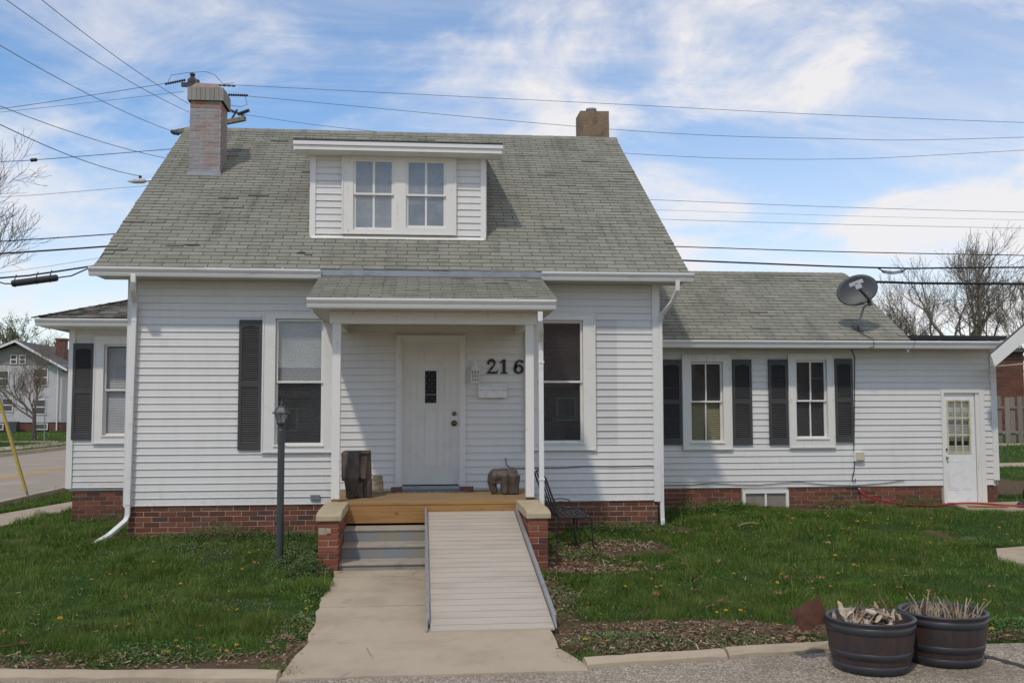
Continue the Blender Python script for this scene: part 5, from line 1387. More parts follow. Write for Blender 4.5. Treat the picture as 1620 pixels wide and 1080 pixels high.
def bench():
    t = thing('garden_bench', 'black wrought iron bench on the lawn right of the porch', 'bench', (6.05, -1.05, -.05))
    z = .36; x0, x1, ya, yb = 5.86, 6.28, -1.65, -.45
    f = MB(); f.tube([(x0, ya, z), (x1, ya, z-.005), (x1, yb, z-.005), (x0, yb, z), (x0, ya, z)], .011, 8); f.build('seat_frame', M_['black_metal'], t)
    for i in range(6):
        xx = x0 + .035 + i*.066
        MB().box(xx, xx+.038, ya, yb, z+.004, z+.009).build('seat_slat', M_['black_metal'], t)
    for yy in (ya, yb):
        for (xx, dx) in ((x0, -.05), (x1, .03)):
            MB().tube([(xx, yy, z), (xx + dx*.3, yy, z*.5), (xx+dx, yy, -.08)], .010, 8).build('leg', M_['black_metal'], t)
        # scrolled arm
        sc = MB(); P = [(x0-.10, yy, z+.28), (x0-.02, yy, z+.16), (x0+.10, yy, z+.125), (x0+.22, yy, z+.135), (x0+.31, yy, z+.115), (x0+.345, yy, z+.06), (x1-.07, yy, z)]
        sc.tube(P, .008, 6)
        c = (x0+.20, z+.055); P = []
        for i in range(22):
            a = math.radians(-20 + i*24); q = .050*(1-i/30); P.append((c[0]+q*math.cos(a), yy, c[1]+q*math.sin(a)))
        sc.tube(P, .006, 6)
        c = (x0+.035, z+.07); P = []
        for i in range(20):
            a = math.radians(160 - i*26); q = .042*(1-i/28); P.append((c[0]+q*math.cos(a), yy, c[1]+q*math.sin(a)))
        sc.tube(P, .006, 6)
        sc.build('arm', M_['black_metal'], t)
    b = MB(); b.tube([(x0, ya, z), (x0-.05, ya, z+.16), (x0-.17, ya, z+.50), (x0-.175, (ya+yb)/2, z+.58), (x0-.17, yb, z+.50), (x0-.05, yb, z+.16), (x0, yb, z)], .012, 8); b.build('back_frame', M_['black_metal'], t)
    for i in range(3):
        yy = ya + (yb-ya)*(i+1)/4; MB().tube([(x0, yy, z), (x0-.06, yy, z+.18), (x0-.172, yy, z+.53)], .010, 6).build('back_bar', M_['black_metal'], t)
    MB().tube([(x0+.2, ya+.05, z-.01), (x0+.22, ya+.05, .12), (x0+.24, ya+.1, -.07)], .016, 8).build('leg', M_['black_metal'], t)
bench()
def small_boxes():
    tag(MB().box(2.545, 2.675, -.05, -.014, .478, .548).build('wall_vent', M_['steel'], bevel=.003), 'small grey vent cover low on the siding behind the left pier', 'vent')
    t = thing('utility_box', 'beige cable box on the siding beneath the satellite cable', 'utility box', (11.38, 1.56, .86))
    MB().box(11.29, 11.46, 1.535, 1.59, .868, 1.036).build('box', M_['white_plastic'], t, bevel=.004); MB().box(11.315, 11.452, 1.512, 1.5345, .888, 1.02).build('cover', M_['beige_plastic'], t, bevel=.005)
    tag(MB().tube([(11.304, 1.572, 2.74), (11.35, 1.565, 2.60), (11.31, 1.572, 1.3), (11.295, 1.572, 1.04), (11.305, 1.57, .87), (11.29, 1.57, .70), (11.255, 1.568, .60), (11.262, 1.566, .54), (11.30, 1.566, .53), (11.31, 1.566, .575)], .007, 6).build('satellite_cable', M_['black_rubber']), 'black cable hanging from the wing gutter past the beige box', 'cable')
    P = [(7.66, 1.575, .505), (8.4, 1.572, .50), (8.87, 1.572, .528), (9.3, 1.572, .50), (9.65, 1.572, .492), (10.05, 1.572, .52), (10.35, 1.572, .535), (10.65, 1.572, .50), (10.947, 1.572, .475), (11.30, 1.572, .468), (11.8, 1.572, .50), (12.16, 1.572, .545)]
    tag(MB().tube(P, .006, 5).build('wall_cable', M_['black_rubber']), 'black cable sagging along the bottom siding of the right wing', 'cable')
    P = [(5.322, -.02, 1.046), (5.324, -.03, 1.01), (5.333, -.028, .95), (5.38, -.028, .905), (5.46, -.028, .892), (5.9, -.028, .897), (6.2, -.028, .900), (6.525, -.028, .918), (6.9, -.028, .905), (7.2, -.028, .908), (7.45, -.028, .918), (7.50, -.028, .90)]
    tag(MB().tube(P, .006, 5).build('wall_cable', M_['black_rubber']), 'black cable running along the front siding right of the porch', 'cable')
    # tap and red hose
    t = thing('garden_tap', 'small metal tap low on the right wing with the red hose', 'tap', (11.35, 1.55, .42))
    MB().tube([(11.35, 1.60, .425), (11.35, 1.53, .425), (11.35, 1.51, .40)], .014, 8).build('spout', M_['steel'], t); MB().lathe([(.03, 0), (.03, .01), (.005, .012)], (11.35, 1.54, .45), 10).build('handle', M_['black_metal'], t)
    P = [(11.35, 1.505, .40), (11.38, 1.48, .34), (11.5, 1.47, .285), (11.75, 1.45, .22), (12.05, 1.42, .165), (12.3, 1.36, .150), (12.55, 1.28, .155), (12.75, 1.2, .185), (13.0, 1.08, .205), (13.2, .93, .205), (13.42, .72, .200), (13.75, .58, .200), (14.3, .55, .200), (15.2, .7, .20)]
    Q = []
    for i in range(len(P)-1):
        for q in range(4):
            p0, p1, p2, p3 = [Vector(P[max(0, min(len(P)-1, i+d))]) for d in (-1, 0, 1, 2)]; tt = q/4
            Q.append(.5*((2*p1) + (p2-p0)*tt + (2*p0-5*p1+4*p2-p3)*tt*tt + (3*p1-p0-3*p2+p3)*tt**3))
    tag(MB().tube(Q, .016, 8).build('garden_hose', M_['red_hose'], smooth=True), 'red garden hose lying from the tap past the back door', 'hose')
    b = MB().box(-.3, .3, -.045, .045, 0, .02).build('loose_plank', M_['deckwood'], bevel=.003); b.location = (13.15, .80, .17); b.rotation_euler.z = -.25
    tag(b, 'short reddish board lying on the concrete by the back door', 'board')
small_boxes()
def dish():
    foot = Vector((11.40, 1.53, 3.075)); t = thing('satellite_dish', 'dark grey satellite dish on a bent mast on the wing roof', 'satellite dish', foot)
    nrm = Vector((-.38, -.88, .20)).normalized(); c = Vector((11.30, 1.30, 3.70))
    u = Vector((1, 0, .28)); u = (u - nrm*u.dot(nrm)).normalized(); v = nrm.cross(u)*-1
    if v.z < 0: v = -v
    a, b = .335, .262; n, k = 40, 7; V = []; F = []
    for side in (0, 1):
        for i in range(k+1):
            q = i/k
            for j in range(n):
                th = 2*math.pi*j/n; d = .055*(1-q*q)
                V.append(c + u*a*q*math.cos(th) + v*b*q*math.sin(th) - nrm*(d + .006*side))
    for s in (0, 1):
        o = s*(k+1)*n
        for i in range(k):
            for j in range(n):
                f = (o+i*n+j, o+(i+1)*n+j, o+(i+1)*n+(j+1) % n, o+i*n+(j+1) % n); F.append(f if s else f[::-1])
    o = (k+1)*n
    for j in range(n): F.append((k*n+j, k*n+(j+1) % n, o+k*n+(j+1) % n, o+k*n+j))
    MB().add(V, F).build('reflector', M_['dishgrey'], t, smooth=True)
    low = c - v*b*.93 + u*.10
    lnb = c + nrm*.32 + v*.015 - u*.02
    MB().tube([low - nrm*.03, low + nrm*.05 + v*.01, lnb - v*.06], [.030, .027, .024], 8).build('feed_arm', M_['lamp_metal'], t)
    m = MB(); m.obox(lnb, u*.115, v*.036, nrm*.03); m.obox(lnb - v*.05 + u*.012, u*.052, v*.06, nrm*.028); m.build('feed_horn', M_['lnb'], t, bevel=.012)
    MB().obox(lnb - v*.012 + nrm*.0305, u*.024, v*.007, nrm*.0008).build('badge', M_['lamp_metal'], t)
    MB().obox(low - nrm*.05 - v*.01, u*.035, v*.06, nrm*.025).build('bracket', M_['lamp_metal'], t, bevel=.005)
    bl = MB()
    for (p, q) in ((-.09, -.13), (.10, -.15), (.03, -.20), (.13, -.10)): bl.lathe([(.008, 0), (.008, .004), (.001, .006)], (0, 0, 0), 8) if False else bl.obox(c + u*p + v*q - nrm*.030, u*.006, v*.006, nrm*.006)
    bl.build('bolt', M_['steel'], t)
    MB().tube([foot + Vector((0, 0, .0)), foot + Vector((.02, -.01, .10)), foot + Vector((.06, -.06, .28)), foot + Vector((.075, -.09, .36)), low - nrm*.055 - v*.03, low - nrm*.06 + v*.05], .019, 10).build('mast', M_['steel'], t, smooth=True)
    k2 = .604; MB().obox(foot + Vector((0, 0, .012)), Vector((.06, 0, 0)), Vector((0, .10, .0604)), Vector((0, -.004, .007))).build('foot_plate', M_['lamp_metal'], t)
    ey, ez = 1.20, 2.865
    tag(MB().tube([foot + Vector((-.01, -.05, .0)), (11.36, 1.35, 3.00), (11.44, 1.22, 2.915), (11.455, 1.10, 2.875), (11.46, 1.075, 2.80), (11.45, 1.075, 2.74), (11.36, 1.2, 2.73), (11.31, 1.5, 2.735)], .006, 6).build('dish_cable', M_['black_rubber']), 'short black cable from the satellite dish over the gutter', 'cable')
dish()
def planter(x, y, label, seed):
    z0 = -.176; t = thing('barrel_planter', label, 'planter', (x, y, z0), 'half barrel planters')
    H = .375; rb, rt_ = .262, .322
    R = lambda h: rb + (rt_-rb)*h/H + .012*math.sin(math.pi*h/H)
    prof = [(rb-.02, 0.0), (rb, .004)] + [(R(h), h) for h in np.linspace(.01, H-.012, 9)] + [(R(H)+.004, H-.006), (R(H), H), (R(H)-.020, H), (R(H)-.024, H-.01), (R(H*.6)-.024, H*.6), (.01, H*.6)]
    b = MB().lathe(prof, (x, y, z0), 48).build('tub', M_['barrel'], t, smooth=True)
    for (h0, h1) in ((.0, .065), (.105, .160), (H-.085, H-.030)):
        MB().lathe([(R(h0)+.0, h0+.002), (R(h0)+.004, h0+.003), (R((h0+h1)/2)+.004, (h0+h1)/2), (R(h1)+.004, h1-.002), (R(h1), h1)], (x, y, z0), 48, True).build('hoop', M_['hoop'], t, smooth=True)
    MB().lathe([(rt_+.006, H-.006), (rt_+.008, H+.003), (rt_-.004, H+.008), (rt_-.022, H+.004), (rt_-.024, H-.012)], (x, y, z0), 48, True).build('rim', M_['hoop'], t, smooth=True)
    r = random.Random(seed); s = MB(); n = 20; V = [(x, y, z0+H-.06)]; F = []
    for i in range(1, 6):
        for j in range(n): a = 2*math.pi*j/n; q = (rt_-.026)*i/5; V.append((x + q*math.cos(a), y + q*math.sin(a), z0 + H - .075 + r.uniform(-.012, .014)))
    F = [(0, 1+j, 1+(j+1) % n) for j in range(n)]
    for i in range(4):
        for j in range(n): F.append((1+i*n+j, 1+(i+1)*n+j, 1+(i+1)*n+(j+1) % n, 1+i*n+(j+1) % n))
    s.add(V, F).build('soil', M_['soil'], t)
    return t, z0 + H
p1, zt1 = planter(7.42, -7.07, 'barrel planter filled with dry leaf husks, nearer one with the rusty plate', 1)
p2, zt2 = planter(8.075, -6.92, 'barrel planter with cut dry stalks standing upright in its soil', 2)
def leaf_strip(m, p, d, L, w, r, curl=.8, n=5):
    """a curled dry leaf blade"""
    p = Vector(p); d = Vector(d).normalized(); side = d.cross(Vector((0, 0, 1))); side = side.normalized() if side.length > .1 else Vector((1, 0, 0))
    V = []; F = []; tw = r.uniform(-1, 1)
    for i in range(n+1):
        q = i/n; ww = w*(math.sin(math.pi*(.12+.85*q))**.7); ax = Vector((0, 0, 1)).cross(side)
        s2 = side*math.cos(tw*q*2) + Vector((0, 0, 1))*math.sin(tw*q*2)
        c = p + d*L*q + Vector((0, 0, 1))*(-curl*L*q*q) + Vector((r.uniform(-1, 1), r.uniform(-1, 1), r.uniform(-1, 1)))*w*.15
        V += [c - s2*ww/2, c + Vector((0, 0, 1))*ww*.18, c + s2*ww/2]
    for i in range(n):
        F += [(i*3, (i+1)*3, (i+1)*3+1, i*3+1), (i*3+1, (i+1)*3+1, (i+1)*3+2, i*3+2)]
    m.add(V, F)
r = random.Random(12); hk = MB()
for i in range(95):
    a = r.uniform(0, 2*math.pi); q = .23*math.sqrt(r.random()); x, y = 7.42 + q*math.cos(a), -7.07 + q*math.sin(a)
    if 7.37 < x < 7.55 and y > -7.0 and r.random() < .8: continue
    up_ = r.uniform(.0, .8) + (.7 if x < 7.25 else 0)
    leaf_strip(hk, (x, y, zt1-.055 + r.uniform(0, .06)), (r.uniform(-1, 1) - (x-7.42)*4, r.uniform(-.8, .8) - (y+7.07)*4, up_ + .25), r.uniform(.09, .22), r.uniform(.022, .058), r, r.uniform(.1, .6))
for i in range(9):
    leaf_strip(hk, (7.16 + r.uniform(-.01, .12), -7.06 + r.uniform(-.12, .10), zt1-.06), (r.uniform(-.2, .3), r.uniform(-.3, .3), 1), r.uniform(.12, .2), r.uniform(.02, .045), r, .25)
o = hk.build('dry_leaves', M_['husk']); tag(o, 'pale dry leaf husks heaped in the nearer barrel planter', 'dry leaves', kind='stuff')
st = MB()
for i in range(70):
    a = r.uniform(0, 2*math.pi); q = .25*math.sqrt(r.random()); x, y = 8.075 + q*math.cos(a), -6.92 + q*math.sin(a); z = zt2 - .075
    if r.random() < .5: h = r.uniform(.05, .10)
    else: h = r.uniform(.11, .19)
    dx, dy = r.uniform(-.5, .5)*h, r.uniform(-.5, .5)*h
    P = [(x, y, z), (x + dx*.4, y + dy*.4, z + h*.6), (x+dx, y+dy, z+h)]
    if r.random() < .15: P.append((x+dx+r.uniform(-.07, .07), y+dy, z+h*.55))
    st.tube(P, [.0055, .0045] + [.003]*(len(P)-2), 5)
o = st.build('dry_stalks', M_['straw']); tag(o, 'cut straw-coloured stalks in the rear barrel planter', 'stalks', kind='stuff')
pl = MB(); nx = 8; V = []; F = []
A, B_, C_, D_ = Vector((6.880, -6.86, .205)), Vector((7.105, -6.88, .315)), Vector((7.180, -6.90, .135)), Vector((6.960, -6.89, .050))
for s_ in (0, 1):
    for j in range(5):
        for i in range(nx+1):
            p = A.lerp(B_, i/nx).lerp(D_.lerp(C_, i/nx), j/4); V.append(p + Vector((0, -.012*math.sin(i*.9) - .004*s_, r.uniform(-.002, .002) + (.006*math.sin(i*1.7) if j in (0, 4) else 0))))
k = (nx+1)*5
for s_ in (0, 1):
    for j in range(4):
        for i in range(nx):
            f = (s_*k+j*(nx+1)+i, s_*k+j*(nx+1)+i+1, s_*k+(j+1)*(nx+1)+i+1, s_*k+(j+1)*(nx+1)+i); F.append(f if s_ else f[::-1])
pl.add(V, F); t = thing('rusty_plate', 'rusty metal plate on a stake leaning at the edge of the planter', 'metal plate', (7.15, -6.87, -.1))
pl.build('plate', M_['rust'], t); MB().tube([(7.08, -6.875, .22), (7.18, -6.90, .14), (7.27, -6.95, .09)], .006, 6).build('stake', M_['rust'], t)
# ------------------------------------------------------------------ neighbours, poles, wires, trees
def far_house():
    y = 71.0; t = thing('neighbour_house', 'two storey white house with brick base and dark gabled roof across the street', 'house', (-29, y, -.1))
    x0, x1 = -33.5, -25.3; xr = -28.9
    b = MB().box(x0, x1, y, y+12, .65, 5.4)
    w = b.build('wall', M_['far_wall'], t)
    ln = MB()
    for i in range(30):
        z = .7 + i*.155
        ln.prism([(x0, y-.035, z), (x0, y-.001, z), (x0, y-.001, z+.14), (x0, y-.008, z+.15)][::-1], (x1-x0, 0, 0))
    o = ln.build('siding_boards', M_['far_wall'], w); o['kind'] = 'stuff'
    MB().box(x0+.05, x1-.05, y+.05, y+11.9, -.3, .65).build('foundation', M_['far_brick'], t)
    g = MB(); g.prism([(x0, y-.02, 5.4), (x1, y-.02, 5.4), (xr, y-.02, 7.2)], (0, 12, 0)); g.build('gable', M_['far_tan'], t)
    rf = MB()
    for (xa, za, xb, zb) in ((x0-.6, 5.25, xr, 7.45), (x1+.6, 5.05, xr, 7.45)):
        P = [(xa, y-.7, za), (xb, y-.7, zb), (xb, y+12.5, zb), (xa, y+12.5, za)]
        rf.add(P + [(a, b_, c-.14) for a, b_, c in P], [(0, 1, 2, 3), (7, 6, 5, 4), (0, 4, 5, 1), (1, 5, 6, 2), (2, 6, 7, 3), (3, 7, 4, 0)])
    roof = rf.build('roof', M_['far_roof'], t)
    # cross gable running back
    cg = MB(); P = [(-27.2, y+3.0, 7.35), (-18, y+3.0, 7.35), (-18, y-.3, 5.3), (-25.2, y-.3, 5.3)]
    for xa in (x0-.6, x1+.6):
        za = 5.25 if xa < -30 else 5.05
        MB().add([(xa, y-.74, za-.18), (xr, y-.74, 7.27), (xr, y-.74, 7.47), (xa, y-.74, za+.02), (xa, y-.701, za-.18), (xr, y-.701, 7.27), (xr, y-.701, 7.47), (xa, y-.701, za+.02)],
                 [(0, 1, 2, 3), (7, 6, 5, 4), (0, 4, 5, 1), (1, 5, 6, 2), (2, 6, 7, 3), (3, 7, 4, 0)]).build('rake_board', M_['trim'], t)
    c = MB().box(-27.3, -26.55, y+4, y+4.8, 5.6, 7.75).box(-27.36, -26.49, y+3.94, y+4.86, 7.75, 7.95).build('chimney', M_['far_brick'], roof)
    for (a, b_, z0, z1) in ((-30.8, -30.05, 1.62, 2.60), (-29.95, -29.2, 1.62, 2.60), (-27.5, -26.55, 1.38, 2.5), (-27.55, -26.5, 3.75, 5.05), (-30.6, -29.6, 3.7, 4.9), (-29.4, -29.0, 5.55, 6.2), (-28.7, -28.3, 5.55, 6.2), (-30.6, -29.9, .12, .52), (-27.4, -26.4, .12, .52)):
        f = MB().frame(a-.07, b_+.07, z0-.07, z1+.07, .07, y-.10, y-.036).build('window', M_['trim'], t)
        MB().box(a, b_, y-.08, y-.05, z0, z1).build('pane', M_['room'], f)
        if z1-z0 > .6: MB().box(a, b_, y-.095, y-.081, (z0+z1)/2-.04, (z0+z1)/2+.04).build('sash', M_['trim'], f)
    MB().box(-27.55, -26.5, y-.094, y-.082, 3.75, 4.38).build('blind', simple('dull_red_blind', (.16, .09, .075), .8), f)
    MB().tube([(-25.6, y-.2, 5.1), (-25.6, y-.15, .0)], .05, 6).build('downspout', M_['trim'], t)
    MB().box(-29.2, -28.4, y-1.2, y-.4, -.1, .75).build('air_conditioner', M_['lamp_metal'], t)
far_house()
def opposite():  # unseen houses; all but the red-roofed one added for their window reflections
    for (x0, x1, y, h, hr, wm, rm, lab) in ((8.5, 17.5, -44, 3.0, 7.2, 'far_brick', 'red_roof', 'low brick house with a dull red roof opposite, behind the viewer'), (-9, 2, -46, 2.4, 4.4, 'far_tan', 'far_roof', 'tan low house opposite, unseen, added for the window reflections'), (19.5, 33, -45, 5.6, 9.4, 'far_brown', 'far_roof', 'long brown brick house opposite, unseen, added to darken wing window reflections'), (-25, -12, -45, 5.2, 8.6, 'far_wall', 'far_roof', 'white two storey house opposite, unseen, added for the window reflections')):
        t = thing('opposite_house', lab, 'house', ((x0+x1)/2, y, -.2))
        MB().box(x0, x1, y-9, y, -.3, h).build('wall', M_[wm], t)
        m = MB(); m.prism([(x0-.5, y+.6, h), (x0-.5, y-9.6, h), (x0-.5, y-4.5, hr)], (x1-x0+1, 0, 0)); m.build('roof', M_[rm], t)
        for i in range(3):
            a = x0 + (x1-x0)*(i+.3)/3; f = MB().frame(a, a+1.2, h-2.0, h-.6, .1, y+.001, y+.08).build('window', M_['trim'], t); MB().box(a+.1, a+1.1, y+.01, y+.05, h-1.9, h-.7).build('pane', M_['room'], f)
M_['red_roof'] = simple('dull_red_roof', (.17, .055, .05), .8, scale=2, c2=(.12, .045, .04))
opposite()
def bldg():
    t = thing('brick_building', 'brown brick building behind the wooden fence at right', 'building', (38, 34, .3))
    b = MB().box(26, 35.5, 34.02, 44, .2, 4.6).build('wall', M_['mortar'], t)
    m = MB(); r = random.Random(5)
    for k in range(22):
        z = .5 + k*.19; u = -(k % 2)*.3
        while u < 9.45:
            a, b_ = max(u, 0), min(u+.6, 9.45); u += .6
            if b_-a > .05: m.box(26.02+a+.008, 26.02+b_-.008, 34.0 + r.uniform(0, .008), 34.015, z, z+.175)
    o = m.build('bricks', M_['far_brown'], b); o['kind'] = 'stuff'
    MB().box(25.7, 35.8, 33.7, 44.3, 4.6, 4.8).build('roof', M_['far_roof'], t)
bldg()
def fence():
    t = thing('wooden_fence', 'weathered board fence beyond the back door at right', 'fence', (29, 22, .25))
    r = random.Random(6)
    for z in (.75, 1.70): MB().box(20, 36, 22.03, 22.08, z, z+.09).build('rail', M_['fencewood'], t)
    me = []
    for i in range(4):
        m = MB(); h = 1.90 + i*.012; m.prism([(0, 0, 0), (.20, 0, 0), (.20, 0, h-.05), (.165, 0, h), (.035, 0, h), (0, 0, h-.05)][::-1], (0, .02, 0)); q = bpy.data.meshes.new('picket'); q.from_pydata(m.v, [], m.f); q.update(); q.materials.append(M_['fencewood']); me.append(q)
    for i in range(48):
        x = 22.5 + i*.27; back = i % 2
        inst(me[i % 4], 'picket', t, Matrix.Translation((x + r.uniform(-.01, .01), 22.085 if back else 22.005, .26 + r.uniform(-.02, .02))) @ Matrix.Rotation(r.uniform(-.012, .012), 4, 'Y'))
fence()
def garage():
    t = thing('carport', 'white gabled carport roof edge jutting in at the right', 'carport', (15.5, 1.2, .15))
    y0, y1 = .88, .96
    m = MB(); A = (13.31, 2.60); R_ = (15.6, 4.43)
    m.add([(A[0], y0, A[1]), (R_[0], y0, R_[1]), (R_[0], y1, R_[1]), (A[0]+.05, y1, A[1]+.04), (A[0]+.04, y0, A[1]-.045), (R_[0], y0, R_[1]-.06), (R_[0], y1, R_[1]-.06), (A[0]+.09, y1, A[1]-.005)],
          [(0, 1, 2, 3), (7, 6, 5, 4), (0, 4, 5, 1), (1, 5, 6, 2), (2, 6, 7, 3), (3, 7, 4, 0)])
    m.add([(17.9, y0, A[1]), (R_[0]+.001, y0, R_[1]), (R_[0]+.001, y1, R_[1]), (17.9, y1, A[1]), (17.86, y0, A[1]-.045), (R_[0]+.001, y0, R_[1]-.06), (R_[0]+.001, y1, R_[1]-.06), (17.86, y1, A[1]-.045)],
          [(3, 2, 1, 0), (4, 5, 6, 7), (1, 5, 4, 0), (2, 6, 5, 1), (3, 7, 6, 2), (0, 4, 7, 3)])
    m.build('roof', M_['far_roof'], t)
    b = MB(); b.prism([(13.325, y0-.03, 2.600), (13.385, y0-.03, 2.415), (15.6, y0-.03, 4.16), (15.6, y0-.03, 4.425)][::-1], (0, .03, 0)); b.build('barge_board', M_['trim'], t)
    s = MB(); s.prism([(13.40, y0, 2.42), (13.66, 1.45, 2.43), (15.6, 1.45, 2.60), (15.6, y0, 2.60)], (0, 0, .012)); s.build('soffit', M_['soffit'], t)
    MB().add([(13.345, y0, 2.56), (15.6, y0, 4.36), (15.6, y1, 4.36), (13.40, y1, 2.604), (13.36, y0, 2.545), (15.6, y0, 4.335), (15.6, y1, 4.335), (13.415, y1, 2.589)], [(0, 1, 2, 3), (7, 6, 5, 4), (0, 4, 5, 1), (1, 5, 6, 2), (2, 6, 7, 3), (3, 7, 4, 0)]).build('soffit', M_['trim'], t)
    for x in (15.1, 17.7): MB().box(x, x+.12, y0+.1, y0+.22, .15, 2.45).build('post', M_['trim'], t)
garage()

def tube_np(acc, pts, rs, n):
    """append a branch tube (numpy) to acc [V list, F list, count]"""
    P = np.array(pts); k = len(P); T = np.gradient(P, axis=0); T /= (np.linalg.norm(T, axis=1, keepdims=True) + 1e-9)
    a = np.array([0, 0, 1.]) if abs(T[0, 2]) < .9 else np.array([1., 0, 0])
    U = np.cross(T, a); U /= (np.linalg.norm(U, axis=1, keepdims=True) + 1e-9); W = np.cross(T, U)
    th = 2*np.pi*np.arange(n)/n
    V = P[:, None] + (U[:, None]*np.cos(th)[None, :, None] + W[:, None]*np.sin(th)[None, :, None])*np.array(rs)[:, None, None]
    i = np.arange(k-1)[:, None]*n; j = np.arange(n)[None]; j2 = (j+1) % n; o = acc[2]
    F = np.stack([i+j, i+j2, i+n+j2, i+n+j], -1).reshape(-1, 4) + o
    acc[0].append(V.reshape(-1, 3)); acc[1].append(F); acc[2] += k*n
def bare_tree(name, label, base, h, tr, seed, levels=6, spread=.75, lean=(0, 0), first=.28, group=None, twig='twig', minr=.007, kids=(3, 4), wood='bark', droop=0., up_bias=.18, trunk_frac=.38):
    r = np.random.default_rng(seed); t = thing(name, label, 'tree', base, group)
    trunk = [[], [], 0]; crown = [[], [], 0]; tips = []
    def grow(p, d, L, rad, lv):
        n = 5 if lv < 3 else 4; pts = [p]; rs = [rad]; dd = d.copy()
        for i in range(n):
            dd = dd + r.normal(0, .13 if lv else .05, 3) + np.array([0, 0, up_bias*.3 - droop*(lv > 2)]); dd /= np.linalg.norm(dd)
            pts.append(pts[-1] + dd*L/n); rs.append(max(minr, rad*(1 - .45*(i+1)/n)))
        tube_np(trunk if lv == 0 else crown, pts, rs, 8 if lv == 0 else (6 if lv == 1 else (4 if lv < 4 else 3)))
        if lv >= levels: tips.append(pts[-1]); return
        kk = r.integers(kids[0], kids[1]+1) + (2 if lv == 0 else 0)
        for c in range(kk):
            q = (first + (1-first)*((c + r.uniform(.2, .9))/kk)) if lv else (.55 + .45*(c+.6)/kk)
            q = min(q, .99); idx = q*n; i0 = int(idx); pp = pts[i0] + (pts[i0+1]-pts[i0])*(idx-i0)
            ang = r.uniform(.45, .95)*spread*(1.15 if lv == 0 else 1); ph = r.uniform(0, 2*np.pi) if lv else 2*np.pi*(c/kk) + r.uniform(-.4, .4)
            a = np.cross(dd, [0.3, .2, 1]); a /= np.linalg.norm(a); b = np.cross(dd, a)
            nd = dd*np.cos(ang) + (a*np.cos(ph) + b*np.sin(ph))*np.sin(ang); nd[2] += up_bias; nd /= np.linalg.norm(nd)
            grow(pp, nd, L*r.uniform(.55, .8)*(1.25 if lv == 0 else 1), max(minr, rs[i0]*r.uniform(.5, .68)), lv+1)
        if lv: grow(pts[-1], dd, L*.68, rs[-1]*.9, lv+1)
    d0 = np.array([lean[0], lean[1], 1.]); d0 /= np.linalg.norm(d0)
    grow(np.array(base, float) + np.array([0, 0, -.1]), d0, h*trunk_frac, tr, 0)
    np_mesh('trunk', np.concatenate(trunk[0]), np.concatenate(trunk[1]), M_[wood], t)
    np_mesh('crown', np.concatenate(crown[0]), np.concatenate(crown[1]), M_[twig], t)
    return t, np.array(tips)
def foliage(parent, tips, mat, size, per, seed, name='foliage'):
    r = np.random.default_rng(seed); n = len(tips)*per; c = np.repeat(tips, per, 0) + r.normal(0, size*1.6, (n, 3))
    a = r.normal(0, 1, (n, 3)); a /= np.linalg.norm(a, axis=1, keepdims=True); b = r.normal(0, 1, (n, 3)); b = np.cross(a, b); b /= np.linalg.norm(b, axis=1, keepdims=True)
    s = size*r.uniform(.5, 1.2, (n, 1)); V = np.stack([c - a*s, c + b*s*.5, c + a*s, c - b*s*.5], 1).reshape(-1, 3)
    F = np.arange(n*4).reshape(-1, 4); return np_mesh(name, V, F, mat, parent)
t, tips = bare_tree('bare_tree', 'tall spreading bare tree with reddish buds behind the flat roof', (40.8, 48, .2), 13.4, .55, 5, levels=6, spread=.95, twig='bud_twig', minr=.010, wood='bark', trunk_frac=.32, kids=(2, 3))
foliage(t, tips, M_['bud_twig'], .030, 2, 1, 'buds')
t, tips = bare_tree('bare_tree', 'bare tree at the right edge with brownish new buds', (49.0, 52, .2), 11.5, .34, 9, levels=6, kids=(2, 3), spread=.85, twig='bud_twig', minr=.011, trunk_frac=.34)
foliage(t, tips, M_['bud_twig'], .035, 2, 2, 'buds')
t, tips = bare_tree('bare_tree', 'low bare tree just left of the tall one behind the flat roof', (37.2, 52, .2), 8.8, .2, 14, levels=5, spread=.8, twig='bud_twig', minr=.010)
foliage(t, tips, M_['bud_twig'], .030, 2, 3, 'buds')
t, tips = bare_tree('bare_tree', 'large bare tree reaching in from the left edge', (-19.8, 33, -.1), 14.5, .38, 23, levels=6, spread=.9, minr=.0075, lean=(.05, 0), trunk_frac=.30)
t, tips = bare_tree('bare_tree', 'small bare tree on the lawn before the neighbour house', (-18.3, 46.3, -.1), 6.2, .16, 31, levels=6, spread=.75, minr=.005, kids=(2, 3), twig='bud_twig', first=.15, trunk_frac=.32, up_bias=.12)
t, tips = bare_tree('budding_tree', 'yellow green budding tree behind the neighbour house roof', (-36.2, 92, -.1), 10.2, .25, 41, levels=4, spread=.7, minr=.02)
foliage(t, tips, M_['newleaf'], .10, 14, 4)
# conifer among the trees at right
def conifer(x, y, h, label):
    t = thing('conifer', label, 'tree', (x, y, .2)); MB().tube([(x, y, 0), (x, y, h*.95)], [.16, .03], 7).build('trunk', M_['bark'], t)
    r = np.random.default_rng(3); n = 2600; q = r.random(n)**.6; z = h*(1-q)*.85 + h*.12; R = .25 + q*h*.20; a = r.random(n)*2*np.pi; rr = R*np.sqrt(r.random(n))
    c = np.stack([x + rr*np.cos(a), y + rr*np.sin(a), z + r.normal(0, .15, n)], -1)
    d = np.stack([np.cos(a), np.sin(a), -.25 + 0*a], -1); s = np.cross(d, [0, 0, 1.]); s /= np.linalg.norm(s, axis=1, keepdims=True); L = r.uniform(.25, .5, (n, 1)); w = .06
    V = np.stack([c, c + d*L*.5 + s*w, c + d*L, c + d*L*.5 - s*w], 1).reshape(-1, 3); np_mesh('crown', V, np.arange(n*4).reshape(-1, 4), M_['conifer'], t)
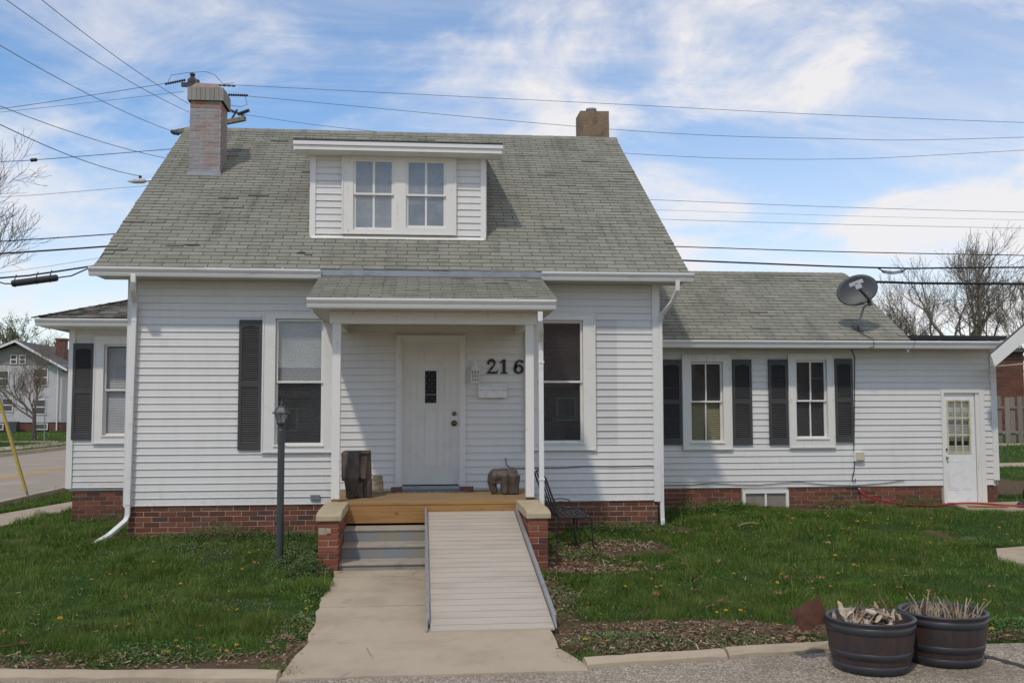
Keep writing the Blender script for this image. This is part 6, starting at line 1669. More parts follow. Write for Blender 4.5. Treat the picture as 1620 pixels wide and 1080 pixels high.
conifer(39.6, 54, 8.6, 'olive conifer showing through the bare branches at right')
conifer(42.2, 56, 7.8, 'shorter olive conifer low behind the tall bare tree')

# utility pole, hidden below the ridge by the house
def pole():
    t = thing('utility_pole', 'wooden utility pole top with crossarm rising behind the front chimney', 'utility pole', (-2.42, 14, -.1))
    MB().tube([(-2.20, 14, -.1), (-2.26, 14, 11.12)], [.16, .10], 12).build('pole', M_['pole_wood'], t)
    MB().lathe([(.13, 0), (.14, .03), (.14, .12), (.09, .17), (.05, .24), (.08, .26), (.08, .30), (.02, .33)], (-2.36, 14, 11.0), 12).build('pole_cap', M_['insul'], t)
    a, b = Vector((-3.0, 14.6, 9.75)), Vector((-.72, 13.1, 9.78)); d = (b-a)/2; n = Vector((-d.y, d.x, 0)).normalized()
    MB().obox((a+b)/2, d, n*.055, Vector((0, 0, .065))).build('crossarm', M_['crossarm'], t, bevel=.01)
    def ins(p, q, r0=.045):
        p, q = Vector(p), Vector(q); m = MB(); k = 9; pts = []; rs = []
        for i in range(k*2+1): pts.append(p.lerp(q, i/(k*2))); rs.append(r0 if i % 2 else r0*.45)
        m.tube(pts, rs, 8); m.build('insulator', M_['insul'], t)
    ins((-3.12, 14, 10.98), (-2.55, 14, 11.12)); ins((-2.3, 14, 11.0), (-1.15, 14, 10.98), .03); ins((-1.35, 14, 10.72), (-.80, 14, 10.72)); ins((-1.35, 14, 10.30), (-.9, 14, 10.12))
    ins((-2.72, 14, 9.56), (-3.02, 14.5, 9.75), .06); ins((-.95, 13.3, 9.95), (-.62, 13.2, 10.05), .06); ins((-1.2, 13.6, 9.85), (-1.0, 13.5, 10.15), .04)
    MB().tube([(-3.05, 14, 11.02), (-2.95, 14, 11.25), (-2.5, 14, 11.33), (-2.0, 14, 11.38), (-1.75, 14, 11.3), (-1.5, 14, 11.03), (-1.2, 14, 11.08)], .008, 5).build('jumper_wire', M_['wire'], t)
    MB().tube([(-.88, 14, 10.7), (-.82, 14, 10.45), (-1.0, 14, 10.38), (-1.3, 14, 10.42)], .008, 5).build('jumper_wire', M_['wire'], t)
    MB().box(-2.62, -2.22, 13.78, 13.86, 10.86, 10.98).build('bracket', M_['insul'], t)
pole()
def street_light():
    t = thing('street_light', 'cobra head street light poking out left of the roof', 'street light', (-3.7, 14, 8.16))
    m = MB(); V = []; F = []; n = 12; prof = [(-4.09, .010, 0), (-4.02, .04, 0), (-3.9, .075, 0), (-3.78, .088, .01), (-3.66, .085, .015), (-3.58, .05, .02)]
    for x, r_, dz in prof:
        for j in range(n): a = 2*math.pi*j/n; V.append((x, 14 + r_*1.1*math.cos(a), 8.155 + dz + r_*math.sin(a)*(1 if math.sin(a) > 0 else .75)))
    for i in range(len(prof)-1):
        for j in range(n): F.append((i*n+j, (i+1)*n+j, (i+1)*n+(j+1) % n, i*n+(j+1) % n))
    F += [tuple(range(n)), tuple(range((len(prof)-1)*n, len(prof)*n))[::-1]]
    m.add(V, F).build('lamp_head', simple('cream_enamel', (.55, .53, .47), .5), t, smooth=True)
    MB().tube([(-3.62, 14, 8.18), (-3.3, 14, 8.22), (-2.5, 14, 8.28)], .03, 8).build('arm', M_['steel'], t)
    MB().lathe([(.04, 0), (.045, .05), (.03, .08)], (-3.74, 14, 8.25), 10).build('photocell', M_['black_metal'], t)
street_light()
def wire(pts, rad, label, mat='wire', name='overhead_wire', sub=8):
    P = [Vector(p) for p in pts]; Q = []
    for i in range(len(P)-1):
        p0, p1, p2, p3 = [P[max(0, min(len(P)-1, i+d))] for d in (-1, 0, 1, 2)]
        for q in range(sub):
            tt = q/sub; Q.append(.5*((2*p1) + (p2-p0)*tt + (2*p0-5*p1+4*p2-p3)*tt*tt + (3*p1-p0-3*p2+p3)*tt**3))
    Q.append(P[-1]); tag(MB().tube(Q, rad*.68, 5).build(name, M_[mat]), label, 'wire', 'overhead wires')
Y0 = 14
wire([(-30, Y0, 7.5), (-14, Y0, 9.1), (-7.59, Y0, 10.14), (-5.38, Y0, 10.55), (-3.1, Y0, 11.0)], .013, 'thin wire running left from the very top of the pole, upper of two')
wire([(-30, Y0, 7.6), (-14, Y0, 9.1), (-7.58, Y0, 10.04), (-5.21, Y0, 10.38), (-2.6, Y0, 10.78)], .009, 'thin wire left of the chimney just under the topmost one')
wire([(-30, Y0+1, 7.2), (-14, Y0, 8.2), (-7.54, Y0, 8.64), (-6.63, Y0, 8.71), (-3.01, Y0, 9.10), (-2.5, Y0, 9.18)], .016, 'wire with a small black splice crossing the left sky')
tag(MB().tube([(-6.72, Y0, 8.70), (-6.55, Y0, 8.72)], [.05, .05], 10).build('wire_splice', M_['black_rubber'], bevel=.01), 'small black splice knob on the left wire', 'splice')
wire([(-30, Y0, 5.8), (-14, Y0, 7.1), (-7.51, Y0, 7.64), (-5.82, Y0, 7.80), (-3.94, Y0, 8.0), (-2.5, Y0, 8.12)], .009, 'thin wire passing just under the street light')
wire([(-30, Y0, 4.9), (-14, Y0, 5.9), (-7.47, Y0, 6.40), (-4.37, Y0, 6.66), (-2.5, Y0, 6.83)], .024, 'black cable above the two thickest cables at left', 'black_rubber')
wire([(-30, Y0, 4.5), (-14, Y0, 5.55), (-7.46, Y0, 6.06), (-4.62, Y0, 6.30), (-2.5, Y0, 6.5)], .038, 'thick black cable above the splice case at left', 'black_rubber')
wire([(-30, Y0, 3.2), (-14, Y0, 4.6), (-7.44, Y0, 5.52), (-4.8, Y0, 5.97), (-2.5, Y0, 6.35)], .008, 'faint thin wire between the thick cables at left')
wire([(-30, Y0, 3.6), (-14, Y0, 4.75), (-7.44, Y0, 5.38), (-6.43, Y0, 5.50), (-4.98, Y0, 5.74), (-2.5, Y0, 6.15)], .038, 'thick lashed cable carrying the black splice case', 'black_rubber')
def splice_case():
    t = thing('splice_case', 'black cylindrical splice case hanging under the left cable', 'splice case', (-6.5, Y0, 5.3))
    a, b = Vector((-7.10, Y0-.05, 5.22)), Vector((-5.88, Y0-.05, 5.40)); d = (b-a)
    MB().tube([a, a + d*.01, a + d*.04, b - d*.04, b - d*.01, b], [.06, .085, .095, .095, .085, .06], 14).build('body', M_['black_rubber'], t)
    for q in (.08, .55, .85):
        p = a + d*q; MB().tube([p + Vector((0, 0, -.10)), p + Vector((0, -.11, 0)), p + Vector((.0, -.03, .14)), p + Vector((0, .05, .24))], .016, 6).build('hanger', M_['black_rubber'], t)
    MB().tube([b, b + Vector((.35, .03, .06)), (-5.0, Y0, 5.72)], .02, 6).tube([a, a + Vector((-.2, 0, .0)), (-7.7, Y0, 5.36)], .02, 6).build('cable_tail', M_['black_rubber'], t)
splice_case()
# wires coming in from across the street, above the camera's left
def inc(ax, az, b, sag, rad, label, ya=4, mat='wire'):
    A = Vector((ax, ya, az)); B = Vector(b); d = B-A; pts = []
    for i in range(-9, 7):
        q = i/6; p = A + d*q; p.z += -sag*4*q*(1-q) if q > 0 else sag*(-q)*4*1.0; pts.append(p)
    wire(pts, rad, label, mat, sub=3)
inc(-2.816, 9.225, (-2.463, 14, 10.435), .10, .011, 'service wire slanting down from the top left to the chimney, rightmost')
inc(-3.435, 9.201, (-2.423, 14, 10.179), .14, .011, 'service wire slanting from the top left corner to the chimney')
inc(-3.518, 8.349, (-2.72, 14, 9.56), .12, .011, 'service wire slanting to the end of the crossarm')
inc(-3.483, 7.228, (-2.5, 14, 8.75), .12, .011, 'service wire slanting down to the roof edge above the street light')
inc(-3.472, 6.891, (-3.78, 14, 8.32), .12, .013, 'dark service wire ending on top of the street light', mat='black_rubber')
R_ = 'running right across the sky'
wire([(-2.3, Y0, 11.04), (-1.11, Y0, 11.01), (8.5, Y0, 10.80), (22.76, Y0, 10.55), (60, Y0, 10.4)], .011, 'topmost thin wire running right above the back chimney')
wire([(-1.35, Y0, 10.72), (-.79, Y0, 10.70), (9.92, Y0, 10.0), (16.24, Y0, 9.89), (22.74, Y0, 10.09), (45, Y0, 11.5)], .011, 'second thin wire from top crossing behind the back chimney')
wire([(-1.35, Y0, 10.25), (-.84, Y0, 10.15), (2.48, Y0, 9.79), (10.2, Y0, 9.29), (16.22, Y0, 9.25), (22.72, Y0, 9.68), (45, Y0, 11.4)], .010, 'third thin wire from top, sagging and rising at right')
wire([(-2.4, Y0, 8.25), (11.04, Y0, 7.91), (22.65, Y0, 7.74), (50, Y0, 7.7)], .010, 'thin wire in the middle of the right sky, top of three close ones')
wire([(-2.4, Y0, 7.85), (11.13, Y0, 7.61), (22.64, Y0, 7.50), (50, Y0, 7.5)], .006, 'faintest thin wire in the middle of the right sky')
wire([(-2.4, Y0, 7.55), (11.28, Y0, 7.33), (22.63, Y0, 7.24), (50, Y0, 7.2)], .009, 'thin wire in the middle of the right sky, lowest of three')
wire([(-2.4, Y0, 6.85), (11.75, Y0, 6.52), (22.59, Y0, 6.40), (50, Y0, 6.4)], .022, 'medium black wire above the thick cable at right', 'black_rubber')
wire([(-2.4, Y0, 6.5), (11.97, Y0, 6.11), (18.32, Y0, 5.96), (22.58, Y0, 6.03), (50, Y0, 6.5)], .038, 'thick black cable with a looped coil over the satellite dish', 'black_rubber')
wire([(-2.4, Y0, 6.0), (11.9, Y0, 5.62), (17.91, Y0, 5.53), (22.56, Y0, 5.52), (50, Y0, 5.7)], .058, 'thickest black cable running right from the satellite dish', 'black_rubber')
wire([(11.9, Y0, 5.1), (17.9, Y0, 4.98), (20.71, Y0, 5.02), (22.54, Y0, 5.11), (50, Y0, 6.6)], .007, 'faint wire low in front of the right trees')
wire([(14, Y0, 3.4), (18.57, Y0, 4.31), (20.7, Y0, 4.77), (22.56, Y0, 5.40), (40, Y0, 11)], .009, 'thin wire rising to the right across the bare trees')
cl = MB()
for k in range(3):
    cl.tube([(17.9 + .03*k, Y0-.03, 5.93), (18.05, Y0-.03, 5.87 - .03*k), (18.35, Y0-.03, 5.84 - .035*k), (18.65, Y0-.03, 5.88 - .03*k), (18.85 - .03*k, Y0-.03, 5.95)], .014, 6)
tag(cl.build('cable_coil', M_['black_rubber']), 'black coil of spare cable hanging on the thick right cable', 'cable coil')
# guy wire with yellow guard
g = thing('guy_wire', 'slanted guy wire with a yellow plastic guard by the side street', 'guy wire', (-3.75, 6.6, -.1))
MB().tube([(-3.72, 6.6, -.05), (-4.42, 6.6, 2.2), (-7.0, 6.6, 10.4)], .010, 6).build('wire', M_['steel'], g)
MB().tube([(-3.79, 6.57, .10), (-4.36, 6.57, 1.93)], .027, 8).build('guard', M_['yellow_plastic'], g); MB().tube([(-3.72, 6.6, -.12), (-3.79, 6.59, .11)], .018, 6).build('anchor_rod', M_['steel'], g)
tag(MB().tube([(-14.9, 38.4, -.1), (-14.9, 38.4, 2.3)], .03, 6).build('sign_post', M_['steel']), 'thin metal post on the far verge of the street', 'post')

# person standing at the right edge, only a trouser leg and shoe in frame
def person():
    t = thing('person', 'person in black trousers and dark shoes at the right edge by the hose', 'person', (14.0, .80, .18))
    me = bpy.data.meshes.new('body'); bx, by, z = 13.935, .80, .19
    tx = bx + .30
    J = {'pel': (bx+.18, by, z+.95, .14), 'sp': (bx+.24, by, z+1.15, .14), 'ch': (tx, by, z+1.36, .16), 'nk': (tx, by, z+1.50, .065), 'hd': (tx, by, z+1.62, .105), 'tp': (tx, by, z+1.72, .085),
         'lh': (bx+.07, by, z+.84, .10), 'lk': (bx-.04, by-.03, z+.48, .075), 'la': (bx-.15, by+.02, z+.09, .055), 'rh': (bx+.27, by, z+.84, .10), 'rk': (bx+.24, by+.05, z+.48, .075), 'ra': (bx+.22, by+.10, z+.09, .055),
         'ls': (tx-.18, by, z+1.40, .065), 'le': (tx-.16, by+.04, z+1.12, .05), 'lw': (tx-.06, by-.2, z+1.0, .035), 'rs': (tx+.19, by, z+1.40, .07), 're': (tx+.24, by+.02, z+1.12, .05), 'rw': (tx+.22, by-.14, z+.9, .035)}
    E_ = [('pel', 'sp'), ('sp', 'ch'), ('ch', 'nk'), ('nk', 'hd'), ('hd', 'tp'), ('pel', 'lh'), ('lh', 'lk'), ('lk', 'la'), ('pel', 'rh'), ('rh', 'rk'), ('rk', 'ra'), ('ch', 'ls'), ('ls', 'le'), ('le', 'lw'), ('ch', 'rs'), ('rs', 're'), ('re', 'rw')]
    def add_skin(name, J, E_, mat, root):
        K = list(J); me = bpy.data.meshes.new(name); me.from_pydata([J[k][:3] for k in K], [(K.index(a), K.index(b)) for a, b in E_], [])
        o = bpy.data.objects.new(name, me); COL.objects.link(o); attach(o, t)
        o.modifiers.new('skin', 'SKIN'); sd = me.skin_vertices[0].data if me.skin_vertices else None
        if sd is None:
            bm = bmesh.new(); bm.from_mesh(me); bm.verts.layers.skin.verify(); bm.to_mesh(me); bm.free(); sd = me.skin_vertices[0].data
        for i, k in enumerate(K): sd[i].radius = (J[k][3], J[k][3]*.85); sd[i].use_root = (k == root)
        s = o.modifiers.new('sub', 'SUBSURF'); s.levels = s.render_levels = 2; me.materials.append(mat); return o
    add_skin('body', J, E_, M_['cloth_black'], 'pel')
    hd = MB(); ell(hd, (tx, by-.02, z+1.64), .078, .098, .118); hd.build('head', M_['skin'], t, smooth=True)
    hr = MB(); ell(hr, (tx, by+.012, z+1.672), .086, .100, .100); hr.build('hair', M_['hair'], t, smooth=True)
    nz_ = MB(); ell(nz_, (tx, by-.118, z+1.63), .013, .02, .022, 8); nz_.build('nose', M_['skin'], t, smooth=True)
    for sx in (-1, 1):
        ey = MB(); ell(ey, (tx+sx*.03, by-.105, z+1.655), .011, .01, .008, 8); ey.build('eye', M_['black_metal'], t, smooth=True)
    for (hx, hy, hz_) in ((tx-.06, by-.2, z+1.0), (tx+.22, by-.14, z+.9)):
        h = MB(); ell(h, (hx, hy-.05, hz_-.01), .035, .05, .018, 8)
        for f in range(4): h.tube([(hx-.026+f*.017, hy-.085, hz_-.008), (hx-.026+f*.017, hy-.125+.004*abs(f-1.5), hz_-.018), (hx-.026+f*.017, hy-.145+.008*abs(f-1.5), hz_-.045)], [.009, .0085, .007], 6)
        h.tube([(hx+.03, hy-.04, hz_), (hx+.052, hy-.07, hz_-.01), (hx+.05, hy-.098, hz_-.025)], [.010, .009, .008], 6); h.build('hand', M_['skin'], t, smooth=True)
    for (sx, sy) in ((bx-.16, by-.01), (bx+.22, by+.08)):
        s = MB(); ell(s, (sx-.05, sy-.06, z+.028), .12, .062, .045, 12); s.box(sx-.16, sx+.055, sy-.115, sy-.005, z-.004, z+.018); s.build('shoe', M_['shoe'], t, smooth=True)
person()
# ------------------------------------------------------------------ lawn: grass, weeds, flowers, litter
HOLES = [(3.0, 5.32, -7.2, -2.85), (2.9, 5.56, -2.97, 0), (0, 7.62, 0, 12), (-1.62, 0, 2.62, 12), (7.6, 13.85, 1.6, 6)]
def lawn_ok(x, y):
    ok = np.ones_like(x, bool)
    e = (vnoise(x, y, 6, 3)-.5)*.12
    ok &= ~((x > 3.165+e) & (x < 5.155+e) & (y < -2.9))
    ok &= ~((x > 2.93) & (x < 5.55) & (y >= -2.95) & (y < .1))
    ok &= ~((x > .0) & (x < 7.6) & (y >= -.01)); ok &= ~((x > -1.6) & (x < .1) & (y > 2.62)); ok &= ~((x > 7.5) & (x < 13.84) & (y > 1.56))
    ok &= ~((x < 4) & (y < kerb_y_left(x)+.07 + e*.3)); ok &= ~((x >= 4) & (y < np.where(x < 7.5, kerb_y_right(x)+.07, -6.42 + e)))
    sw = np.where(y < 3.6, -2.42, -2.42 + (y-3.6)*.16); ok &= ~((x < sw+e*.4) & (x > sw-.92+e*.4)); ok &= ~((x < -4.0) & (x > -12.4))
    ok &= ~((x > 12.7+e) & (x < 17) & (y > .5+e) & (y < 1.7)); ok &= ~((x > 11.05+e) & (x < 16) & (y > -3.75) & (y < -2.15))
    ok &= ~((np.hypot(x-7.42, y+7.07) < .27) | (np.hypot(x-8.075, y+6.92) < .27))
    return ok
def scatter(n, x0, x1, y0, y1, rng, power=1.0):
    x = rng.uniform(x0, x1, n); y = rng.uniform(y0, y1, n); return x, y
def make_grass():
    rng = np.random.default_rng(5); X = []; Y = []
    for (x0, x1, y0, y1, dens) in ((-1.2, 3.2, -6.9, -3.6, 6200), (-2.6, -1.2, -6.9, -3.6, 1800), (-2.8, 3.2, -3.6, 0.1, 4300), (-3.6, 0.2, 0.1, 7.0, 2600), (-4.2, -2.6, 2, 16, 1000),
                                   (5.0, 9.2, -6.8, -3.6, 6200), (5.0, 11.5, -3.6, 0.1, 4300), (9.2, 12.5, -6.6, -3.6, 2500), (7.4, 14.2, 0.0, 1.6, 3600), (11.5, 16, -3.6, 0.2, 1500), (13.8, 24, 1.6, 10.4, 420), (15, 34, 11.5, 19.3, 110),
                                   (-26, -12.4, 24, 64, 45)):
        n = int((x1-x0)*(y1-y0)*dens); a, b = scatter(n, x0, x1, y0, y1, rng); X.append(a); Y.append(b)
    x = np.concatenate(X); y = np.concatenate(Y)
    keep = lawn_ok(x, y); x, y = x[keep], y[keep]
    cl = fnoise(x, y, 2.3, 21, 3); fine = vnoise(x, y, 9, 4)
    b = bare(x, y)
    keep = rng.random(len(x)) > np.clip(b*.98 + (cl < .34)*.35, 0, .86); x, y, cl, fine, b = x[keep], y[keep], cl[keep], fine[keep], b[keep]
    n = len(x); d = np.hypot(x-CAM.x, y-CAM.y)
    h = (.030 + .048*np.clip((cl-.30)*2.2, 0, 1) + .024*fine)*rng.uniform(.5, 1.3, n)*(1-.5*b)
    h *= np.where(rng.random(n) < .05, 1.55, 1)
    tf = vnoise(x, y, 3.3, 14); h *= 1 + .75*sstep(.66, .85, tf) - .35*sstep(.35, .15, tf)
    tall = (sstep(9, 6, d)*0 + 1); h *= tall
    w = np.maximum(.0032, .00038*d)*rng.uniform(.7, 1.3, n)
    h = np.where(d > 30, h*1.6, h)
    az = rng.uniform(0, 2*np.pi, n); fl = vnoise(x, y, 1.7, 31)*2*np.pi*2; az = np.where(rng.random(n) < .55, fl + rng.normal(0, .6, n), az)
    lean = rng.uniform(.15, 1.0, n)*h
    z = gz(x, y) - .012
    dx, dy = np.cos(az), np.sin(az); a2 = rng.uniform(0, np.pi, n); sx, sy = np.cos(a2)*w/2, np.sin(a2)*w/2
    V = np.zeros((n, 5, 3))
    V[:, 0] = np.stack([x-sx, y-sy, z], -1); V[:, 1] = np.stack([x+sx, y+sy, z], -1)
    mx, my, mz = x + dx*lean*.35, y + dy*lean*.35, z + h*.62
    V[:, 2] = np.stack([mx+sx*.8, my+sy*.8, mz], -1); V[:, 3] = np.stack([mx-sx*.8, my-sy*.8, mz], -1)
    V[:, 4] = np.stack([x + dx*lean, y + dy*lean, z + h*np.sqrt(np.clip(1.05-(lean/h)**2*.55, .2, 1))], -1)
    i = np.arange(n)[:, None]*5
    T = np.concatenate([i + [0, 1, 2], i + [0, 2, 3], i + [3, 2, 4]], 1).reshape(-1, 3)
    o = np_mesh('grass', V.reshape(-1, 3), T, M_['grass']); tag(o, 'green spring grass of the front lawn on both sides of the walk', 'grass', kind='stuff')
    print('grass blades', n)
make_grass()
def leaf_mass(name, label, cat, zones, mat, hmin, hmax, size, seed, stems=True):
    """low broadleaf weeds: little leaf faces on short stems, heaped in patches"""
    rng = np.random.default_rng(seed); C = []
    for (x, y, rx, ry, n, hh) in zones:
        a = rng.uniform(0, 2*np.pi, n); q = np.sqrt(rng.random(n)); px, py = x + rx*q*np.cos(a), y + ry*q*np.sin(a)
        hz = hh*(1-q**2)*(.55 + .8*vnoise(px, py, 7, seed)); k = int(n*1.7); C.append(np.stack([px, py, gz(px, py) + rng.random(n)**.6*hz + .01], -1))
    c = np.concatenate(C); k = lawn_ok(c[:, 0], c[:, 1]); c = c[k]; n = len(c)
    a = rng.uniform(0, 2*np.pi, n); ti = rng.uniform(-.2, .9, n); d = np.stack([np.cos(a)*np.cos(ti), np.sin(a)*np.cos(ti), np.sin(ti)], -1)
    s = np.stack([-np.sin(a), np.cos(a), rng.uniform(-.3, .3, n)], -1); L = size*rng.uniform(.6, 1.4, (n, 1)); w = L*.38
    V = np.stack([c, c + d*L*.5 + s*w - [0, 0, .003], c + d*L, c + d*L*.5 - s*w - [0, 0, .003]], 1).reshape(-1, 3)
    o = np_mesh(name, V, np.arange(n*4).reshape(-1, 4), M_[mat]); tag(o, label, cat, kind='stuff')
leaf_mass('weed_patch', 'low leafy weeds along the brick foundation and round the lamp post', 'weeds',
          [(1.45, -.38, .75, .28, 4200, .20), (.75, -.35, .35, .2, 900, .10), (2.35, -.6, .45, .35, 2000, .14), (2.65, -2.2, .38, .8, 4200, .22), (2.85, -2.95, .28, .35, 2200, .22), (2.2, -1.3, .5, .5, 1300, .10), (-.7, 2.1, .8, .35, 900, .12), (1.2, -1.2, .7, .4, 1200, .08)], 'weed_blue', .02, .2, .021, 3)
leaf_mass('weed_patch', 'bright leafy weeds along the right foundation and kerb', 'weeds',
          [(6.9, -.30, .7, .28, 2600, .16), (8.2, 1.15, .7, .4, 3200, .22), (9.0, 1.2, .5, .3, 1200, .16), (7.5, -.2, .3, .3, 900, .14), (5.75, -1.5, .22, .7, 900, .16), (6.1, -2.2, .35, .3, 900, .07), (5.75, -6.15, .55, .35, 1300, .07), (6.7, -6.2, .4, .2, 500, .05), (10.9, 1.35, .5, .2, 900, .22), (12.3, 1.35, .5, .22, 1200, .20), (2.0, -6.1, .7, .35, 900, .06), (.8, -6.25, .4, .2, 450, .05), (3.02, -5.3, .14, .5, 700, .10), (3.02, -4.1, .14, .5, 600, .10), (5.45, -4.6, .25, .8, 900, .05), (9.3, -6.1, .9, .4, 2200, .09), (11.2, -2.0, .4, .3, 900, .12)], 'weed', .02, .2, .021, 5)
leaf_mass('violet_weeds', 'small purple flowering weeds scattered in the left lawn', 'weeds', [(.9, -1.5, .9, .35, 220, .09), (1.6, -2.1, .8, .3, 160, .09), (1.9, -4.6, .9, .35, 170, .09), (1.2, -5.3, .5, .2, 60, .08), (1.5, -.45, .5, .15, 40, .2)], 'violet', .02, .1, .016, 7)
def chips():
    rng = np.random.default_rng(9); zones = [(5.85, -2.1, .7, 1.2, 1700), (6.3, -6.05, 1.15, .55, 2300), (6.3, -3.0, .7, .4, 600), (5.45, -4.5, .3, 1.2, 500), (6.7, -1.5, .55, .45, 900), (1.5, -6.3, 1.5, .35, 900), (11.2, 1.3, .7, .25, 700), (2.98, -5.8, .2, .9, 500), (8.9, -6.25, .7, .2, 500), (1.2, -.25, 1.0, .2, 500), (7.0, -4.3, 2.5, 2.0, 380), (1.2, -4.2, 2, 2, 200)]
    C = []
    for (x, y, rx, ry, n) in zones:
        a = rng.uniform(0, 2*np.pi, n); q = rng.random(n)**.6; C.append(np.stack([x + rx*q*np.cos(a), y + ry*q*np.sin(a)], -1))
    c = np.concatenate(C); c = c[lawn_ok(c[:, 0], c[:, 1])]; n = len(c); z = gz(c[:, 0], c[:, 1]) + .018 + rng.random(n)*.02
    a = rng.uniform(0, 2*np.pi, n); L = rng.uniform(.006, .026, n); w = rng.uniform(.002, .006, n)
    long = rng.random(n) < .03; L = np.where(long, L*3.5, L)
    d = np.stack([np.cos(a)*L, np.sin(a)*L, rng.normal(0, .25, n)*L], -1); s = np.stack([-np.sin(a)*w, np.cos(a)*w, rng.normal(0, .4, n)*w], -1); P = np.stack([c[:, 0], c[:, 1], z], -1)
    V = np.stack([P-d-s, P+d-s, P+d+s, P-d+s], 1).reshape(-1, 3); o = np_mesh('wood_chips', V, np.arange(n*4).reshape(-1, 4), M_['chips']); tag(o, 'brown mulch chips and bark litter on the bare soil', 'mulch', kind='stuff')
chips()
def dandelions():
    m = MB(); m.tube([(0, 0, 0), (.004, .002, .03), (.006, 0, .06)], .003, 5); m.f = m.f
    st = bpy.data.meshes.new('stem'); st.from_pydata(m.v, [], m.f); st.update(); st.materials.append(M_['stem'])
    h = MB(); n = 12
    for k, (r_, z) in enumerate(((.020, .060), (.014, .066), (.007, .070))):
        V = [(.006, 0, .058)]; F = []
        for j in range(n*2):
            a = 2*math.pi*j/(n*2); q = r_*(1 if j % 2 else .72); V.append((.006 + q*math.cos(a), q*math.sin(a), z))
        F = [(0, 1+j, 1+(j+1) % (n*2)) for j in range(n*2)]; h.add(V, F)
    fl = bpy.data.meshes.new('flower'); fl.from_pydata(h.v, [], h.f); fl.update(); fl.materials.append(M_['yellow'])
    r = random.Random(4); pts = []
    near = [(1.0, -2.4), (-.1, -2.3), (.7, -3.0), (.85, -3.05), (1.6, -3.6), (1.95, -3.2), (2.1, -5.9), (2.13, -6.05), (2.12, -6.2), (2.45, -6.1), (2.6, -6.05), (2.55, -6.3), (3.0, -4.6), (3.06, -4.75), (3.02, -4.9), (2.98, -5.5), (2.9, -3.9), (2.75, -3.2), (.6, -3.3), (2.55, -3.5),
            (6.78, -5.3), (6.88, -5.32), (6.98, -5.36), (7.05, -5.38), (5.4, -6.2), (5.6, -6.25), (10.6, -2.1), (10.75, -2.25), (10.9, -2.15), (10.7, -2.4), (8.9, -6.2), (9.1, -6.25), (7.3, -.5), (7.4, -.6), (7.2, -.4), (7.6, -.7)]
    pts += near
    for i in range(70): pts.append((r.gauss(9.4, 1.6), r.gauss(-.8, 1.0)))
    for i in range(22): pts.append((r.uniform(-1, 2.8), r.uniform(-5.5, -.6)))
    for i in range(20): pts.append((r.uniform(5.6, 9.6), r.uniform(-5.5, -2)))
    for (x, y) in pts:
        if not lawn_ok(np.array([x]), np.array([y]))[0]: continue
        z = float(gz(x, y)) + .004; s = r.uniform(.75, 1.15)
        o = bpy.data.objects.new('dandelion', st); COL.objects.link(o); ORIGIN[o.name] = Vector((0, 0, 0))
        o.matrix_basis = Matrix.Translation((x, y, z)) @ Matrix.Rotation(r.uniform(0, 6.3), 4, 'Z') @ Matrix.Rotation(r.uniform(0, .35), 4, 'X') @ Matrix.Scale(s, 4)
        f = bpy.data.objects.new('flower_head', fl); COL.objects.link(f); f.parent = o
        if x < 4: l = 'yellow dandelion at the left edge of the walk' if x > 2.85 else ('yellow dandelion in the bare strip behind the left kerb' if y < -5.75 else 'yellow dandelion in the left lawn')
        else: l = 'yellow dandelion behind the right kerb' if y < -6.0 else ('yellow dandelion before the right wing' if y > -1.6 else 'yellow dandelion in the middle of the right lawn')
        tag(o, l, 'flower', 'dandelions in the lawn')
dandelions()
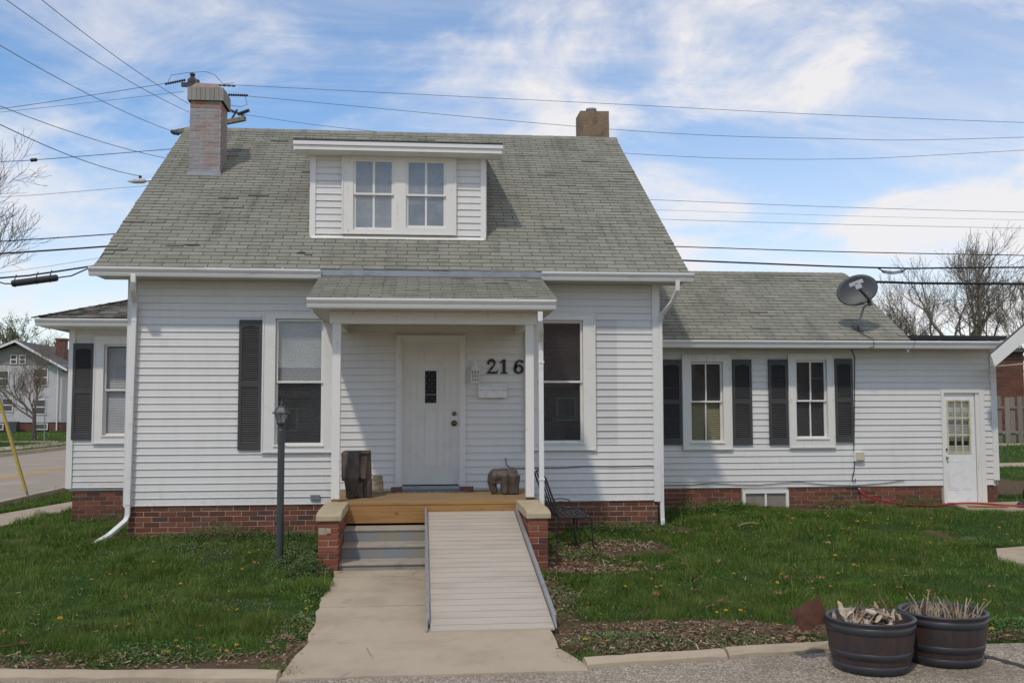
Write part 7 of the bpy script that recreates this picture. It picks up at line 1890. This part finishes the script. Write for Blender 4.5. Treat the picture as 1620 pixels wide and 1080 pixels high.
def dead_leaves():
    r = random.Random(17); ms = []
    for k in range(5):
        m = MB(); n = 11; V = [(0, 0, 0)]; F = []
        for j in range(n):
            a = 2*math.pi*j/n; q = .034*(1 + .45*math.sin(a*2.5+k) + r.uniform(-.25, .25)); V.append((q*math.cos(a), q*math.sin(a)*.75, r.uniform(-.002, .024)))
        F = [(0, 1+j, 1+(j+1) % n) for j in range(n)]; m.add(V, F); m.tube([(.02, 0, .004), (.06, .01, .012)], .0015, 4)
        me = bpy.data.meshes.new('leaf'); me.from_pydata(m.v, [], m.f); me.update(); me.materials.append(M_['deadleaf']); ms.append(me)
    pts = [(7.05, -3.2), (8.35, -4.0), (8.3, -3.95), (9.3, -2.0), (8.9, -4.4), (9.6, -3.1), (9.9, -4.6), (7.0, -5.0), (6.2, -5.5), (6.4, -4.6), (8.4, -5.2), (8.45, -5.35), (9.6, -5.6), (7.6, -4.7), (2.2, -2.6), (1.6, -4.3), (3.0, -5.9), (2.6, -6.3), (.9, -5.9)]
    for i in range(26): pts.append((r.gauss(5.85, .28), r.gauss(-1.9, .7)))
    for i in range(40): pts.append((r.uniform(5.5, 10.5), r.uniform(-6.2, -1.0)))
    for i in range(14): pts.append((r.uniform(5.4, 7.6), r.uniform(-6.4, -5.6)))
    for i in range(10): pts.append((r.uniform(0, 3), r.uniform(-6.4, -4)))
    for (x, y) in pts:
        if not lawn_ok(np.array([x]), np.array([y]))[0]: continue
        b = float(bare(x, y)); o = bpy.data.objects.new('fallen_leaf', r.choice(ms)); COL.objects.link(o); s = r.uniform(.6, 1.25)
        o.matrix_basis = Matrix.Translation((x, y, float(gz(x, y)) + .015 + .05*(1-b))) @ Matrix.Rotation(r.uniform(0, 6.3), 4, 'Z') @ Matrix.Rotation(r.uniform(-.5, .5), 4, 'X') @ Matrix.Scale(s, 4)
        l = 'curled brown leaf on the left lawn' if x < 4 else ('curled brown leaf in the litter beside the right pier' if x < 6.6 and y > -3.4 else ('curled brown leaf on the bare soil behind the right kerb' if y < -5.5 else 'curled brown leaf on the right lawn'))
        tag(o, l, 'leaf', 'fallen brown leaves')
dead_leaves()
def twigs():
    r = random.Random(23)
    specs = [((5.22, -6.50), (5.48, -6.25), 'forked brown twig at the right end of the walk'), ((6.0, -5.4), (6.25, -5.05), 'thin stick on the bare soil right of the ramp foot'), ((8.75, -6.3), (9.3, -6.22), 'long brown twig behind the rear planter'), ((8.8, -6.38), (9.25, -6.42), 'dark twig at the driveway edge behind the rear planter'), ((8.6, -.55), (8.9, -.5), 'short pale stick lying in the right lawn'), ((.4, -6.1), (1.3, -5.7), 'long thin twig at the front of the left lawn')]
    for a, b, l in specs:
        P = []
        for i in range(8):
            q = i/7; x = a[0] + (b[0]-a[0])*q + r.uniform(-.02, .02); y = a[1] + (b[1]-a[1])*q + r.uniform(-.02, .02); P.append((x, y, max(float(gz(x, y)) + .03, -.165) + .03*math.sin(q*3)))
        m = MB().tube(P, [.007]*4 + [.005]*4, 5)
        if 'forked' in l: m.tube([P[3], (P[3][0]-.12, P[3][1]-.05, P[3][2]+.01), (P[3][0]-.2, P[3][1]-.03, P[3][2])], .004, 5).tube([P[2], (P[2][0]+.1, P[2][1]-.18, P[2][2]+.02)], .004, 5)
        tag(m.build('fallen_twig', M_['rust'] if 'pale' not in l else M_['straw']), l, 'twig')
    # daffodil-like clump by the lamp post
    m = MB(); rr = random.Random(8)
    for i in range(16):
        a = rr.uniform(0, 6.3); leaf_strip(m, (2.36 + .06*math.cos(a), -.62 + .06*math.sin(a), -.03), (math.cos(a)*.45, math.sin(a)*.45, 1), rr.uniform(.22, .36), .022, rr, rr.uniform(.2, .7), 6)
    t = thing('bulb_plant', 'clump of strap leaves growing behind the lamp post', 'plant', (2.36, -.62, -.03)); m.build('leaves', M_['weed'], t)
    f = MB()
    for (x, z) in ((2.20, .17), (2.17, .14), (2.23, .13)): ell(f, (x, -.64, z), .018, .015, .016, 8); f.tube([(x, -.64, z), (2.28, -.63, -.03)], .003, 4)
    f.build('flower', M_['violet'], t)
twigs()
